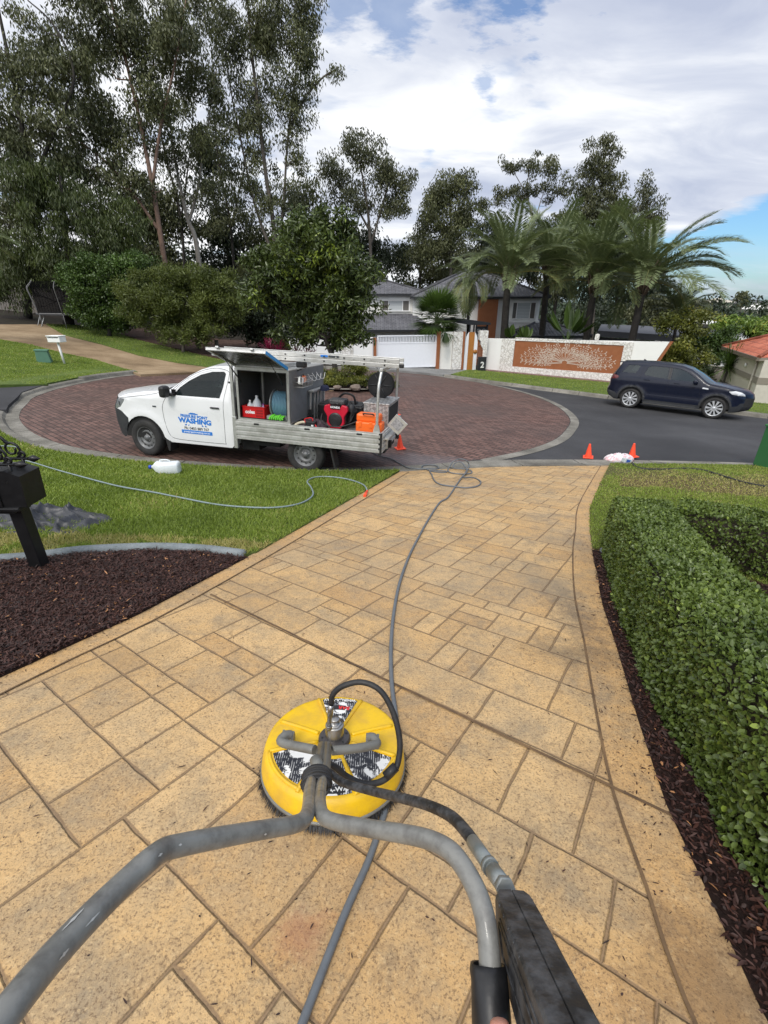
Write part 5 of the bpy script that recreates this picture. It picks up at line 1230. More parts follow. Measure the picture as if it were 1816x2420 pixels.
    # raised lid
    h0 = Vector((0, -.005, 1.735)); tip = Vector((0, -.80, 2.02)); dv = tip - h0; L = dv.length; dn = dv.normalized(); nn = Vector((0, -dn.z, dn.y)); nn = nn if nn.z > 0 else -nn
    LM = basis(h0, (1, 0, 0), dn)                                   # lid space: x along, y towards the tip
    lid = bpy.data.objects.new('canopy_lid', None); link(lid, root)
    def lm(mb, nm, mt): o = mb.build(nm, mt, lid); o.data.transform(LM); return o
    lz = 1 if (LM.to_3x3() @ Vector((0, 0, 1))).z > 0 else -1
    lm(MB().box(((a + b_) / 2, L / 2, lz * .012), (b_ - a, L, .008)), 'lid_skin', m_alu)
    fr = MB()
    for x in (a + .02, b_ - .02): fr.box((x, L / 2, 0), (.04, L, .045), bev=.004)
    for y in (.02, L - .02): fr.box(((a + b_) / 2, y, 0), (b_ - a - .082, .04, .045), bev=.004)
    lm(fr, 'lid_frame', m_alu)
    lm(MB().box(((a + b_) / 2, L / 2, lz * .003), (b_ - a - .10, L - .10, .006)), 'lid_lining', mat('lid_lining', (.055, .058, .055), .25, .3, dirt=.5, dcol=(.11, .11, .10), scale=4))
    lm(MB().box((b_ + .002, L / 2, 0), (.006, L - .03, .05)), 'blue_film', mat('blue_film', (.04, .30, .68), .4))
    for x in (a + .10, b_ - .10):
        p = Vector((x, .0, 1.48)); q = LM @ Vector((x, L * .62, -lz * .02)); MB().tube([p, p.lerp(q, .55)], .011, 8).tube([p.lerp(q, .55), q], .006, 8).build('gas_strut', m_black, lid)
    for x in (a + .2, b_ - .2): lm(MB().box((x, L + .02, lz * .02), (.05, .05, .03), bev=.006), 'lid_latch', m_alu)
    # ladder rack
    for y, m2 in ((.03, .0), (1.68, .0)):
        MB().tube(smooth_path([(4.33, y, .72), (4.33, y, 1.45), (4.335, y + (.05 if y < 1 else -.05), 1.66), (4.345, y + (.12 if y < 1 else -.12), 1.80)], 5), .024, 8).prism([(4.24, .72), (4.42, .72), (4.36, .96), (4.30, .96)], y - .02, y + .02, 'Y').build('rack_post', m_alu, root)
    MB().box((4.345, .855, 1.815), (.05, 1.5, .04), bev=.005).box((2.6, .855, 1.755), (.05, 1.5, .05), bev=.005).tube([(4.34, .14, 1.76), (4.10, .86, 1.80)], .014, 6).build('rack_bar', m_alu, root)
    MB().box((2.98, .22, 1.80), (.16, .12, .09), bev=.02).tube([(2.98, .22, 1.73), (2.9, .22, 1.70)], .012, 6).build('work_light', m_black, root)
    # wire shelf on the canopy end
    mb = MB()
    for z in (1.44, 1.52, 1.60): mb.tube([(2.86, .15, z), (3.02, .15, z), (3.02, .62, z), (2.86, .62, z)], .004, 5)
    for y in np.linspace(.15, .62, 8): mb.tube([(3.02, y, 1.60), (3.02, y, 1.44), (2.86, y, 1.44)], .003, 5)
    for k in range(3): mb.tube(smooth_path([(2.86, .8 + k * .22, 1.60), (2.95, .8 + k * .22, 1.50), (3.0, .84 + k * .22, 1.50), (3.0, .9 + k * .22, 1.60)], 4), .006, 6)
    mb.build('wire_shelf', m_alu, root)
    # swing-down plate at the back
    pl = MB(); M = Matrix.Rotation(rad(38), 3, 'Y') @ Matrix.Identity(3); c = Vector((4.62, .30, .945))
    pl.box(c, (.25, .018, .25), M, bev=.004); o = pl.build('rear_plate', m_alu, root)
    MB().box(c + Vector((0, -.012, 0)), (.17, .004, .15), M).build('plate_print', mat('print_grey', (.34, .34, .35), .5, dirt=.9, dcol=(.06, .06, .06), scale=28), o)
    MB().box((4.47, .5, .74), (.12, .9, .02)).box((4.46, .3, .62), (.03, .04, .2)).build('rear_step', m_alu, root)
    # lettering on the door
    m_blue = mat('decal_blue', (.02, .19, .62), .4, bump=0, dirt=0); m_dk = mat('decal_black', (.02, .02, .022), .4, bump=0, dirt=0); m_wh = mat('decal_white', (.85, .86, .88), .4, bump=0, dirt=0)
    def T(txt, size, x, z, mt, rot=-.03, sx=1., **k):
        y = wf(x, z) - .0025; zt_ = (wf(x, z + .05) - wf(x, z - .05)) / .1
        M = Matrix.Translation((x, y, z)) @ Matrix.Rotation(rot, 4, 'Y') @ basis((0, 0, 0), (1, 0, 0), (0, zt_, 1)) @ Matrix.Diagonal((sx, 1, 1, 1))
        lettering('lettering', txt, size, M, mt, root, extrude=.0008, **k)
    T('PRESSURE POINT', .068, 1.03, .808, m_blue, .02, bold=.003, space=1.02); T('WASHING', .116, 1.04, .728, m_blue, .02, sx=1.18, bold=.006, space=1.0)
    T('Ph: 0403 889 767', .068, 1.06, .598, m_dk, -.0, bold=.0005, space=1.0)
    yb_ = wf(1.06, .53) - .0015
    MB().box((1.06, yb_, .535), (.60, .003, .062), bev=.001).build('decal_strip', m_blue, root)
    M = Matrix.Translation((1.06, yb_ - .0022, .535)) @ basis((0, 0, 0), (1, 0, 0), (0, 0, 1)); lettering('lettering', 'pressurepointwashing.com.au', .043, M, m_wh, root, extrude=.0006, bold=.0005)
    sp_ = MB(); rr = random.Random(3)
    for k in range(26):                                              # the water splash above and below the words
        up_ = k < 19; an = rad(rr.uniform(40, 140) if up_ else rr.uniform(210, 330)); l = rr.uniform(.04, .12 if up_ else .06); s0 = .03
        cx, cz = (1.02 + (.10 * math.cos(an)), .855) if up_ else (1.05 + .22 * math.cos(an), .655)
        if not up_: cz = .668 - rr.random() * .008
        tx, tz = cx + l * math.cos(an) * .8, cz + l * abs(math.sin(an)) * (1 if up_ else -.5); w = rr.uniform(.008, .016)
        y = wf(cx, cz) - .002; px, pz = -(tz - cz), tx - cx; d = math.hypot(px, pz) or 1; px, pz = px / d * w, pz / d * w
        sp_.add([(cx - px, y, cz - pz), (cx + px, y, cz + pz), (tx + px * .25, y, tz + pz * .25), (tx - px * .25, y, tz - pz * .25)], [(0, 1, 2, 3)])
    sp_.add([(.93, wf(1, .85) - .0022, .845), (1.12, wf(1, .85) - .0022, .845), (1.06, wf(1, .87) - .0022, .875), (.97, wf(1, .87) - .0022, .88)], [(0, 1, 2, 3)])
    sp_.build('splash_logo', m_blue, root)
    return root
UTE = ute()
# ---- load on the truck: every item a thing of its own, in the truck's tilted frame
def load(name, x, y, z, label, cat, rz=0., group=None):
    return empty(name, mw=MU @ Matrix.Translation((x, y, z)) @ Matrix.Rotation(rz, 4, 'Z'), label=label, cat=cat, group=group)
# crate
r = load('crate', 2.15, .20, .872, 'red plastic shopping crate with white lettering in the open canopy', 'crate'); 
mb = MB(); mb.box((0, 0, .008), (.38, .25, .012))
for y in (-.13, .13): mb.box((0, y, .10), (.40, .012, .19), bev=.003); mb.box((0, y, .197), (.42, .03, .014), bev=.003)
for x in (-.20, .20): mb.box((x, 0, .10), (.012, .25, .19), bev=.003); mb.box((x, 0, .197), (.03, .245, .014), bev=.003)
mb.build('basket', m_red, r)
for i in range(6):
    for k in range(3): MB().box((.06 + .022 * i, -.137, .05 + .045 * k), (.012, .003, .03)).build('slot', mat('dark_red', (.16, .004, .005), .6), r)
MB().box((-.05, -.138, .105), (.22, .004, .09)).build('name_panel', m_red, r)
lettering('lettering', 'coles', .085, Matrix.Translation((-.055, -.1415, .11)) @ basis((0, 0, 0), (1, 0, 0), (0, 0, 1)), mat('decal_white', (.85, .86, .88)), r, extrude=.001, bold=.003)
def jug(x, y, h, w, m_, lab, capm, nm='jug'):
    j = load(nm, x, y, .89, lab, 'bottle'); mb = MB(); mb.lathe([(.0, 0), (w * .9, .0), (w, .02), (w, h * .55), (w * .7, h * .78), (w * .28, h * .93), (w * .25, h)], n=14); mb.build('bottle_body', m_, j)
    MB().lathe([(w * .3, h), (w * .3, h + .022), (0, h + .022)], n=12).build('cap', capm, j)
mk = mat('milky_plastic', (.74, .78, .80), .35, dirt=.2)
jug(2.15, .22, .33, .085, mk, 'large cloudy white jug standing in the middle of the red crate', m_white); jug(2.03, .20, .25, .06, mk, 'smaller cloudy jug at the left end of the red crate', m_white)
jug(2.29, .17, .21, .04, mat('lilac_plastic', (.60, .42, .66), .3), 'lilac bottle with a purple cap at the right end of the red crate', mat('purple_cap', (.45, .12, .5), .4), 'bottle')
# hose reel
r = load('hose_reel', 2.62, .32, 1.12, 'reel wound with light blue hose inside the open canopy', 'hose reel')
m_bh = mat('blue_hose', (.16, .32, .42), .5, dirt=.3); mb = MB(); hp = []
for i in range(11 * 24 + 1):
    a = 2 * PI * i / 24; hp.append(((-.15 + .30 * (i / (11 * 24))), .20 * math.cos(a), .20 * math.sin(a)))
mb.tube(hp, .0145, 8); mb.tube([(p[0] + .012, p[1] * .9, p[2] * .9) for p in hp], .0145, 6); mb.build('wound_hose', m_bh, r)
for x in (-.175, .175): MB().lathe([(.235, x - .006), (.24, x), (.235, x + .006), (.05, x + .006), (.05, x - .006), (.235, x - .006)], axis='X', n=32).build('flange', m_alu, r)
MB().lathe([(.15, -.17), (.15, .17)], axis='X', n=20).build('drum', m_alu, r)
r = load('toolbox', 2.60, .20, .868, 'low grey plastic box under the hose reel in the canopy', 'toolbox'); MB().box((0, 0, .04), (.40, .30, .08), bev=.01).build('box_body', mat('grey_plastic', (.30, .34, .32), .5), r); MB().box((0, -.152, .045), (.3, .006, .03)).build('label_strip', mat('dark_label', (.08, .12, .09), .5), r)
r = load('glove', 2.62, .06, .955, 'bright green rubber glove draped over the grey box in the canopy', 'gloves')
r.location = r.location; gm = mat('green_rubber', (.13, .62, .03), .5)
mb = MB()
for k in range(7): mb.tube(smooth_path([(-.12 + .035 * k, .02, .0), (-.10 + .035 * k, -.03, .012 + .012 * math.sin(k * 2)), (-.13 + .036 * k, -.07, -.02), (-.14 + .04 * k, -.078, -.055 - .01 * math.sin(k * 3))], 4), .014, 6)
mb.build('glove_body', gm, r)
# ladder on the rack
r = load('ladder', 0, .14, 1.84, 'long aluminium extension ladder lying on the truck roof rack', 'ladder')
for y in (0, .40):
    for z, t in ((.045, 0), (.115, .012)):
        MB().box((3.02, y + t, z), (3.2, .028, .062), bev=.004).build('rail', m_alu, r)
for k in range(11):
    x = 1.60 + k * .285
    for z in (.045, .115): MB().tube([(x, -.018, z), (x, .42, z)], .014, 8).build('rung', m_alu, r)
for k in range(9):
    x = 1.75 + k * .33
    for z in (.045, .115): MB().lathe([(.0135, -.0195), (.0135, -.0175)], (x, 0, z), 'Y', 8).lathe([(.0, -.0195), (.0135, -.0195)], (x, 0, z), 'Y', 8).build('rung_end', m_gap, r)
MB().box((3.40, -.0155, .125), (.12, .003, .032)).build('label_patch', mat('decal_blue', (.02, .19, .62)), r); MB().box((3.56, -.0155, .125), (.17, .003, .034)).build('label_patch', m_lampdark, r)
MB().box((4.66, .0, .05), (.07, .05, .06), bev=.01).build('end_cap', m_black, r)
# blower / chainsaw in wire shelf
r = load('chainsaw', 2.95, .32, 1.455, 'small orange and white powered saw in the wire shelf on the canopy end', 'chainsaw')
MB().box((0, .03, .10), (.09, .12, .09), Matrix.Rotation(.4, 3, 'X'), bev=.02).build('motor_cover', mat('saw_orange', (.85, .17, .02), .4), r)
MB().box((0, -.07, .08), (.08, .10, .13), Matrix.Rotation(-.35, 3, 'X'), bev=.025).build('handle_cover', m_white, r); MB().box((0, .02, .03), (.09, .22, .05), bev=.02).tube(smooth_path([(.02, -.12, .05), (.03, -.13, .15), (.02, -.03, .19), (.0, .06, .16)], 4), .012, 8).build('grip', m_black, r)
# folded step
r = load('folding_trestle', 2.90, 1.20, .75, 'folded aluminium trestle leaning on the grey canopy end wall', 'trestle')
for y in (-.36, -.16, .0, .16, .36): MB().box((0, y, .27), (.03, .045, .54), bev=.004).build('rail', m_alu, r)
MB().box((.02, 0, .55), (.10, .80, .035), bev=.006).build('top_rail', m_alu, r); MB().box((.0, -.40, .12), (.05, .03, .22), bev=.006).build('foot', m_black, r)
# rag
rg = crumple('rag', .26, .20, .17, mat('rag_cloth', (.045, .028, .038), .95, dirt=.7, dcol=(.14, .11, .12), scale=12, bump=.8), 12., 22, 3.4); rg.matrix_world = MU @ Matrix.Translation((3.10, .42, .735)); tag(rg, 'dark purple crumpled rag on the tray between canopy and engine', 'rag')
# engine pump
r = load('engine_pump', 3.50, .62, .735, 'red and black petrol engine pump on the middle of the truck tray', 'engine')
m_er = mat('engine_red', (.55, .008, .035), .32, dirt=.15); mb = MB()
sh = [(-.20, .40), (-.115, .43), (-.07, .36), (.07, .36), (.115, .43), (.20, .40), (.215, .33), (.15, .22), (.155, .10), (.09, .02), (-.09, .02), (-.155, .10), (-.15, .22), (-.215, .33)]
mb.prism(sh, -.19, -.10, 'Y'); o = mb.build('fan_cover', m_er, r, bev=.012)
MB().lathe([(.125, -.194), (.118, -.205), (.09, -.21), (.0, -.212)], (0, 0, .17), 'Y', 28).build('recoil_starter', m_black, r)
for k in range(4): MB().lathe([(.10 - k * .022, -.212), (.097 - k * .022, -.215), (.094 - k * .022, -.212)], (0, 0, .17), 'Y', 24).build('grille_ring', m_trim, r)
MB().box((0, .10, .24), (.34, .38, .34), bev=.03).box((0, .28, .16), (.24, .26, .22), bev=.04).build('engine_block', m_black, r)
MB().box((0, -.02, .46), (.30, .28, .11), bev=.035).build('air_filter', m_dirtyblk, r); MB().box((0, -.199, .385), (.17, .02, .055), bev=.004).build('badge_plate', m_black, r)
lettering('lettering', 'HONDA', .046, Matrix.Translation((0, -.2115, .385)) @ basis((0, 0, 0), (1, 0, 0), (0, 0, 1)), mat('decal_white', (.85, .86, .88)), r, extrude=.001, bold=.0015)
mb = MB(); rr = random.Random(4)
for k in range(9): mb.tube(smooth_path([(.16, -.05 + .03 * k, .10 + .03 * k), (.24 + .02 * rr.random(), -.08, .15 + .02 * k), (.27, .0 + .03 * k, .28), (.18, .08, .38 + .01 * k)], 4), .010, 6)
mb.build('engine_hoses', m_rubber, r); MB().lathe([(.05, .30), (.055, .34), (.05, .42), (.0, .43)], (.23, .0, .0), n=14).build('oil_filter', m_trim, r)
MB().tube(smooth_path([(-.1, .2, .44), (.05, .15, .58), (.22, .15, .55), (.25, .2, .4)], 5), .02, 8).build('lifting_handle', m_rubber, r)
# tank and battery
r = load('water_tank', 3.42, 1.22, .735, 'black plastic water tank standing behind the red engine', 'tank'); MB().box((0, 0, .17), (.86, .56, .34), bev=.03).box((0, 0, .345), (.80, .5, .02), bev=.01).build('tank_body', m_black, r); MB().lathe([(.07, .34), (.07, .39), (.0, .39)], (.2, 0, 0), n=16).build('lid', m_trim, r)
r = load('battery', 3.16, .16, .735, 'small black battery with red leads near the edge of the tray', 'battery'); MB().box((0, 0, .085), (.17, .12, .16), bev=.008).build('case', m_black, r); MB().tube(smooth_path([(-.1, 0, .13), (-.14, .05, .18), (-.03, .1, .2), (.02, .02, .17)], 4), .008, 6).tube(smooth_path([(.05, -.03, .15), (.10, -.05, .10), (.16, -.1, .05), (.24, -.12, .03)], 4), .010, 6).build('red_lead', m_red, r)
MB().box((.04, -.062, .09), (.04, .004, .05)).build('label_patch', m_white, r)
r = load('suction_hose', 3.02, .12, .765, 'short cream coloured hose end beside the battery', 'hose'); MB().tube(smooth_path([(-.13, -.03, -.0), (-.14, .03, .05), (-.06, .06, .09), (.02, .07, .10)], 5), .024, 10).build('hose_pipe', mat('cream_hose', (.62, .55, .40), .5), r)
r = load('fuel_hose', 3.4, .32, .9, 'thin black hose drooping from the engine to the orange case', 'hose'); MB().tube(smooth_path([(-.12, .05, .10), (-.10, -.05, .0), (.05, -.12, -.06), (.28, -.13, -.05), (.48, -.08, .02), (.62, -.02, .09), (.78, .03, .10)], 6), .011, 8).build('hose_pipe', m_rubber, r)
# orange case
r = load('tool_case', 4.17, .24, .735, 'bright orange plastic case at the rear corner of the tray', 'case'); m_or = mat('orange_plastic', (.88, .15, .015), .42, dirt=.2)
MB().box((0, 0, .12), (.44, .26, .24), bev=.025).build('case_body', m_or, r)
MB().box((-.02, .02, .30), (.40, .24, .13), bev=.03).build('case_lid', m_or, r)
for x in (-.14, .04, .15): MB().box((x, -.132, .20), (.05, .016, .10), bev=.006).build('clasp', m_or, r)
MB().tube(smooth_path([(-.1, -.10, .36), (-.08, -.14, .38), (.06, -.14, .38), (.08, -.1, .36)], 4), .012, 8).build('handle', m_black, r)
# checker box
def m_checker():
    m, n, b = newmat('checker_plate'); tc = n('TexCoord').outputs['Object']; mp = n('Mapping'); mp.inputs['Rotation'].default_value = (rad(45), rad(45), rad(45)); mp.inputs['Scale'].default_value = (17, 17, 17); n.L(tc, mp.inputs[0])
    c = n('TexChecker'); c.inputs['Scale'].default_value = 1.; n.L(mp.outputs[0], c.inputs[0]); nz = n.noise(tc, 6, 4)
    n.L(n.mix(c.outputs['Fac'], (.34, .34, .335), (.55, .55, .54)), b.inputs['Base Color']); setp(b, Metallic=.7); n.L(n.m('MULTIPLY_ADD', nz, .3, .3), b.inputs['Roughness'])
    bp = n('Bump'); bp.inputs['Strength'].default_value = .5; bp.inputs['Distance'].default_value = .004; n.L(c.outputs['Fac'], bp.inputs['Height']); n.L(bp.outputs[0], b.inputs['Normal']); return m
r = load('checker_plate_box', 4.17, 1.13, .735, 'silver checker plate box standing at the rear of the tray', 'metal box'); mc_ = m_checker()
MB().box((0, 0, .23), (.44, .98, .46), bev=.006).build('box_body', mc_, r); MB().box((0, 0, .468), (.47, 1.0, .02), bev=.004).build('lid', mc_, r); MB().box((.222, 0, .25), (.004, .85, .34)).build('door', m_gap, r)
m_reel = mat('matt_black', (.008, .008, .009), .85, dirt=.3, dcol=(.02, .02, .02), bump=0)
r = load('cable_reel', 4.08, 1.40, 1.44, 'round black reel mounted above the checker plate box', 'reel')
for y in (-.08, .08): MB().lathe([(.235, y - .008), (.24, y), (.235, y + .008), (.0, y + .008), (.0, y - .008), (.235, y - .008)], axis='Y', n=36).build('flange', m_reel, r)
for i in range(6): MB().tube([(.05 * math.cos(i * PI / 3), -.092, .05 * math.sin(i * PI / 3)), (.21 * math.cos(i * PI / 3), -.092, .21 * math.sin(i * PI / 3))], .008, 5).build('rib', m_trim, r)
MB().lathe([(.16, -.08), (.16, .08)], axis='Y', n=24).build('drum', m_trim, r); MB().lathe([(.04, -.10), (.04, -.088)], axis='Y', n=12).box((.0, 0, -.23), (.06, .10, .12)).tube([(-.24, -.05, .05), (-.27, -.1, .1)], .01, 6).build('bracket', m_trim, r)
cap = load('cap', 3.06, 1.15, 1.29, 'dark cap and work gloves on top of the folded trestle', 'cap'); MB().lathe([(.0, .10), (.06, .09), (.085, .05), (.09, 0)], n=14).build('crown', mat('navy_cloth', (.02, .025, .06), .9), cap); MB().box((.1, 0, .0), (.12, .12, .012), bev=.005).build('peak', mat('tan_cloth', (.20, .12, .06), .9), cap)

# ------------------------------------------------------------------ the parked family car
P_S = Vector((9.5, 17.8, Rd(9.5, 17.8))); MS = frame_mw(P_S, rad(-38), UP)
def suv():
    root = empty('parked_car', mw=MS, label='dark blue four wheel drive wagon with silver alloy wheels parked along the far kerb', cat='car'); Wd = 1.90; m_n = m_navy
    outline = [(-.56, .30), (-.80, .40), (-.88, .52), (-.89, .66), (-.84, .80), (-.84, 1.02), (-.79, 1.20), (-.68, 1.42), (-.59, 1.63), (-.52, 1.685), (-.1, 1.72), (.5, 1.735), (1.0, 1.725), (1.42, 1.69), (1.74, 1.595), (2.0, 1.44), (2.28, 1.235), (2.42, 1.165),
               (2.75, 1.13), (3.1, 1.065), (3.36, .985), (3.49, .90), (3.54, .78), (3.54, .50), (3.47, .36), (3.28, .28), (3.17, .27)] + arc(2.741, .37, .435, -10, 190) + [(2.28, .27), (.46, .27)] + arc(0, .37, .435, -10, 190)
    tp = sorted([p for p in outline[6:23]], key=lambda p: p[0])
    def zt(x):
        if x <= tp[0][0]: return tp[0][1]
        for a, b_ in zip(tp[:-1], tp[1:]):
            if a[0] <= x <= b_[0]: return a[1] + (b_[1] - a[1]) * (x - a[0]) / max(1e-6, b_[0] - a[0])
        return tp[-1][1]
    def wf(x, z):
        y = .02
        if z > 1.10: y += (z - 1.10) * .34
        y += .035 * max(0, (.55 - z) / .3) ** 2
        if x > 2.9: y += .30 * ((x - 2.9) / .64) ** 2.3
        if x < -.45: y += .16 * ((-.45 - x) / .44) ** 2.2
        d = max(0, zt(x) - z); r = .07
        if d < r: y += r * (1 - math.sqrt(max(0, 1 - (1 - d / r) ** 2)))
        for cx in (0, 2.741): y -= .022 * max(0, 1 - abs(math.hypot(x - cx, z - .37) - .47) / .07)
        y -= .014 * max(0, 1 - abs(z - .98) / .10); y += .014 * max(0, 1 - abs(z - .66) / .14) * (1 if .5 < x < 2.25 else 0)
        return y
    w1 = [(-.50, 1.30), (-.02, 1.30), (.08, 1.57), (-.02, 1.60), (-.33, 1.585)]
    w2 = [(.27, 1.32), (.33, 1.26), (1.07, 1.195), (1.03, 1.60), (.42, 1.605), (.36, 1.55)]
    w3 = [(1.20, 1.185), (2.02, 1.185), (2.06, 1.22), (1.88, 1.35), (1.62, 1.50), (1.40, 1.575), (1.16, 1.595)]
    bp_ = [(1.085, 1.19), (1.185, 1.185), (1.145, 1.60), (1.045, 1.605)]
    sill = [(.46, .24), (2.30, .24), (2.32, .40), (2.2, .40), (.58, .40), (.44, .40)]
    fb = [(3.16, .24), (3.6, .24), (3.6, .62), (3.44, .60), (3.36, .50), (3.19, .47)]; rb = [(-.95, .25), (-.44, .25), (-.445, .45), (-.60, .56), (-.95, .62)]
    hl = [(3.02, .975), (3.12, .895), (3.30, .86), (3.60, .83), (3.60, .93), (3.40, .965), (3.2, 1.01)]
    tl = [(-.95, 1.01), (-.62, 1.06), (-.56, 1.12), (-.60, 1.17), (-.80, 1.22), (-.95, 1.22)]
    ar = [arc(cx, .37, .50, 0, 180) + arc(cx, .37, .434, 180, 0) for cx in (0, 2.741)]
    vent = [(2.22, .985), (2.42, .975), (2.40, 1.02), (2.24, 1.03)]
    G = m_glass('car_glass', (.02, .03, .035), .22)
    body_sides(root, outline, [('quarter_window', G, w1, .014), ('rear_window', G, w2, .014), ('front_window', G, w3, .014), ('door_pillar', m_black, bp_, .012), ('sill', m_trim, sill, -.004), ('front_bumper', m_trim, fb, 0), ('rear_bumper', m_trim, rb, 0),
                              ('headlight', m_lamp, hl, 0), ('tail_light', mat('tail_lens', (.12, .012, .015), .2, coat=.6), tl, 0), ('arch_trim', m_trim, ar[0], -.006), ('arch_trim', m_trim, ar[1], -.006), ('side_vent', m_alloy, vent, -.003)], wf, Wd, ('body', m_n),
               seams=[([(.22, 1.63), (.19, 1.35), (.17, 1.0), (.36, .80), (.47, .55), (.50, .42)], .003), ([(1.11, 1.62), (1.13, 1.2), (1.15, .8), (1.15, .42)], .003), ([(2.10, 1.22), (2.13, 1.1), (2.19, .8), (2.24, .55), (2.26, .42)], .003), ([(2.35, 1.17), (2.7, 1.09), (3.05, 1.01)], .003)])
    prof = [(-.56, .30), (-.80, .40), (-.88, .52), (-.89, .66), (-.84, .80), (-.84, 1.02), (-.79, 1.20), (-.68, 1.42), (-.59, 1.63), (-.52, 1.685), (-.1, 1.72), (.5, 1.735), (1.0, 1.725), (1.42, 1.69), (1.74, 1.595), (2.0, 1.44), (2.28, 1.235), (2.42, 1.165),
            (2.75, 1.13), (3.1, 1.065), (3.36, .985), (3.49, .90), (3.54, .78), (3.54, .50), (3.47, .36), (3.28, .28)]
    RB, TG, RG_, RF, WS, BN, GR, FB = ('rear_bumper', m_trim), ('tailgate', m_n), ('tailgate_window', G), ('roof', m_n), ('windscreen', m_glass('car_screen', (.03, .06, .08), .15)), ('bonnet', m_n), ('grille', m_gap), ('front_bumper', m_trim)
    nm = [RB, RB, RB, TG, TG, TG, RG_, RG_, RF, RF, RF, RF, RF, RF, WS, WS, WS, BN, BN, BN, BN, BN, GR, FB, FB]
    def bulge(x, z):
        if x > 2.8: return -.26 * min(1, (x - 2.8) / .6) ** 1.3
        if x < -.4: return .12 * min(1, (-.4 - x) / .4)
        if 1.6 < x <= 2.8: return -.14 * min(1, (x - 1.6) / .6) * (1 if x < 2.45 else max(0, (2.8 - x) / .35))
        return 0
    body_top(root, prof, wf, Wd, nm, bulge, lambda x, z: .035 if z > .9 else 0)
    MB().box((-.60, Wd / 2, 1.665), (.22, 1.25, .03), Matrix.Rotation(-.08, 3, 'Y'), bev=.01).build('spoiler', m_n, root)
    MB().prism([(.02, 1.735), (.16, 1.735), (.04, 1.80), (.0, 1.80)], Wd / 2 - .01, Wd / 2 + .01, 'Y').build('antenna', m_n, root)
    for y in (.03, 1.87):
        s_ = 1 if y < 1 else -1
        MB().box((1.98, y - s_ * .13, 1.195), (.13, .20, .125), bev=.04).box((2.03, y - s_ * .02, 1.17), (.06, .1, .04)).build('side_mirror', m_n, root)
        for x, z in ((.42, 1.105), (1.42, 1.075)): MB().box((x, y - s_ * .012, z), (.20, .03, .03), bev=.01).build('door_handle', m_n, root)
        MB().lathe([(.055, .0), (.0, .0)], (3.35, y + s_ * .17, .925), 'Y', 16).build('lamp_ring', m_lamp, root)
    MB().box((1.3, Wd / 2, .40), (3.9, 1.5, .22)).box((1.2, Wd / 2, .62), (1.7, 1.7, .3)).build('underbody', m_under, root)
    for cx in (0, 2.741): [MB().prism(arc(cx, .37, .432, 0, 180), y0, y1, 'Y').build('wheel_well', m_gap, root) for y0, y1 in ((.08, .45), (Wd - .45, Wd - .08))]
    for x in (1.55, .65):
        for y in (.5, 1.4): MB().box((x - .25, y, 1.05), (.16, .5, .62), Matrix.Rotation(-.2, 3, 'Y'), bev=.05).box((x - .32, y, 1.45), (.1, .26, .16), bev=.04).build('seat', mat('seat_leather', (.10, .09, .08), .6), root)
    MB().box((2.0, Wd / 2, 1.05), (.4, 1.5, .14), bev=.05).build('dashboard', m_under, root)
    for x in (0, 2.741): wheel(root, x, .365, .02, .365, .24, .262, 'alloy', 1, rad(3) if x else 0); wheel(root, x, .365, Wd - .02, .365, .24, .262, 'alloy', -1)
suv()

# ================================================================== houses, walls, street things
def hz(px, py, z):
    r = ray(px, py); t = (z - CZ) / r.z; return Vector((r.x * t, r.y * t, z))
m_render = mat('cream_render', (.82, .81, .76), .75, dirt=.15, dcol=(.55, .52, .46), scale=1.2, bump=.2)
m_wrender = mat('white_render', (.87, .87, .85), .7, dirt=.12, dcol=(.6, .6, .57), scale=1.5, bump=.2)
m_beige = mat('beige_render', (.52, .48, .40), .8, dirt=.3, dcol=(.38, .34, .28), scale=1.5)
m_beiged = mat('taupe_band', (.25, .22, .18), .8, dirt=.2)
m_rust = mat('rust_steel', (.32, .115, .045), .6, .1, dirt=.5, dcol=(.24, .07, .02), scale=3.5)
m_timber = mat('oiled_timber', (.42, .17, .035), .5, dirt=.5, dcol=(.25, .09, .02), scale=8)
m_gatew = mat('gate_white', (.82, .84, .88), .35, dirt=.08)
m_dkm = mat('dark_metal', (.022, .024, .028), .5, .2, dirt=.2)
m_galv = mat('galvanised', (.45, .46, .46), .45, .7, dirt=.3)
def m_stone():
    m, n, b = newmat('white_stone'); tc = n('TexCoord').outputs['Object']; v = n('TexVoronoi'); v.feature = 'DISTANCE_TO_EDGE'; v.inputs['Scale'].default_value = 5.5
    w = n('TexNoise'); n.L(tc, w.inputs['Vector']); w.inputs['Scale'].default_value = 4; n.L(n.vm('ADD', tc, n.vm('SCALE', w.outputs['Color'], sc=.15)), v.inputs['Vector'])
    e = n.ramp(v.outputs['Distance'], [(.0, 0.), (.09, 1.)]); c = n.mix(e, (.56, .53, .48), n.ramp(n.noise(tc, 9, 4), [(.3, (.72, .69, .64)), (.7, (.86, .85, .83))]))
    n.L(c, b.inputs['Base Color']); setp(b, Roughness=.8); bp = n('Bump'); bp.inputs['Strength'].default_value = .8; bp.inputs['Distance'].default_value = .025; n.L(e, bp.inputs['Height']); n.L(bp.outputs[0], b.inputs['Normal']); return m
m_stn = m_stone()
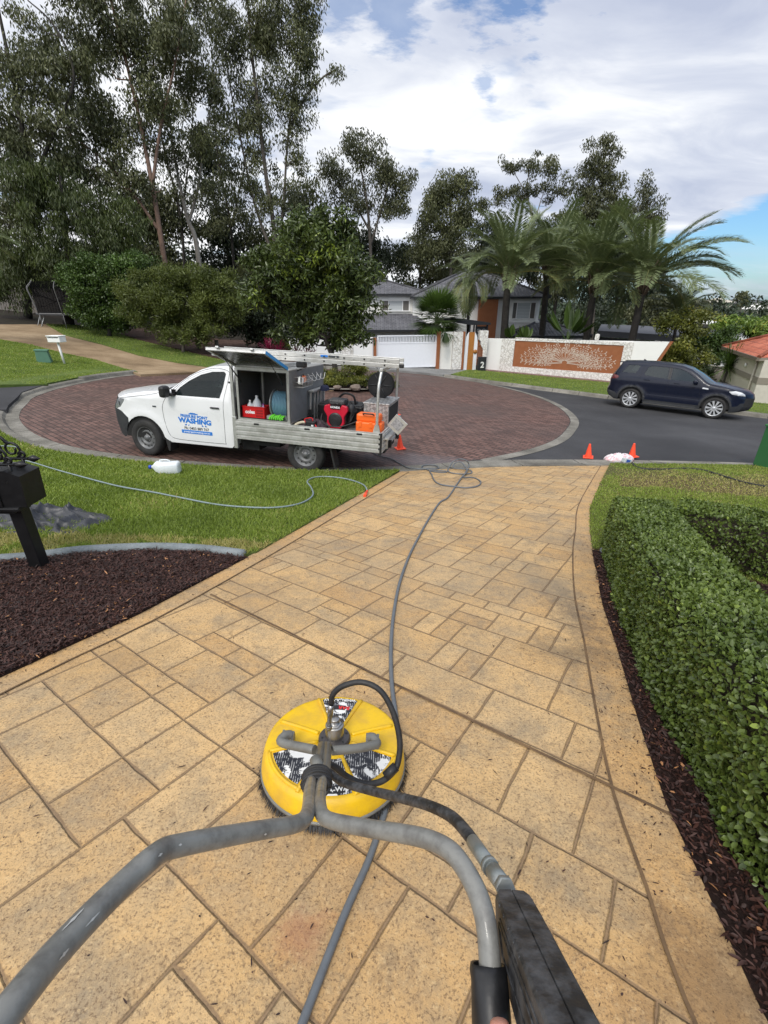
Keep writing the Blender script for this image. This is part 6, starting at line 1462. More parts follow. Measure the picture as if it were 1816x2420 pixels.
def m_tiles(name, c1, c2, row=.34, w=.3):
    """roof tiles; the u runs along the eave (object x or y), rows follow the height"""
    m, n, b = newmat(name); tc = n('TexCoord').outputs['UV']; br = n('TexBrick'); n.L(tc, br.inputs['Vector']); br.inputs['Scale'].default_value = 1; br.inputs['Brick Width'].default_value = w; br.inputs['Row Height'].default_value = row
    br.inputs['Mortar Size'].default_value = .025; br.inputs['Mortar Smooth'].default_value = .6; br.inputs['Color1'].default_value = (*c1, 1); br.inputs['Color2'].default_value = (*c2, 1); br.inputs['Mortar'].default_value = (c1[0] * .3, c1[1] * .3, c1[2] * .3, 1)
    n.L(n.mix(.35, br.outputs['Color'], n.ramp(n.noise(n('TexCoord').outputs['Object'], 1.5, 5), [(.3, tuple(x * .5 for x in c1)), (.7, tuple(min(1, x * 1.4) for x in c2))])), b.inputs['Base Color']); setp(b, Roughness=.7)
    sx = n('SeparateXYZ'); n.L(tc, sx.inputs[0]); fr = n.m('FRACT', n.m('DIVIDE', sx.outputs[1], row)); wv = n.m('ABSOLUTE', n.m('SINE', n.m('MULTIPLY', sx.outputs[0], PI / w)))
    bp = n('Bump'); bp.inputs['Strength'].default_value = 1; bp.inputs['Distance'].default_value = .06; n.L(n.m('ADD', n.m('MULTIPLY', fr, -1.), n.m('MULTIPLY', wv, .7)), bp.inputs['Height']); n.L(bp.outputs[0], b.inputs['Normal']); return m
m_rg = m_tiles('grey_tiles', (.085, .085, .095), (.15, .15, .165)); m_rr = m_tiles('red_tiles', (.46, .115, .06), (.60, .19, .11))
def add_uv(o):
    me = o.data; uv = me.uv_layers.new(name='UVMap')
    for p in me.polygons:
        nrm = p.normal; h = Vector((nrm.y, -nrm.x, 0)); h = h.normalized() if h.length > 1e-4 else Vector((1, 0, 0)); s = nrm.cross(h)
        for li in p.loop_indices:
            co = me.vertices[me.loops[li].vertex_index].co; uv.data[li].uv = (co.dot(h), co.dot(s))
def hip(parent, x0, x1, y0, y1, z, h, m, inset=None, name='roof', th=.14, fascia=m_dkm, left=True, right=True):
    w = min(x1 - x0, y1 - y0) / 2; long_x = (x1 - x0) >= (y1 - y0); a = inset if inset is not None else w
    if long_x: r0, r1 = ((x0 + (a if left else 0)), (y0 + y1) / 2, z + h), ((x1 - (a if right else 0)), (y0 + y1) / 2, z + h)
    else: r0, r1 = ((x0 + x1) / 2, y0 + a, z + h), ((x0 + x1) / 2, y1 - a, z + h)
    V = [(x0, y0, z), (x1, y0, z), (x1, y1, z), (x0, y1, z), r0, r1]
    F = [(0, 1, 5, 4), (1, 2, 5), (2, 3, 4, 5), (3, 0, 4)] if long_x else [(0, 1, 4), (1, 2, 5, 4), (2, 3, 5), (3, 0, 4, 5)]
    mb = MB(); mb.add(V, F); mb.add([(x0, y0, z - .004), (x1, y0, z - .004), (x1, y1, z - .004), (x0, y1, z - .004)], [(3, 2, 1, 0)]); o = mb.build(name, m, parent); add_uv(o)
    f = MB(); f.box(((x0 + x1) / 2, y0 + .02, z - th / 2 - .006), (x1 - x0, .08, th)).box(((x0 + x1) / 2, y1 - .02, z - th / 2 - .006), (x1 - x0, .08, th))
    f.box((x0 + .02, (y0 + y1) / 2, z - th / 2 - .006), (.08, y1 - y0 - .09, th)).box((x1 - .02, (y0 + y1) / 2, z - th / 2 - .006), (.08, y1 - y0 - .09, th)); f.build('gutter', fascia, o)
    rc = MB(); c_ = [Vector(v) for v in V]
    for a_, b_ in (((0, 4), (3, 4), (1, 5), (2, 5), (4, 5)) if long_x else ((0, 4), (1, 4), (2, 5), (3, 5), (4, 5))):
        if (c_[a_] - c_[b_]).length > .05: rc.tube([c_[a_] + Vector((0, 0, .02)), c_[b_] + Vector((0, 0, .02))], .09, 6)
    rc.build('ridge_caps', m, o); return o
def window(parent, x0, x1, z0, z1, y, panes, fm=m_wrender):
    w = MB(); t = .07
    w.box(((x0 + x1) / 2, y - .03, z1 - t / 2), (x1 - x0, .10, t)).box(((x0 + x1) / 2, y - .05, z0 + t / 2), (x1 - x0 + .1, .16, t))
    for x in (x0 + t / 2, x1 - t / 2): w.box((x, y - .03, (z0 + z1) / 2), (t, .10, z1 - z0 - 2 * t))
    tot = sum(p[0] for p in panes); x = x0 + t; fr = w.build('window', fm, parent)
    for wd, mt in panes:
        ww = (x1 - x0 - 2 * t) * wd / tot; MB().box((x + ww / 2, y - .012, (z0 + z1) / 2), (ww - .03, .02, z1 - z0 - 2 * t)).build('pane', mt, fr)
        MB().box((x + ww, y - .03, (z0 + z1) / 2), (.05, .05, z1 - z0 - 2 * t)).build('mullion', fm, fr); x += ww
def m_blind():
    m, n, b = newmat('blind_pane'); tc = n('TexCoord').outputs['Object']; s = n('SeparateXYZ'); n.L(tc, s.inputs[0]); st = n.m('FRACT', n.m('MULTIPLY', s.outputs[2], 9.))
    n.L(n.mix(n.ramp(st, [(.4, 0.), (.6, 1.)]), (.42, .45, .47), (.58, .61, .62)), b.inputs['Base Color']); setp(b, Roughness=.15, Coat_Weight=.5); return m
m_bl = m_blind(); m_shut = mat('shutter_screen', (.13, .12, .11), .5, dirt=.3); m_dglass = mat('dark_pane', (.03, .035, .045), .08, dirt=.1)

def house2():
    c = at(905, 640, 44); root = empty('house', (c.x, 41, -1.9), label='white two storey house with dark grey tiled roofs behind the boundary wall', cat='house'); O = Vector((c.x, 41, -1.9))
    def lx(px, py, Y): v = at(px, py, Y) - O; return v
    # upper storey
    xl, xr = -3.6 - O.x, 12.66 - O.x; xm = 2.35 - O.x; ze = 3.05 + 1.9
    MB().box(((xl + xm) / 2, 3.2, (ze - .0) / 2), (xm - xl, 6.4, ze)).build('wall', m_render, root)
    MB().box(((xm + xr) / 2, 3.6, (2.85 + 1.9) / 2), (xr - xm - .01, 8.2, 2.85 + 1.9)).build('wall', m_wrender, root)
    MB().box(((xl + xm) / 2 + .03, -.06, ze - .22), (xm - xl + .1, .12, .34)).build('cornice', m_wrender, root)
    hip(root, xl - .5, xm + 1.5, -.55, 6.6, ze + .07, 1.0, m_rg, name='roof')
    hip(root, xm - .2, xr + .6, -1.1, 8.2, 2.85 + 1.96, 1.95, m_rg, name='roof')
    window(root, -.22 - O.x, 2.13 - O.x, 1.80 + 1.9, 2.66 + 1.9, -.015, [(.9, m_shut), (2., m_bl), (.9, m_shut)])
    window(root, 10.4 - O.x, 12.45 - O.x, 1.22 + 1.9, 2.52 + 1.9, -.52, [(.6, m_shut), (2., m_bl), (.9, m_shut)])
    MB().box((5.2 - O.x, -.54, 1.6 + 1.9), (1.0, .06, 1.5)).build('wall_recess', m_render, root)
    MB().box((8.4 - O.x, -.75, .9 + 1.9), (1.5, .45, 3.6)).build('timber_column', m_rust, root)
    MB().box((11.4 - O.x, -.60, 1.05 + 1.9), (2.6, .2, .16)).build('sill_band', m_wrender, root)
    MB().tube([(12.5 - O.x, -.62, 2.6 + 1.9), (12.3 - O.x, -.62, 2.45 + 1.9), (12.3 - O.x, -.62, .4 + 1.9)], .05, 6).build('downpipe', m_wrender, root)
    # garage wing in front
    e = at(840, 712, 37.0); g0 = -4.5 - O.x; g1 = 3.4 - O.x; zg = e.z + 1.9
    MB().box(((g0 + g1) / 2, -1.75, zg / 2), (g1 - g0, 3.4, zg)).build('wall', m_render, root)
    MB().box(((g0 + g1) / 2, -3.47, 1.05), (5.0, .05, 2.0)).build('garage_door', m_gatew, root)
    V = [(g0 - .5, -4.1, zg), (g1 + .5, -4.1, zg), (g1 - .9, -.0, zg + 1.0), (g0 - .5, -.0, zg + 1.0)]; mb = MB(); mb.add(V, [(0, 1, 2, 3)]); mb.add([(v[0], v[1], v[2] - .12) for v in V], [(3, 2, 1, 0)]); o = mb.build('roof', m_rg, root); add_uv(o)
    MB().add([(g1 + .5, -4.1, zg), (g1 + .5, 0, zg), (g1 - .9, 0, zg + 1.0)], [(0, 1, 2)]).build('roof_end', m_rg, o); add_uv(o.children[0])
    MB().box(((g0 + g1) / 2, -4.12, zg - .07), (g1 - g0 + 1.0, .09, .15)).build('gutter', m_dkm, o)
    # low roof at the right
    p0, p1 = 9.8 - O.x, 16.2 - O.x
    o = hip(root, p0, p1, -3.2, 3., .15 + 1.9, 1.0, m_rg, name='roof'); MB().box(((p0 + p1) / 2, -.2, 1.0), (p1 - p0 - .8, 5.4, 2.0)).build('wall', m_render, root)
house2()
GF = frame_mw(Vector((-.44, 30.32, -1.13)), rad(9.68), (0, 0, 1)); WF = frame_mw(Vector((6.74, 32.31, -1.6)), rad(-32.3), (0, 0, 1))
def gt(name, label, cat, x=0, M=GF): return empty(name, mw=M @ Matrix.Translation((x, 0, 0)), label=label, cat=cat)
r = gt('boundary_wall', 'plain white rendered wall left of the sliding driveway gate behind the leafy tree', 'wall', -.25)
MB().box((-2.6, .1, .55), (5.1, .2, 2.2)).build('render', m_wrender, r); MB().box((-2.6, .1, 1.675), (5.2, .28, .05)).build('coping', m_wrender, r); MB().box((-1.6, -.02, .6), (.7, .04, 2.05)).build('stone_facing', m_stn, r)
r = gt('gate_post', 'rust brown post at the left end of the white driveway gate', 'post', -.14); MB().box((0, -.02, .70), (.17, .24, 1.9)).build('post', m_rust, r); MB().box((0, -.02, 1.66), (.2, .27, .03)).build('cap', m_rust, r)
r = gt('driveway_gate', 'white sliding driveway gate with a solid panel under a row of slats', 'gate', 0)
MB().box((1.95, .05, .60), (3.8, .05, 1.45)).build('panel', m_gatew, r); fr = MB()
for z in (-.12, 1.345, 1.77): fr.box((1.95, .045, z), (3.82, .08, .07))
for x in (.05, 3.85): fr.box((x, .045, .82), (.07, .082, 1.83))
fr.build('frame', m_gatew, r)
for i in range(38): MB().box((.13 + i * .0985, .05, 1.56), (.045, .03, .36)).build('slat', m_gatew, r)
r = gt('gate_post', 'rust brown post at the right end of the white driveway gate', 'post', 3.97); MB().box((0, -.02, .85), (.2, .26, 2.25)).build('post', m_rust, r); MB().box((0, -.02, 1.99), (.23, .29, .03)).build('cap', m_rust, r)
r = gt('gate_wall', 'cream wall with white stone facing between the driveway gate and the timber gate', 'wall', 4.08)
MB().box((.42, .1, .82), (.84, .22, 2.3)).build('render', m_render, r); MB().box((1.17, .05, .82), (.64, .32, 2.3)).build('stone_facing', m_stn, r); MB().box((1.56, .02, .82), (.13, .34, 2.32)).build('rust_edge', m_rust, r)
r = gt('pedestrian_gate', 'white pedestrian gate with a tall oiled timber plank and a slanted slatted side', 'gate', 5.78)
MB().prism([(0, -.40), (.22, -.40), (.22, 1.95), (.14, 1.85), (.05, 1.65), (0, 1.45)], .0, .05, 'Y').prism([(.60, -.40), (.86, -.40), (.84, 1.3), (.78, 1.65), (.68, 1.85), (.60, 1.95)], .0, .05, 'Y').build('panel', m_gatew, r)
MB().box((.41, .0, .77), (.37, .07, 2.34)).build('timber_plank', m_timber, r); MB().lathe([(.0, -.05), (.13, -.05), (.13, -.01)], (.72, 0, .75), 'Y', 20).build('handle_plate', m_timber, r)
for i in range(5): MB().box((.88 + i * .085, .03, .45 + .06 * (4 - i)), (.05, .05, 2.2 - .2 * i - .6)).build('slat', m_rust, r)
r = gt('stone_pillar', 'white stone clad pillar with a stepped side right of the timber gate', 'pillar', 6.72)
MB().prism([(0, 2.02), (.56, 2.02), (.56, -.55), (.32, -.55), (.30, .9), (.12, 1.15), (.10, 1.4), (0, 1.45)], -.05, .3, 'Y').build('stone', m_stn, r)
r = gt('house_number_box', 'black standing letterbox with the number 2 in front of the stone pillar', 'letterbox', 6.86)
MB().box((0, -.42, .0), (.52, .25, .92), bev=.01).build('cabinet', m_dkm, r); MB().box((0, -.55, .34), (.24, .01, .03)).build('slot', m_trim, r)
lettering('number', '2', .52, Matrix.Translation((0, -.548, -.04)) @ basis((0, 0, 0), (1, 0, 0), (0, 0, 1)), mat('number_white', (.8, .8, .78), .5), r, extrude=.004, bold=.012)
r = gt('pergola', 'flat dark grey pergola roof on posts behind the timber gate', 'pergola', 4.9)
MB().prism([(0, 2.55), (1.9, 2.26), (3.3, 2.26), (3.3, 2.40), (1.3, 2.66), (0, 2.66)], 2.0, 4.5, 'Y').build('roof', m_dkm, r)
for x, y in ((.7, 2.2), (1.9, 2.2), (2.2, 2.2), (3.15, 2.2), (.7, 4.3), (3.15, 4.3)): MB().box((x, y, .9), (.09, .09, 2.8)).build('post', m_dkm, r)
MB().box((2.75, 2.3, 1.5), (.8, .03, 1.3)).build('screen', m_dkm, r)
mb = MB(); 
for k in range(3):
    for j in range(2): mb.tube([(2.75 + .16 * math.cos(t * PI / 8) * (1 - t / 24) - .18 + .36 * j, 2.27, 1.15 + k * .36 + .13 * math.sin(t * PI / 8) * (1 - t / 24)) for t in range(15)], .018, 5)
mb.build('screen_pattern', m_galv, r)

def garden_wall():
    r = gt('garden_wall', 'long white boundary wall with white stone facing round a rust brown panel cut as a spreading tree', 'wall', 0, WF)
    top = lambda x: 1.96 + .022 * x
    MB().prism([(.0, -.9), (9.55, -.9), (9.95, .5), (10.62, top(10.6)), (.0, top(0))], 0, .26, 'Y').build('render', m_wrender, r)
    MB().prism([(9.57, -.9), (9.75, -.9), (10.12, .45), (10.80, top(10.6) + .02), (10.64, top(10.6) + .02), (9.97, .5)], -.03, .30, 'Y').build('rust_edge', m_rust, r)
    X0, X1 = 1.18, 8.9; P0_, P1_ = 2.05, 8.42; Z0, Z1 = .32, 1.92; st = MB()
    st.box(((X0 + P0_) / 2, -.04, .55), (P0_ - X0, .10, 2.9)).box(((X1 + P1_) / 2, -.04, .6), (X1 - P1_, .10, 3.0)).box(((P0_ + P1_) / 2, -.04, (Z0 - .9) / 2), (P1_ - P0_, .10, Z0 + .9)).box(((P0_ + P1_) / 2, -.04, (Z1 + 2.1) / 2), (P1_ - P0_, .10, 2.1 - Z1))
    st.build('stone_facing', m_stn, r); MB().box((6.87, .12, 2.3), (.24, .24, .36), bev=.07).build('finial', m_stn, r)
    pw = (P1_ - P0_) / 3
    for i in range(3): MB().box((P0_ + pw * (i + .5), -.02, (Z0 + Z1) / 2), (pw - .015, .05, Z1 - Z0)).build('art_panel', m_rust, r)
    rr = random.Random(8); mb = MB(); yf = -.048; cx, cz = (P0_ + P1_) / 2 + .05, Z0 + .42
    def ribbon(pts, w0, w1):
        pts = smooth_path([(p[0], 0, p[1]) for p in pts], 5); n = len(pts); vs = []
        for i, p in enumerate(pts):
            t = (pts[min(i + 1, n - 1)] - pts[max(i - 1, 0)]).normalized(); q = Vector((-t.z, 0, t.x)); w = w0 + (w1 - w0) * i / (n - 1)
            vs += [(p.x + q.x * w, yf, p.z + q.z * w), (p.x - q.x * w, yf, p.z - q.z * w)]
        mb.add(vs, [(2 * i, 2 * i + 1, 2 * i + 3, 2 * i + 2) for i in range(n - 1)])
    def leaf(x, z, a, s):
        vs = [(x + s * u * math.cos(a) - s * v * math.sin(a), yf - .001, z + s * u * math.sin(a) + s * v * math.cos(a)) for u, v in ((0, 0), (.35, .28), (.75, .25), (1.1, 0), (.75, -.25), (.35, -.28))]; mb.add(vs, [tuple(range(6))])
    def limb(a, reach, w0):
        ex, ez = cx + 2.78 * reach * math.cos(a), cz + .06 + ((Z1 - cz - .16) if math.sin(a) > 0 else (cz - Z0 - .02)) * reach * math.sin(a)
        bx, bz = cx + .16 * math.cos(a), cz + .10 * math.sin(a) + .04; k = 8; pts = []
        sg = rr.uniform(-.10, .10)
        for i in range(k + 1):
            t = i / k; pts.append((bx + (ex - bx) * t, bz + (ez - bz) * t + .10 * math.sin(PI * t) * (1 if math.sin(a) > -.1 else -.6) + sg * math.sin(2 * PI * t) * .3))
        ribbon(pts, w0, .005)
        for i in range(3, k + 1):
            d = math.atan2(pts[i][1] - pts[i - 1][1], pts[i][0] - pts[i - 1][0])
            for s_ in (-1, 1):
                l = rr.uniform(.10, .17) * (1.2 - .4 * i / k); ta = d + s_ * rr.uniform(.5, 1.0); tx, tz = pts[i][0] + l * math.cos(ta), pts[i][1] + l * .8 * math.sin(ta)
                if Z0 + .07 < tz < Z1 - .07 and P0_ + .1 < tx < P1_ - .1: ribbon([pts[i], ((pts[i][0] + tx) / 2, (pts[i][1] + tz) / 2 + .01), (tx, tz)], .006, .003); leaf(tx, tz, ta, rr.uniform(.075, .10))
        leaf(pts[-1][0], pts[-1][1], math.atan2(pts[-1][1] - pts[-2][1], pts[-1][0] - pts[-2][0]), .10)
    for i in range(19): limb(rad(-28 + 236 * i / 18), rr.uniform(.92, 1.0), .013)
    for i in range(20): limb(rad(-22 + 224 * i / 19 + rr.uniform(-4, 4)), rr.uniform(.5, .78), .007)
    mb.build('tree_cutout', mat('cutout_cream', (.60, .50, .42), .8), r, fixn=False)
    MB().box((5.1, -1.05, -.62), (10.6, .14, .72)).build('low_kerb', m_wrender, r)
garden_wall()
sheet('garden_strip', [tuple((WF @ Vector(p))[:2]) for p in ((0, -1.0, 0), (10, -1.0, 0), (10, 0, 0), (0, 0, 0))], lambda x, y: Hf(x, y) + .05, groundmat('gravel', [(.10, .06, .05), (.22, .14, .12), (.36, .27, .24)], 3, fine=20), 1.)

# carport and white building behind the wall
a = at(1285, 706, 39); b_ = at(1545, 722, 34); r = empty('carport', (a.x, 39, -2.2), label='low dark flat carport roof behind the right half of the panelled wall', cat='carport')
pa, pb, pc, pd = at(1290, 716, 36.5), at(1500, 728, 33.5), at(1530, 720, 36), at(1395, 699, 42)
O = Vector((a.x, 39, -2.2)); zt_ = 1.15
q = [hz(1292, 714, .55), hz(1500, 727, .45), hz(1545, 722, .45), hz(1400, 704, .75), hz(1300, 700, .80)]
vs = [Vector((v.x, v.y, v.z)) - O for v in q]
MB().add(vs + [v - Vector((0, 0, .42)) for v in vs], [(0, 1, 2, 3, 4), (9, 8, 7, 6, 5)] + [(i, (i + 1) % 5, 5 + (i + 1) % 5, 5 + i) for i in range(5)]).build('roof', mat('carport_roof', (.10, .105, .12), .6), r)
for v in vs[:3]: MB().box((v.x * .97, v.y + .3, v.z - 1.6), (.15, .15, 2.6)).build('post', m_dkm, r)
MB().add([vs[0] * .98 - Vector((0, -.4, .42)), vs[1] * .98 - Vector((0, -.4, .42)), vs[1] * .98 - Vector((0, -.4, 2.4)), vs[0] * .98 - Vector((0, -.4, 2.4))], [(0, 1, 2, 3)]).build('back_screen', m_dkm, r)
c = at(1525, 716, 56); r = empty('house', (c.x, 56, -5), label='pale flat roofed house seen beyond the carport', cat='house'); h = at(1500, 697, 56).z + 5
MB().box((0, 3, h / 2), (4.4, 6, h)).box((0, -.1, h + .06), (4.7, 6.4, .12)).build('wall', m_render, r); MB().box((-.6, -.02, h - .8), (1.4, .06, .6)).build('window', m_dglass, r)
c = at(1640, 715, 60); r = empty('house', (c.x, 60, -5.5), label='small white house with a grey roof far behind the leafy bushes on the right', cat='house'); h = at(1650, 712, 60).z + 5.5
MB().box((0, 3, h / 2), (7, 6, h)).build('wall', m_wrender, r); hip(r, -3.9, 3.9, -.5, 6.5, h, .9, m_rg)

def red_house():
    C1 = hz(1562, 748, .43); C2 = hz(1640, 772, .43); v = (C2 - C1); W1 = v.length; ang = math.atan2(v.y, v.x)
    r = empty('house', (C1.x, C1.y, -2.3), ang, label='beige house corner with a red tiled roof cut off by the right edge', cat='house')       # local x runs towards the viewer, +y to the right
    H = 2.73
    MB().box((W1 / 2, 3.2, H / 2 - .05), (W1 - .5, 5.8, H - .1)).build('wall', m_beige, r)
    for z in (.95, 1.75): MB().box((W1 / 2, .285, z), (W1 - .55, .06, .22)).build('band', m_beiged, r)
    MB().box((W1 - .22, .62, H / 2 - .05), (.5, .75, H - .1), bev=.01).build('pilaster', mat('pale_pilaster', (.58, .54, .47), .8), r)
    MB().box((W1 - .22, .62, 1.75), (.54, .80, .28)).build('pilaster_band', m_beiged, r)
    MB().tube([(W1 - .75, .24, H - .1), (W1 - .75, .24, .3)], .045, 6).build('downpipe', m_beige, r)
    MB().box((W1 / 2, -.0, H - .08), (W1 + .02, .12, .15)).build('gutter', mat('brown_gutter', (.16, .13, .10), .6), r)
    o = hip(r, 0, W1, 0, 7.5, H, 1.25, m_rr, fascia=m_beiged)
    MB().lathe([(.0, 0), (.10, 0), (.08, .06), (0, .07)], (W1 * .62, .22, H - .55), 'Y', 10).build('wall_light', m_wrender, r)
red_house()
r = empty('low_wall', tuple(hz(1545, 835, -1.95)), rad(-65), 'pale low rendered wall under the spiky plant beside the red roofed house', 'wall'); MB().box((0, 0, .5), (3.2, .2, 1.2)).box((0, 0, 1.12), (3.3, .28, .05)).build('render', mat('pale_beige', (.50, .45, .39), .8), r)
p = at(1530, 770, 31); r = empty('trailer_frame', (p.x, p.y, -2.2), rad(-20), 'dark box trailer with a pale rail frame behind the parked car', 'trailer')
MB().box((0, 0, 1.9), (2.6, 1.4, .8), bev=.04).build('box', m_dkm, r)
for z in (1.05, 1.3): MB().tube([(-1.2, -.8, z), (1.2, -.8, z)], .03, 6).build('rail', m_galv, r)
for x in (-1.1, 1.1): MB().box((x, -.8, .7), (.05, .05, 1.3)).build('upright', m_galv, r)
MB().lathe([(.32, -.9), (.32, -.72), (.0, -.72)], (0, 0, .32), 'Y', 20).build('tyre', m_tyre, r)

# left side of the street
q = hitf(140, 787, Hf); r = empty('letterbox', tuple(q), rad(-12), 'white letterbox on a slim white pole on the grass by the pebble driveway', 'letterbox')
MB().tube([(0, 0, 0), (-.04, 0, .92)], .045, 10).build('post', m_wrender, r); MB().box((-.05, 0, 1.02), (.62, .34, .24), bev=.02).box((-.05, -.01, 1.15), (.66, .38, .03), bev=.01).build('box_body', m_wrender, r); MB().box((-.05, -.172, 1.09), (.52, .01, .03)).build('slot', m_trim, r)
q = hitf(98, 783, Hf); r = empty('service_box', tuple(q), rad(25), 'squat green service box on the grass beside the white letterbox', 'service box'); mgb = mat('faded_green', (.10, .22, .15), .6, dirt=.3)
MB().prism([(-.26, 0), (.26, 0), (.20, .46), (-.22, .5)], -.2, .2, 'Y').build('cabinet', mgb, r, bev=.015); MB().box((-.01, 0, .50), (.48, .44, .04), Matrix.Rotation(.08, 3, 'Y')).build('lid', mgb, r)
def trampoline():
    zc = Hf(-20.4, 33); r = empty('trampoline', (-20.4, 33, zc), label='trampoline with a dark net and bent poles beside the trees on the far left', cat='trampoline'); R_ = 2.25
    ring = [(R_ * math.cos(2 * PI * i / 32), R_ * math.sin(2 * PI * i / 32), .88) for i in range(33)]
    m_tf = mat('dull_frame', (.20, .20, .20), .6, .3); MB().tube(ring, .03, 6, cap=False).build('frame', m_tf, r); MB().lathe([(0, .86), (R_ - .3, .86)], n=32).build('mat', m_gap, r); MB().lathe([(R_ - .3, .87), (R_ - .02, .90), (R_ + .02, .80)], n=32).build('pad', m_dkm, r)
    for i in range(8):
        a = 2 * PI * i / 8 + .2; c, s = math.cos(a), math.sin(a)
        MB().tube([(R_ * c, R_ * s, .0), (R_ * c, R_ * s, .88)], .022, 6).build('leg', m_tf, r)
        MB().tube(smooth_path([(R_ * 1.02 * c, R_ * 1.02 * s, .88), (R_ * 1.1 * c, R_ * 1.1 * s, 1.9), (R_ * 1.12 * c, R_ * 1.12 * s, 2.35), (R_ * 1.0 * c, R_ * 1.0 * s, 2.62), (R_ * .97 * c, R_ * .97 * s, 2.75)], 4), .022, 6).build('net_pole', m_tf, r)
    m, n, b = newmat('net'); setp(b, Base_Color=(.006, .006, .007), Roughness=1., Specular_IOR_Level=0.); t = n('BsdfTransparent'); ms = n('MixShader'); ms.inputs[0].default_value = .35; n.L(b.outputs[0], ms.inputs[1]); n.L(t.outputs[0], ms.inputs[2]); n.L(ms.outputs[0], m.node_tree.nodes['Material Output'].inputs[0])
    MB().lathe([(R_ - .1, .9), (R_ - .1, 2.7)], n=32).build('net', m, r)
    MB().tube([(-R_ * .7, -R_ * .75 - .3, 0), (-R_ * .62, -R_ * .7, .85)], .02, 6).tube([(-R_ * .5, -R_ * .9 - .3, 0), (-R_ * .42, -R_ * .8, .85)], .02, 6).build('ladder', m_galv, r)
trampoline()
r = empty('paling_fence', (-27.5, 38, Hf(-27.5, 38) - .2), rad(8), 'grey timber paling fence at the far left behind the trampoline', 'fence')
for i in range(46): MB().box((-6 + i * .2, 0, .85), (.17, .03, 1.7 + .03 * math.sin(i * 3.1))).build('paling', mat('weathered_wood', (.22, .20, .18), .85, dirt=.5), r)
for z in (.4, 1.4): MB().box((-1.5, .05, z), (9.2, .05, .09)).build('rail', m_timber, r)

# ================================================================== trees and plants
m_gum = leafmat('gum_leaf', (.026, .033, .014), (.145, .155, .062), .5, .12)
m_gum2 = leafmat('gum_leaf_olive', (.026, .034, .014), (.12, .125, .055), .5, .12)
m_dark = leafmat('dark_leaf', (.010, .017, .008), (.04, .055, .022), .55, .08)
m_feather = leafmat('feather_leaf', (.022, .034, .009), (.09, .115, .028), .5, .12)
m_bushg = leafmat('bush_leaf', (.022, .042, .010), (.085, .14, .028), .4, .12, (.14, .24, .05))
m_olive = leafmat('olive_leaf', (.035, .05, .010), (.14, .17, .035), .5, .15)
m_mango = leafmat('mango_leaf', (.020, .034, .009), (.095, .13, .03), .32, .10, (.28, .36, .05))
m_palm = leafmat('palm_leaf', (.050, .068, .030), (.21, .255, .115), .4, .15, (.34, .27, .07))
m_lime = leafmat('lime_leaf', (.05, .09, .015), (.22, .32, .06), .4, .18, (.42, .38, .06))
m_mag = leafmat('magenta_leaf', (.07, .008, .02), (.32, .03, .09), .4, .1)
m_gold = leafmat('gold_leaf', (.04, .055, .012), (.20, .21, .035), .45, .15, (.45, .33, .04))
m_bark = mat('grey_bark', (.13, .11, .09), .9, dirt=.7, dcol=(.05, .042, .035), scale=3, bump=.8, bscale=8)
m_barkp = mat('pale_bark', (.30, .27, .23), .85, dirt=.6, dcol=(.12, .10, .08), scale=2, bump=.6, bscale=6)
m_barkr = mat('red_bark', (.23, .145, .105), .85, dirt=.8, dcol=(.09, .06, .045), scale=2.2, bump=.8, bscale=6)
m_barkd = mat('dark_bark', (.035, .03, .026), .9, dirt=.6, dcol=(.09, .08, .065), scale=3, bump=.8, bscale=8)

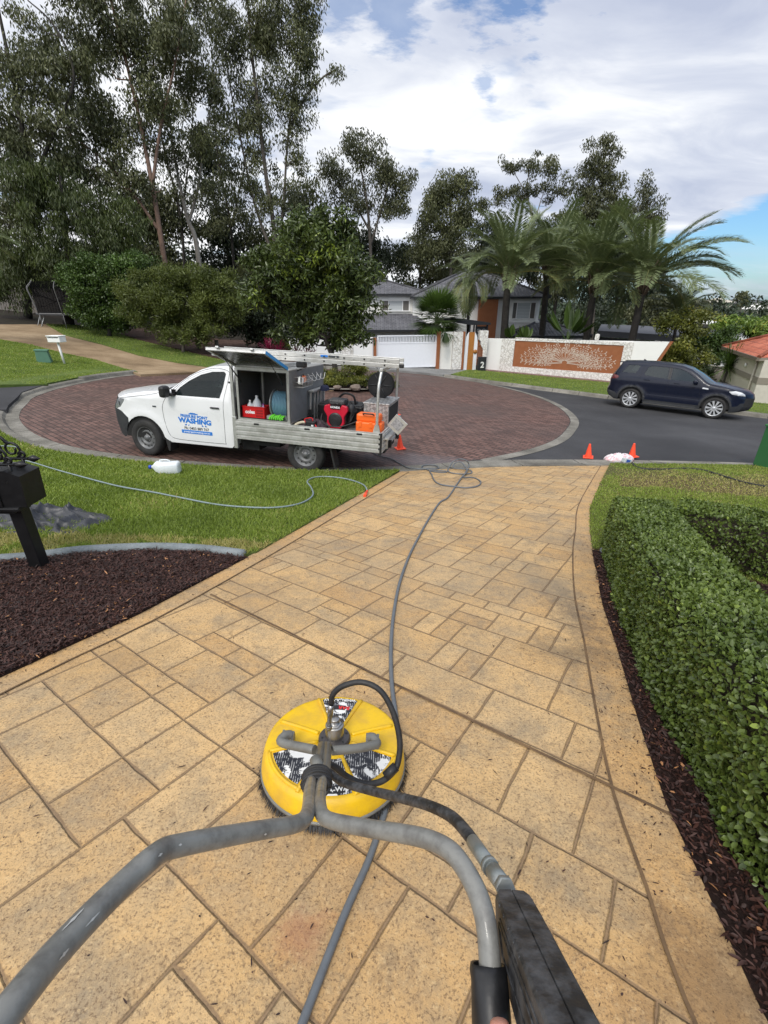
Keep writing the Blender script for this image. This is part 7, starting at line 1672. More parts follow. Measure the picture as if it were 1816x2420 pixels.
def cloud_leaves(C, R, nl, ln, hw, droop, tintb, origin, squash=.75, spread=1.):
    """leaves scattered through clumps: C (m,3), R (m,), nl per clump"""
    m = len(C); idx = np.repeat(np.arange(m), nl); n = len(idx)
    g = rdir(n) * (RNG.random((n, 1)) ** .45) * R[idx][:, None]; g[:, 2] *= squash
    P = C[idx] + g; A = rdir(n) * spread + np.array([0, 0, -1.]) * droop; A = unit(A) * (ln * RNG.uniform(.6, 1.3, n))[:, None]
    B = unit(np.cross(A, rdir(n))) * (hw * RNG.uniform(.7, 1.3, n))[:, None]
    tint = tintb[idx] + RNG.normal(0, .13, n)
    return P - origin, A, B, tint
DM, NM, WM = 2.3, 1.5, 1.35
def tree(name, label, Y, trunks, blobs, lm, bark, cat='tree', group=None, dens=1.0, cr=(.5, .95), nl=70, ln=.26, hw=.03, droop=1.3, tr=.22, depth=.8, base=None, six=False, tvar=.16, tmean=.42, flush=0., zfun=Hf, squash=.75, limbs=True, loose=.25, bs=1.0):
    tw = [[at(px, py, Y + (q[0] if q else 0)) for px, py, *q in t] for t in trunks]
    b0 = tw[0][0].copy(); b0.z = zfun(b0.x, b0.y) - .1
    for t in tw:
        if (t[0] - tw[0][0]).length < .5: t[0] = b0.copy()
    O = b0; root = empty(name, tuple(O), label=label, cat=cat, group=group)
    Cs = []; dens, nl, hw = dens * DM, int(nl * NM), hw * WM
    for (px, py, rx, ry) in blobs:
        rx *= bs; ry *= bs; c = at(px, py, Y); ex = (at(px + rx, py, Y) - c).length; ez = abs(at(px, py - ry, Y).z - c.z); n = max(3, int(ex * ez * PI * .95 * dens)); d = RNG.normal(size=(n, 3)); d = unit(d) * (RNG.random((n, 1)) ** .5)
        k = 1 + loose * np.array([noise.noise(Vector(v) * 2.1 + Vector((px, py, 0))) for v in d])[:, None]; d *= k
        Cs.append(np.array(c) + d * np.array([ex, (ex + ez) * .5 * depth, ez]))
    C = np.concatenate(Cs); C[:, 2] = np.maximum(C[:, 2], np.array([zfun(x, y) for x, y in C[:, :2]]) + .25)
    R = RNG.uniform(cr[0], cr[1], len(C)); nls = np.maximum(8, (nl * (R / np.mean(cr)) ** 2 * RNG.uniform(.5, 1.4, len(C))).astype(int))
    tb = tmean + tvar * RNG.normal(size=len(C)) + .12 * np.array([noise.noise(Vector(c) * .35) for c in C])
    P, A, B, t = cloud_leaves(C, R, nls, ln, hw, droop, tb, np.array(O), squash)
    if flush > 0:
        f = RNG.random(len(C)) < flush; idx = np.repeat(np.arange(len(C)), nls); t[f[idx] & (RNG.random(len(idx)) < .6)] = .97
    if six:
        Nn = unit(np.cross(A, B)); me = leafmesh6('crown', P, A, B, Nn, lm, t, fold=.3)
    else: me = leafmesh('crown', P, A, B, lm, t)
    link(bpy.data.objects.new('crown', me), root)
    mb = MB(); nodes = []
    for i, t_ in enumerate(tw):
        pts = smooth_path(t_, 5); L = len(pts); r0 = tr * (1 if i == 0 else .6); rs = [max(.035, r0 * (1 - .78 * k / (L - 1))) for k in range(L)]
        if i == 0: rs[0] *= 1.3
        mb.tube([p - O for p in pts], rs, 9); nodes += [(p, r) for p, r in zip(pts, rs)][2:]
    if limbs:
        cen = np.array([n_[0] for n_ in nodes]); order = np.argsort([np.min(np.linalg.norm(cen - c, axis=1)) for c in C])
        n0 = len(nodes); NP = np.empty((n0 + 2 * len(C), 3)); NR = np.empty(n0 + 2 * len(C)); NP[:n0] = [tuple(n_[0]) for n_ in nodes]; NR[:n0] = [n_[1] for n_ in nodes]; cnt = n0
        if len(order) > 420: order = order[::len(order) // 420 + 1]
        for o_ in order:
            c = C[o_]; arr = NP[:cnt]; d = np.linalg.norm(arr - c, axis=1) + np.maximum(0, arr[:, 2] - c[2] + .3) * 2.5; j = int(np.argmin(d)); r = max(.010, min(.05, NR[j] * .5)); a = arr[j].copy()
            mid = (a + c) / 2 + RNG.normal(0, .10, 3) * np.linalg.norm(c - a) + np.array([0, 0, -.06 * np.linalg.norm(c - a)])
            mb.tube([Vector(a) - O, Vector(mid) - O, Vector(c) - O], [r, r * .8, r * .45], 4, cap=False); NP[cnt] = mid; NP[cnt + 1] = c; NR[cnt] = r * .85; NR[cnt + 1] = r * .6; cnt += 2
    mb.build('trunk', bark, root, fixn=False)
    return root
GG = 'tall gum trees behind the turning circle'
tree('gum_tree', 'tall leaning gum with a reddish peeling trunk in the group behind the truck cab', 37, [[(368, 640), (352, 540), (338, 450), (322, 360), (300, 250), (270, 120), (240, 0), (222, -90)], [(330, 400), (348, 270), (378, 140), (402, 0)], [(345, 500), (290, 420), (230, 350), (150, 290)]],
     [(200, 60, 105, 100), (300, 110, 80, 110), (260, -50, 150, 70), (150, 190, 85, 95), (225, 285, 85, 75), (330, 240, 50, 75), (180, 360, 80, 50), (290, 400, 60, 45), (380, 60, 50, 90)], m_gum, m_barkr, group=GG, dens=1.0, tr=.20, hw=.034, bs=1.1)
tree('gum_tree', 'gum with a pale forked trunk right of the reddish one', 40, [[(436, 640), (425, 530), (408, 480), (398, 440), (385, 380), (372, 300), (360, 180)], [(408, 480), (425, 420), (440, 330), (455, 230), (468, 150)]],
     [(405, 120, 60, 110), (440, 300, 42, 60), (380, 335, 45, 50), (440, 410, 45, 40), (400, -30, 90, 80), (470, 200, 36, 70)], m_gum, m_barkp, group=GG, dens=.95, tr=.20, bs=1.12)
tree('gum_tree', 'tallest many stemmed gum with one branch reaching out over the open sky', 42, [[(604, 640), (590, 480), (575, 380), (560, 250), (545, 120), (535, 0), (530, -80)], [(598, 560), (612, 450), (622, 300), (640, 150), (645, 40)], [(596, 560), (570, 500), (545, 420), (520, 300), (500, 200), (480, 60)], [(625, 280), (660, 210), (700, 165), (728, 150)]],
     [(560, 70, 80, 100), (640, 70, 55, 95), (622, 220, 52, 80), (545, 240, 50, 75), (500, 120, 50, 90), (664, 150, 24, 60), (724, 150, 20, 26), (640, 330, 38, 50), (600, 430, 45, 50), (525, 390, 45, 50), (590, -70, 130, 50), (655, 30, 40, 60)], m_gum, m_bark, group=GG, dens=1.12, tr=.20, bs=1.06)
tree('gum_tree', 'dark trunked gum filling the upper left corner', 35, [[(62, 690), (62, 500), (58, 350), (34, 200), (5, 60), (-20, -60)], [(60, 420), (110, 300), (160, 170), (120, 60), (60, 0)]],
     [(40, 170, 65, 85), (95, 280, 75, 75), (15, 330, 60, 85), (130, 150, 45, 70), (50, 50, 45, 35), (-70, 200, 90, 190), (20, 440, 60, 60)], m_gum, m_barkd, group=GG, dens=1.0, tr=.22, bs=1.12)
tree('she_oak', 'dense dark feathery tree over the trampoline at the left', 34, [[(150, 705), (150, 600), (140, 480), (130, 380)]],
     [(160, 460, 105, 75), (80, 400, 80, 60), (205, 545, 90, 55), (60, 545, 90, 60), (250, 480, 55, 60), (10, 620, 60, 40)], m_feather, m_barkd, dens=1.6, bs=1.1, nl=90, ln=.30, hw=.022, droop=1.6, tr=.3)
for i, (lab, Y, px, bl) in enumerate([('dark gum behind the reddish trunk above the leafy green bush', 50, 330, [(330, 480, 85, 75), (280, 570, 80, 55), (370, 580, 60, 50)]),
                                     ('dark gum between the pale forked trunk and the many stemmed gum', 52, 490, [(480, 500, 60, 70), (500, 580, 70, 60), (450, 350, 50, 60)]),
                                     ('dark gum right behind the rounded glossy tree', 50, 650, [(650, 430, 45, 60), (620, 540, 60, 70), (560, 600, 60, 50)]),
                                     ('dark tree showing between the rounded glossy tree and the house roof', 58, 780, [(780, 540, 60, 50), (840, 560, 55, 55), (720, 540, 50, 50)]),
                                     ('dark bushy tree behind the ridge of the white house', 62, 905, [(900, 560, 55, 55), (960, 590, 60, 40), (1010, 560, 50, 60)]),
                                     ('dark tree behind the leftmost feathery palm', 60, 1075, [(1070, 520, 55, 60), (1110, 560, 60, 60), (1050, 600, 50, 40)]),
                                     ('dark tree behind the middle feathery palms', 60, 1205, [(1180, 520, 60, 55), (1240, 510, 60, 55), (1210, 590, 80, 55)]),
                                     ('dark tree behind the right feathery palm', 58, 1340, [(1320, 520, 60, 50), (1370, 560, 60, 60), (1300, 610, 80, 50), (1410, 620, 50, 45)]),
                                     ('dark tree rising behind the trampoline at the far left edge', 44, 30, [(20, 590, 80, 60), (90, 620, 70, 50), (-60, 500, 80, 120)])]):
    tree('background_tree', lab, Y, [[(px, 660), (px + 4, 560), (px - 4, bl[0][1])]], bl, m_dark if i % 2 else m_gum, m_barkd, group='dark trees filling the background', dens=.62, cr=(.8, 1.5), nl=85, ln=.38, hw=.055, tr=.25, loose=.5)
for lab, Y, tr_, bl in [('slim dark gum standing behind and left of the reddish trunk', 47, [[(215, 650), (220, 480), (205, 300), (180, 120)]], [(190, 130, 70, 80), (220, 260, 60, 70), (150, 330, 70, 70), (240, 420, 60, 70), (110, 470, 70, 60)]),
                        ('slim dark gum with thin stems between the reddish trunk and the pale forked one', 48, [[(395, 650), (392, 480), (350, 300), (330, 100)], [(392, 470), (410, 330), (420, 200)]], [(340, 60, 70, 80), (350, 200, 60, 80), (400, 260, 50, 70), (330, 380, 60, 70), (420, 470, 60, 60)]),
                        ('slim dark gum with thin stems left of the many stemmed gum', 49, [[(505, 650), (500, 500), (470, 330), (460, 150)], [(500, 490), (530, 350), (540, 220)]], [(460, 60, 60, 80), (480, 280, 50, 80), (470, 400, 60, 70), (560, 340, 50, 70), (550, 480, 60, 60), (600, 130, 50, 90)]),
                        ('slim dark gum far behind the upper left corner', 45, [[(20, 690), (20, 500), (60, 300), (80, 100)]], [(80, 100, 60, 80), (40, 270, 70, 90), (100, 390, 70, 70), (-30, 450, 80, 100)])]:
    tree('gum_tree', lab, Y, tr_, bl, m_gum, m_barkd, group=GG, dens=.42, cr=(.6, 1.1), nl=70, ln=.30, hw=.04, tr=.15, loose=.45, tmean=.36)
tree('gum_tree', 'round topped gum standing alone against the sky right of the glossy tree', 52, [[(806, 650), (800, 520), (790, 420), (775, 340)], [(801, 530), (830, 430), (845, 370)], [(800, 500), (760, 430), (725, 390)]],
     [(782, 325, 55, 42), (832, 375, 42, 42), (722, 375, 42, 40), (765, 425, 55, 38), (872, 400, 26, 36), (850, 450, 42, 42)], m_gum2, m_bark, group=GG, dens=.85, cr=(.6, 1.1), nl=70, ln=.30, hw=.04, tr=.2, bs=1.12)
tree('gum_tree', 'dense dark gum behind the house roof left of the palms', 55, [[(978, 650), (975, 480), (965, 400)], [(976, 500), (1005, 430), (1010, 390)]],
     [(960, 405, 42, 36), (1006, 396, 24, 28), (940, 460, 42, 42), (1010, 460, 36, 40), (970, 525, 55, 45), (915, 530, 36, 45)], m_gum, m_barkd, group=GG, dens=1.1, cr=(.6, 1.1), nl=80, ln=.30, hw=.04, tr=.2, bs=1.12)
tree('gum_tree', 'airy gum with open twiggy crown above the leftmost palm', 60, [[(1150, 650), (1150, 500), (1140, 430), (1110, 370)], [(1150, 500), (1170, 430), (1192, 370)], [(1150, 480), (1140, 400), (1150, 350)]],
     [(1100, 360, 34, 20), (1150, 350, 24, 20), (1195, 358, 34, 24), (1140, 410, 50, 26), (1090, 425, 30, 26), (1200, 410, 26, 30)], m_gum2, m_barkp, group=GG, dens=.8, cr=(.45, .8), nl=60, ln=.28, hw=.038, tr=.13, bs=1.15)
tree('gum_tree', 'pointed gum above the middle palms reaching highest of the right group', 58, [[(1300, 650), (1295, 500), (1300, 400), (1312, 310)], [(1298, 480), (1330, 420)]],
     [(1306, 318, 32, 26), (1295, 365, 42, 32), (1270, 415, 40, 36), (1325, 405, 36, 30), (1340, 450, 36, 34), (1300, 455, 44, 36)], m_gum2, m_bark, group=GG, dens=1.1, cr=(.5, 1.), nl=70, ln=.28, hw=.038, tr=.15, bs=1.15)
tree('gum_tree', 'small gum just right of the pointed one', 60, [[(1400, 650), (1398, 500), (1396, 400)]], [(1396, 400, 22, 22), (1400, 440, 28, 28), (1380, 480, 34, 32), (1425, 470, 20, 20)], m_gum2, m_bark, group=GG, dens=1.1, cr=(.5, 1.), nl=60, ln=.28, hw=.038, tr=.13, bs=1.15)

# rounded glossy tree and planting in the island of the turning circle
ISL = (-3.0, 20.4)
isl_poly = [(ISL[0] + (3.4 + .3 * math.sin(3 * t)) * math.cos(t), ISL[1] + (2.3 + .2 * math.cos(2 * t)) * math.sin(t)) for t in [i * PI / 16 for i in range(32)]]
Hi = lambda x, y: Rd(x, y) + .10
sheet('island_bed', isl_poly, Hi, m_mulchbase, .8, .02)
strip('concrete_band', [Vector((x, y, 0)) for x, y in isl_poly + isl_poly[:1]], 0, -.18, .12, .10, Rd, m_conc)
tree('mango_tree', 'rounded dense glossy leafed tree with bright new tips behind the truck canopy', 20.4, [[(725, 840), (722, 780), (700, 720), (690, 620), (690, 520)], [(712, 740), (640, 680), (590, 640)], [(708, 730), (770, 660), (790, 600)]],
     [(690, 555, 105, 85), (618, 600, 75, 70), (765, 610, 62, 80), (690, 485, 70, 38), (700, 680, 80, 45), (580, 640, 48, 52), (640, 725, 44, 24), (765, 690, 48, 48), (735, 735, 40, 24), (560, 560, 30, 40)], m_mango, m_barkd, dens=4.2, cr=(.28, .5), nl=62, ln=.21, hw=.024, droop=.45, tr=.14, six=True, tvar=.14, tmean=.46, flush=.07, zfun=Hi, squash=.9, depth=1., loose=.3, bs=1.07)
IG = 'low rounded shrubs in the island bed'
for i, (px, py, rx, ry, Y, lab) in enumerate([(728, 830, 40, 30, 18.9, 'low golden green shrub left of centre in the island'), (775, 822, 42, 38, 19.2, 'taller golden green shrub behind the truck engine in the island'), (822, 834, 34, 30, 18.9, 'low golden green shrub at the right end of the island'),
                                          (690, 826, 36, 30, 19.6, 'golden green shrub under the glossy tree in the island')]):
    tree('island_shrub', lab, Y, [[(px, py + ry), (px, py + 4)]], [(px, py, rx, ry)], m_gold, m_barkd, 'shrub', IG, dens=22, cr=(.14, .24), nl=90, ln=.07, hw=.014, droop=.0, tr=.03, tmean=.4, zfun=Hi, limbs=False)
for i, (dx, dy, s, lab) in enumerate([(1.9, -2.15, .17, 'largest grey brown rock at the edge of the island bed'), (2.5, -1.75, .13, 'small rock right of the largest one at the island edge'), (1.2, -2.4, .12, 'rock left of the largest one at the island edge'), (2.9, -1.2, .15, 'rock at the right tip of the island bed')]):
    bm = bmesh.new(); bmesh.ops.create_icosphere(bm, subdivisions=2, radius=1)
    for v in bm.verts: v.co *= 1 + .35 * noise.noise(v.co * 1.4 + Vector((i * 7, 0, 0))); v.co = Vector((v.co.x * s * 1.4, v.co.y * s, v.co.z * s * .75))
    me = bpy.data.meshes.new('rock'); bm.to_mesh(me); bm.free(); me.materials.append(mat('rock', (.20, .16, .13), .9, dirt=.7, dcol=(.09, .07, .06), scale=4, bump=.8)); x, y = ISL[0] + dx, ISL[1] + dy; o = link(bpy.data.objects.new('rock', me)); o.location = (x, y, Hi(x, y) + .1); tag(o, lab, 'rock', 'rocks edging the island bed')
def rosette(name, label, loc, n, L, w, lm, up=(.2, 1.2), droop=.5, stem=.3, cat='plant', group=None, tm=.5, seg=4, bark=m_barkd, hmin=0.):
    """spiky plant: ribbon leaves from a short stem, each bending under its own weight"""
    root = empty(name, tuple(loc), label=label, cat=cat, group=group); Ps, As, Bs, ts = [], [], [], []
    for i in range(n):
        a = RNG.uniform(0, 2 * PI); el = RNG.uniform(*up); d = np.array([math.cos(a) * math.cos(el), math.sin(a) * math.cos(el), math.sin(el)]); p = np.array([0, 0, stem + RNG.uniform(-.08, .08) * L]); l = L * RNG.uniform(.7, 1.15); side = np.array([-math.sin(a), math.cos(a), 0]); t = tm + RNG.normal(0, .15)
        for k in range(seg):
            st = d * l / seg; ww = w * (1 - (k / seg) ** 2 * .8); Ps.append(p - st * .12); As.append(st * 1.35); Bs.append(side * ww); ts.append(t); p = p + st; d = d + np.array([0, 0, -droop / seg]); d /= np.linalg.norm(d)
    me = leafmesh('leaves', np.array(Ps), np.array(As), np.array(Bs), lm, np.array(ts)); link(bpy.data.objects.new('leaves', me), root)
    MB().tube([(0, 0, -.05), (.02, 0, stem * .5), (0, 0, stem)], [.07, .05, .06], 7).build('stem', bark, root); return root
MG = 'magenta leafed cordylines in the island'
for i, (px, py, Y, lab) in enumerate([(582, 758, 20.2, 'magenta spiky plant showing above the left end of the truck canopy lid'), (604, 762, 20.0, 'magenta spiky plant right of the first one under the glossy tree'), (640, 772, 20.6, 'darker magenta plant low behind the ladder'), (668, 776, 20.4, 'magenta plant nearest to the glossy trunk')]):
    p = at(px, py, Y); z = Hi(p.x, p.y); rosette('cordyline', lab, (p.x, p.y, z), 60, .55, .035, m_mag, (.3, 1.3), .5, max(.2, p.z - z), group=MG, tm=.6 if i < 2 else .3)
# bushes along the left verge
tree('hedge_bush', 'tall bright green leafy bush beside the trampoline', 30.5, [[(235, 722), (235, 640), (240, 600)]], [(225, 620, 68, 68), (172, 612, 34, 52), (280, 585, 55, 36), (255, 680, 62, 36), (190, 670, 36, 34)], m_bushg, m_barkd, 'bush', dens=3.4, bs=1.1, cr=(.4, .7), nl=150, ln=.13, hw=.035, droop=.2, tr=.12, tmean=.42, six=False)
tree('olive_bush', 'broad yellow green feathery bush at the edge of the pebble driveway lawn', 28, [[(395, 757), (395, 700), (400, 640)], [(395, 740), (340, 680), (310, 640)], [(397, 740), (450, 680), (480, 640)]], [(400, 640, 75, 62), (335, 655, 60, 55), (470, 660, 52, 70), (298, 640, 42, 40), (400, 712, 85, 30), (450, 605, 50, 30), (365, 598, 50, 24)], m_olive, m_bark, 'bush', dens=3.4, bs=1.08, cr=(.35, .6), nl=130, ln=.20, hw=.017, droop=-.25, tr=.10, tmean=.42)
tree('understorey_bush', 'dark leafy undergrowth between the olive bush and the glossy tree', 31, [[(560, 760), (560, 700)]], [(520, 690, 40, 50), (570, 700, 45, 50), (620, 690, 45, 60), (540, 640, 45, 40), (660, 650, 40, 60)], m_dark, m_barkd, 'bush', dens=3., bs=1.1, cr=(.45, .8), nl=90, ln=.18, hw=.04, droop=.3, tr=.1)
for px, py, Y, h, lab in [(430, 756, 27.6, .55, 'short grey tree stump in the mulch under the olive bush'), (471, 765, 27.2, .8, 'taller grey stump right of the short one')]:
    p = hitf(px, py, Hf); r = MB().tube([(0, 0, -.1), (.02, 0, h)], [.13, .11], 9).build('tree_stump', m_bark); r.location = p; tag(r, lab, 'stump', 'stumps under the olive bush')
chipz = [tuple(hitf(*p, Hf)[:2]) for p in [(255, 721), (300, 735), (400, 759), (480, 778), (560, 791), (640, 800), (640, 740), (480, 735), (300, 705)]]
sheet('mulch_bed', chipz, Hf, groundmat('verge_mulch', [(.03, .016, .012), (.07, .04, .03), (.13, .08, .06)], 3, fine=30, bump=1), 1.5, .06)

# palms
def frond_mesh(L, n, lw, droop, seed, up=.9):
    r = np.random.default_rng(seed); Ps, As, Bs, ts = [], [], [], []; p = np.zeros(3); el = up; pts = [p.copy()]; dirs = []
    for k in range(16):
        d = np.array([math.cos(el), 0, math.sin(el)]); dirs.append(d); p = p + d * L / 16; pts.append(p.copy()); el -= droop / 16 * (.4 + 1.5 * k / 16)
    for i in range(n):
        f = .14 + .86 * (i + .5) / n; k = min(15, int(f * 16)); u = f * 16 - k; q = pts[k] * (1 - u) + pts[k + 1] * u; d = dirs[k]; nrm = np.array([-d[2], 0, d[0]])
        ll = lw * (math.sin(PI * min(1, (f - .05) * .98)) ** .55 * .9 + .12)
        for s in (-1, 1):
            dv = d * (.55 + .5 * f) + np.array([0, s, 0]) * 1. + nrm * .38 + r.normal(0, .07, 3); dv /= np.linalg.norm(dv); a = dv * ll * r.uniform(.85, 1.1)
            b = np.cross(a, nrm); b = b / (np.linalg.norm(b) + 1e-9) * .0062
            Ps.append(q); As.append(a * .55); Bs.append(b); ts.append(r.uniform(.3, .7)); Ps.append(q + a * .48); As.append(a * .52 + np.array([0, 0, -.16 * ll])); Bs.append(b * .8); ts.append(ts[-1])
    P, A, B, t = map(np.array, (Ps, As, Bs, ts)); k = len(P)
    # midrib as a chain of slim leaves
    for i in range(16):
        d = pts[i + 1] - pts[i]; 
        for w_ in (np.array([0, .010, 0]), np.array([-.0, 0, .010])): P = np.vstack([P, pts[i] - d * .3]); A = np.vstack([A, d * 1.7]); B = np.vstack([B, w_ * (1 - i / 18)]); t = np.append(t, .85)
    return leafmesh('frond', P, A, B, m_palm, t)
FR = [frond_mesh(1., 104, .20, 1.0, 1, .6), frond_mesh(1., 104, .20, 1.4, 2, .6), frond_mesh(1., 96, .19, 1.7, 3, .5), frond_mesh(1., 98, .20, .7, 4, .5)]
for i, m_ in enumerate(FR): pass
def dry(me):
    c = me.copy(); a = c.attributes['tint'].data; n = len(a); v = np.empty(n, np.float32); a.foreach_get('value', v); a.foreach_set('value', np.clip(v * .5 + .55, 0, 1).astype(np.float32)); return c
FRD = [dry(m_) for m_ in FR]
def palm(label, base, top, Y, nf, L, tr=.17, seed=0, elr=(-.35, 1.35), group='feathery palms behind the panelled wall', old=.15, skirt=True, name='palm_tree', bark=m_barkd, bias=None):
    r = random.Random(seed); b = at(*base, Y); b.z = Hf(b.x, b.y) - .3; t = at(*top, Y); root = empty(name, tuple(b), label=label, cat='palm tree', group=group); T = t - b; H = T.length
    pts = smooth_path([Vector((0, 0, 0)), T * .35 + Vector((.05, 0, 0)), T * .7, T * .86], 6); MB().tube(pts, [tr * (1.15 - .2 * i / len(pts)) for i in range(len(pts))], 12).build('trunk', bark, root)
    if skirt:
        mb = MB(); ax = T.normalized()
        for i in range(46):
            a = i * 2.399; h = i / 46; c = T * .84 + ax * (h * 1.0 * tr / .17); d = Vector((math.cos(a), math.sin(a), 0)); rr = tr * (1.0 + .5 * h)
            p0 = c + d * tr * .8; p1 = c + d * rr * 1.5 + Vector((0, 0, .35)); p2 = c + d * rr * 2.1 + Vector((0, 0, .75)); mb.tube([p0, p1, p2], [.06, .045, .02], 5)
        mb.build('leaf_bases', mat('palm_boots', (.17, .12, .085), .9, dirt=.7, dcol=(.07, .05, .04), scale=5), root)
    for i in range(nf):
        q = i / nf; el = elr[1] + (elr[0] - elr[1]) * q ** .9 + r.uniform(-.1, .1); a = i * 2.39996 + r.uniform(-.25, .25)
        if bias is not None and r.random() < bias[1]: a = bias[0] + r.uniform(-1., 1.)
        v = 3 if el > 1.1 else r.choice((0, 1)) if el > .1 else 2
        me = (FRD if (q > 1 - old and r.random() < .8) else FR)[v]; o = bpy.data.objects.new('frond', me); link(o, root); l = L * (r.uniform(.82, 1.05)); o.scale = (l, l, l)
        o.rotation_euler = (r.uniform(-.25, .25), -(el - .55), a); o.location = T * (.97 + .02 * (1 - q))
    return root
palm('feathery palm nearest the pergola with a thick shaggy neck', (1088, 735), (1100, 588), 35, 34, 4.7, .24, 1, elr=(.12, 1.4))
palm('feathery palm second from the left behind the panelled wall', (1170, 735), (1187, 572), 38, 30, 4.8, .22, 2, elr=(.1, 1.4), old=.15)
palm('feathery palm third from the left behind the panelled wall', (1265, 738), (1288, 602), 33, 32, 4.6, .22, 3, elr=(.15, 1.45), old=.12)
palm('feathery palm at the right end of the panelled wall with fronds against the blue sky', (1362, 738), (1396, 600), 30.5, 36, 4.9, .21, 4, elr=(.0, 1.25), old=.12, bias=(.1, .3))
palm('slender drooping palm with yellowing fronds above the timber gate', (1012, 720), (1015, 590), 35.5, 20, 2.9, .09, 5, elr=(-1.0, 1.0), old=.6, skirt=False, group=None)
palm('short bright palm right of the wall end', (1462, 760), (1465, 672), 32, 18, 2.6, .10, 6, elr=(.0, 1.3), old=.0, skirt=False, group=None)
palm('palm whose frond tip shows at the far left edge', (-70, 690), (-72, 520), 24, 16, 2.4, .12, 7, group=None, old=.5)
m_stalk = mat('green_stalk', (.07, .10, .03), .6)
def fan_palm():
    Y = 32.3; c = at(945, 690, Y); b = Vector((c.x, Y, Hf(c.x, Y) - .2)); root = empty('fan_palm', tuple(b), label='low fan palm with stiff pleated leaves behind the gate wall', cat='palm tree'); T = c - b; MB().tube([(0, 0, 0), T], [.2, .16], 10).build('trunk', m_barkd, root)
    def fan(o, d, R_, nm='fan_leaf', half=2.5, tm=.45):
        d = np.array(d) / np.linalg.norm(d); s = np.cross(d, [0, 0, 1.]); s /= np.linalg.norm(s) + 1e-9; Ps, As, Bs, ts = [], [], [], []; u = np.cross(s, d)
        for k in range(26):
            a = -half + 2 * half * k / 25; v = d * math.cos(a * .62) + s * math.sin(a * .62); v = v + u * (.10 * (-1) ** k - .0); l = R_ * (.75 + .25 * math.cos(a * .55)); w = np.cross(v, u); Ps.append(o); As.append(v * l * 1.0 + np.array([0, 0, -.05 * l])); Bs.append(w / np.linalg.norm(w) * .05 * R_); ts.append(tm + RNG.normal(0, .1))
        return leafmesh(nm, np.array(Ps), np.array(As), np.array(Bs), m_bushg, np.array(ts))
    for i in range(34):
        a = i * 2.4; el = 1.4 - 2.1 * (i / 34); d = (math.cos(a) * math.cos(el), math.sin(a) * math.cos(el), math.sin(el)); st = np.array(T) + np.array(d) * 1.0; me = fan(st, (d[0], d[1], d[2] - .1), 1.2, tm=.35 + .3 * (i < 10)); o = link(bpy.data.objects.new('fan_leaf', me), root)
        MB().tube([T, T + Vector(d) * .6, Vector(st)], .02, 4, cap=False).build('stalk', m_stalk, o)
    p = at(962, 716, 30.4) - b; me = fan(np.array(p), (.15, -.1, -1), .95, half=1.1, tm=.25); o = link(bpy.data.objects.new('fan_leaf', me), root); MB().tube([T, T.lerp(p, .5) + Vector((0, 0, .7)), p], .02, 4, cap=False).build('stalk', m_stalk, o)
fan_palm()
def broadleaf(label, loc, n, L, w, group=None, up=(.7, 1.4), tm=.5, lm=m_bushg, name='broadleaf_plant'):
    root = empty(name, tuple(loc), label=label, cat='plant', group=group); P, A, B, t = [], [], [], []
    for i in range(n):
        a = RNG.uniform(0, 2 * PI); el = RNG.uniform(*up); d = np.array([math.cos(a) * math.cos(el), math.sin(a) * math.cos(el), math.sin(el)]); p = d * L * .35; P.append(p); A.append(d * L * RNG.uniform(.6, .9) + np.array([0, 0, -.15 * L * math.cos(el)])); s = np.cross(d, [0, 0, 1.]); B.append(s / np.linalg.norm(s) * w); t.append(tm + RNG.normal(0, .15))
        P.append(p * 0); A.append(p * 1.1); B.append(s / np.linalg.norm(s) * w * .12); t.append(tm)
    P, A, B, t = map(np.array, (P, A, B, t)); me = leafmesh6('leaves', P, A, B, unit(np.cross(A, B)), lm, t, fold=.4); link(bpy.data.objects.new('leaves', me), root)
for px, py, Y, n, L, w, lab in [(1225, 740, 32, 16, 2.3, .2, 'large leafed banana like plant rising over the middle of the panelled wall'), (1105, 742, 33.5, 7, 1.3, .2, 'paddle leafed plant over the left part of the panelled wall'), (1135, 742, 33.2, 6, 1.1, .18, 'small paddle leafed plant next to it beside the palm trunk')]:
    p = at(px, py, Y); broadleaf(lab, p, n, L, w)
# right hand gardens
tree('garden_bush', 'tall mottled yellow green bush directly right of the wall end', 27.2, [[(1480, 850), (1480, 760)]], [(1478, 740, 42, 62), (1510, 790, 36, 50), (1455, 790, 30, 50), (1500, 690, 36, 34), (1440, 700, 22, 30)], m_gold, m_barkd, 'bush', dens=2.6, cr=(.3, .5), nl=110, ln=.15, hw=.035, droop=.5, tr=.08, tmean=.35)
tree('garden_bush', 'dark bush between the mottled bush and the red tiled roof', 30, [[(1550, 840), (1550, 760)]], [(1548, 748, 34, 34), (1575, 730, 34, 34), (1520, 730, 30, 30)], m_bushg, m_barkd, 'bush', dens=2.0, cr=(.35, .6), nl=100, ln=.16, hw=.035, droop=.3, tr=.08, tmean=.3)
tree('garden_bush', 'lime green bamboo like foliage above the red tiled roof', 32, [[(1620, 830), (1620, 720)]], [(1600, 705, 36, 26), (1640, 700, 36, 32), (1570, 700, 24, 20), (1690, 710, 40, 40), (1650, 735, 40, 20)], m_lime, m_barkd, 'bush', dens=2.0, cr=(.35, .65), nl=80, ln=.30, hw=.035, droop=.4, tr=.06, tmean=.5)
tree('garden_bush', 'yellow tipped bush in front of the small grey roofed house', 36, [[(1545, 740), (1545, 690)]], [(1530, 682, 26, 20), (1558, 690, 26, 14), (1495, 668, 22, 22)], m_gold, m_barkd, 'bush', dens=1.8, cr=(.35, .6), nl=80, ln=.22, hw=.045, droop=.2, tr=.06, tmean=.6)
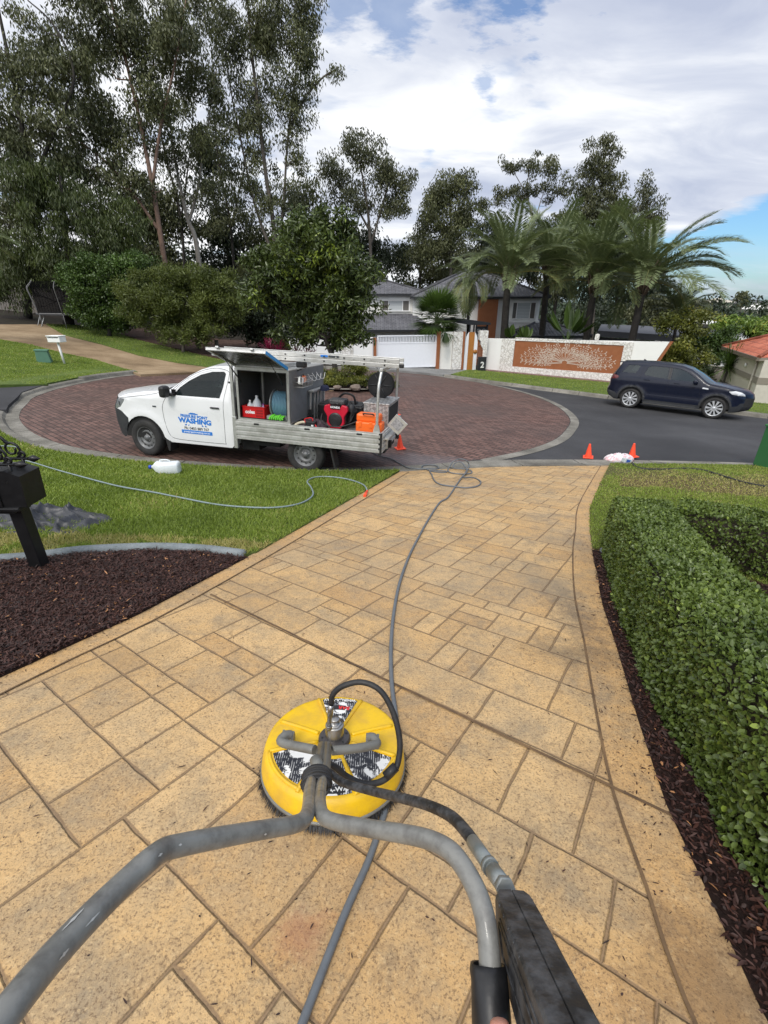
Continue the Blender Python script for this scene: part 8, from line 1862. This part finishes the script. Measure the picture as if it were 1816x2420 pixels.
tree('background_tree', 'olive brown tree behind the short bright palm', 46, [[(1440, 720), (1440, 660)]], [(1430, 660, 60, 30), (1490, 655, 44, 22), (1390, 680, 50, 40)], m_gum2, m_barkd, 'tree', 'dark trees filling the background', dens=.9, cr=(.6, 1.), nl=80, ln=.28, hw=.05, tr=.1)
p = hz(1570, 806, -.75); b = Vector((p.x, p.y, Hf(p.x, p.y))); rosette('yucca', 'spiky yucca with long stiff leaves in front of the red roofed house', b, 170, 1.25, .035, m_bushg, (-.5, 1.4), .25, 1.35, tm=.5)
p = hz(1532, 815, -1.1); b = Vector((p.x, p.y, Hf(p.x, p.y))); rosette('spiky_plant', 'darker spiky plant left of the yucca behind the car roof', b, 90, .95, .03, m_dark, (-.3, 1.3), .3, .7, tm=.5)
p = hz(1612, 838, -1.55); b = Vector((p.x, p.y, Hf(p.x, p.y)))
def twiggy():
    r = empty('twiggy_shrub', tuple(b), label='thin twiggy pinkish shrub against the beige house wall', cat='shrub'); mb = MB(); rr = random.Random(2); P, A, B, t = [], [], [], []
    for i in range(60):
        a = rr.uniform(0, 2 * PI); l = rr.uniform(.5, 1.1); e = rr.uniform(.5, 1.3); d = Vector((math.cos(a) * math.cos(e), math.sin(a) * math.cos(e), math.sin(e))); q = d * l; mb.tube([(0, 0, 0), q * .5 + Vector((0, 0, .05)), q], .008, 4, cap=False)
        for k in range(26): P.append(tuple(q * rr.uniform(.35, 1.05))); A.append(tuple(Vector((rr.gauss(0, 1), rr.gauss(0, 1), rr.gauss(0, 1))).normalized() * .05)); B.append((.012, 0, .004)); t.append(rr.random())
    mb.build('stems', mat('pink_twig', (.24, .15, .13), .9), r, fixn=False); link(bpy.data.objects.new('leaves', leafmesh('leaves', np.array(P), np.array(A), np.array(B), leafmat('pinkish_leaf', (.16, .09, .07), (.30, .20, .15)), np.array(t))), r)
twiggy()

# far hillside, its trees and roofs
def hill(name, cx, cy, rx, ry, z0, h, m, seed):
    mb = MB(); n = 36; vs = []
    for i in range(n + 1):
        for j in range(n + 1):
            u, v = i / n * 2 - 1, j / n * 2 - 1; f = max(0, 1 - u * u) ** 1.1 * max(0, 1 - v * v) ** 1.1; vs.append((cx + u * rx, cy + v * ry, z0 + h * f * (1 + .12 * noise.noise(Vector((u * 3, v * 3, seed)))) + f * h * .03 * noise.noise(Vector((u * 20, v * 20, seed)))))
    mb.add(vs, [(i * (n + 1) + j, (i + 1) * (n + 1) + j, (i + 1) * (n + 1) + j + 1, i * (n + 1) + j + 1) for i in range(n) for j in range(n)], 0, True); return tag(mb.build(name, m, fixn=False), kind='structure')
m_hill = groundmat('wooded_hill', [(.035, .055, .045), (.06, .085, .065), (.09, .115, .08)], .08, fine=.35, bump=.3, bd=2.)
hill('hills', 560, 430, 235, 160, -30, 95, m_hill, 1); hill('hills', 150, 420, 420, 120, -36, 32, m_hill, 4)
def wood():
    n = 900; C = []
    for _ in range(n):
        x = RNG.uniform(28, 190); y = RNG.uniform(75, 230)
        if .30 < x / y < 1.35: C.append((x, y, Hf(min(x, 55), min(y, 75)) + RNG.uniform(.5, 4.2) + (y - 75) * .022))
    C = np.array(C); R = RNG.uniform(1.6, 3.6, len(C)); P, A, B, t = cloud_leaves(C, R, np.full(len(C), 70), .9, .22, .3, .4 + .2 * RNG.normal(size=len(C)), np.zeros(3))
    o = link(bpy.data.objects.new('wood', leafmesh('wood', P, A, B, leafmat('far_leaf', (.025, .042, .026), (.09, .125, .065)), t))); tag(o, 'far wooded valley and hillside of bushy trees beyond the houses on the right', 'wood', kind='stuff')
    n = 1500; xs = RNG.uniform(-130, 60, n); ys = RNG.uniform(66, 120, n); C = np.column_stack([xs, ys, [Hf(max(-45, x), min(y, 75)) + RNG.uniform(0, 9) for x, y in zip(xs, ys)]]); R = RNG.uniform(1.2, 2.6, n)
    P, A, B, t = cloud_leaves(C, R, np.full(n, 42), .8, .14, .6, .35 + .15 * RNG.normal(size=n), np.zeros(3)); o = link(bpy.data.objects.new('wood', leafmesh('wood', P, A, B, m_dark, t))); tag(o, 'deep dark bushland filling in low behind the gum trees', 'wood', kind='stuff')
wood()
for i, (px, py, Y, w, h, lab, rm) in enumerate([(1560, 653, 210, 9, 2.5, 'tiny white roofed house on the far hillside left of the others', m_beige), (1600, 655, 230, 12, 2.5, 'wide pale house in the middle of the far hillside', m_rg), (1640, 657, 220, 9, 2.5, 'tiny pale house at the right end of the far hillside', m_rg), (1650, 668, 170, 7, 2.2, 'cream house lower down among the far trees', m_render)]):
    p = at(px, py, Y); r = empty('far_house', (p.x, p.y, p.z - h), label=lab, cat='house', group='tiny houses on the far hillside'); MB().box((0, 3, h / 2), (w, 8, h)).box((0, 3, -4), (w, 8, 8)).build('wall', m_beige, r); hip(r, -w / 2 - .5, w / 2 + .5, -1.5, 7.5, h, 1.6, rm)
tree('gum_tree', 'lone gum poking above the far hillside below the blue sky', 120, [[(1604, 672), (1604, 655), (1600, 640)], [(1604, 655), (1612, 636)]], [(1604, 634, 9, 4), (1596, 642, 7, 3), (1612, 643, 6, 3), (1606, 652, 8, 4)], m_gum, m_bark, dens=.5, cr=(.7, 1.2), nl=40, ln=.5, hw=.12, tr=.2)
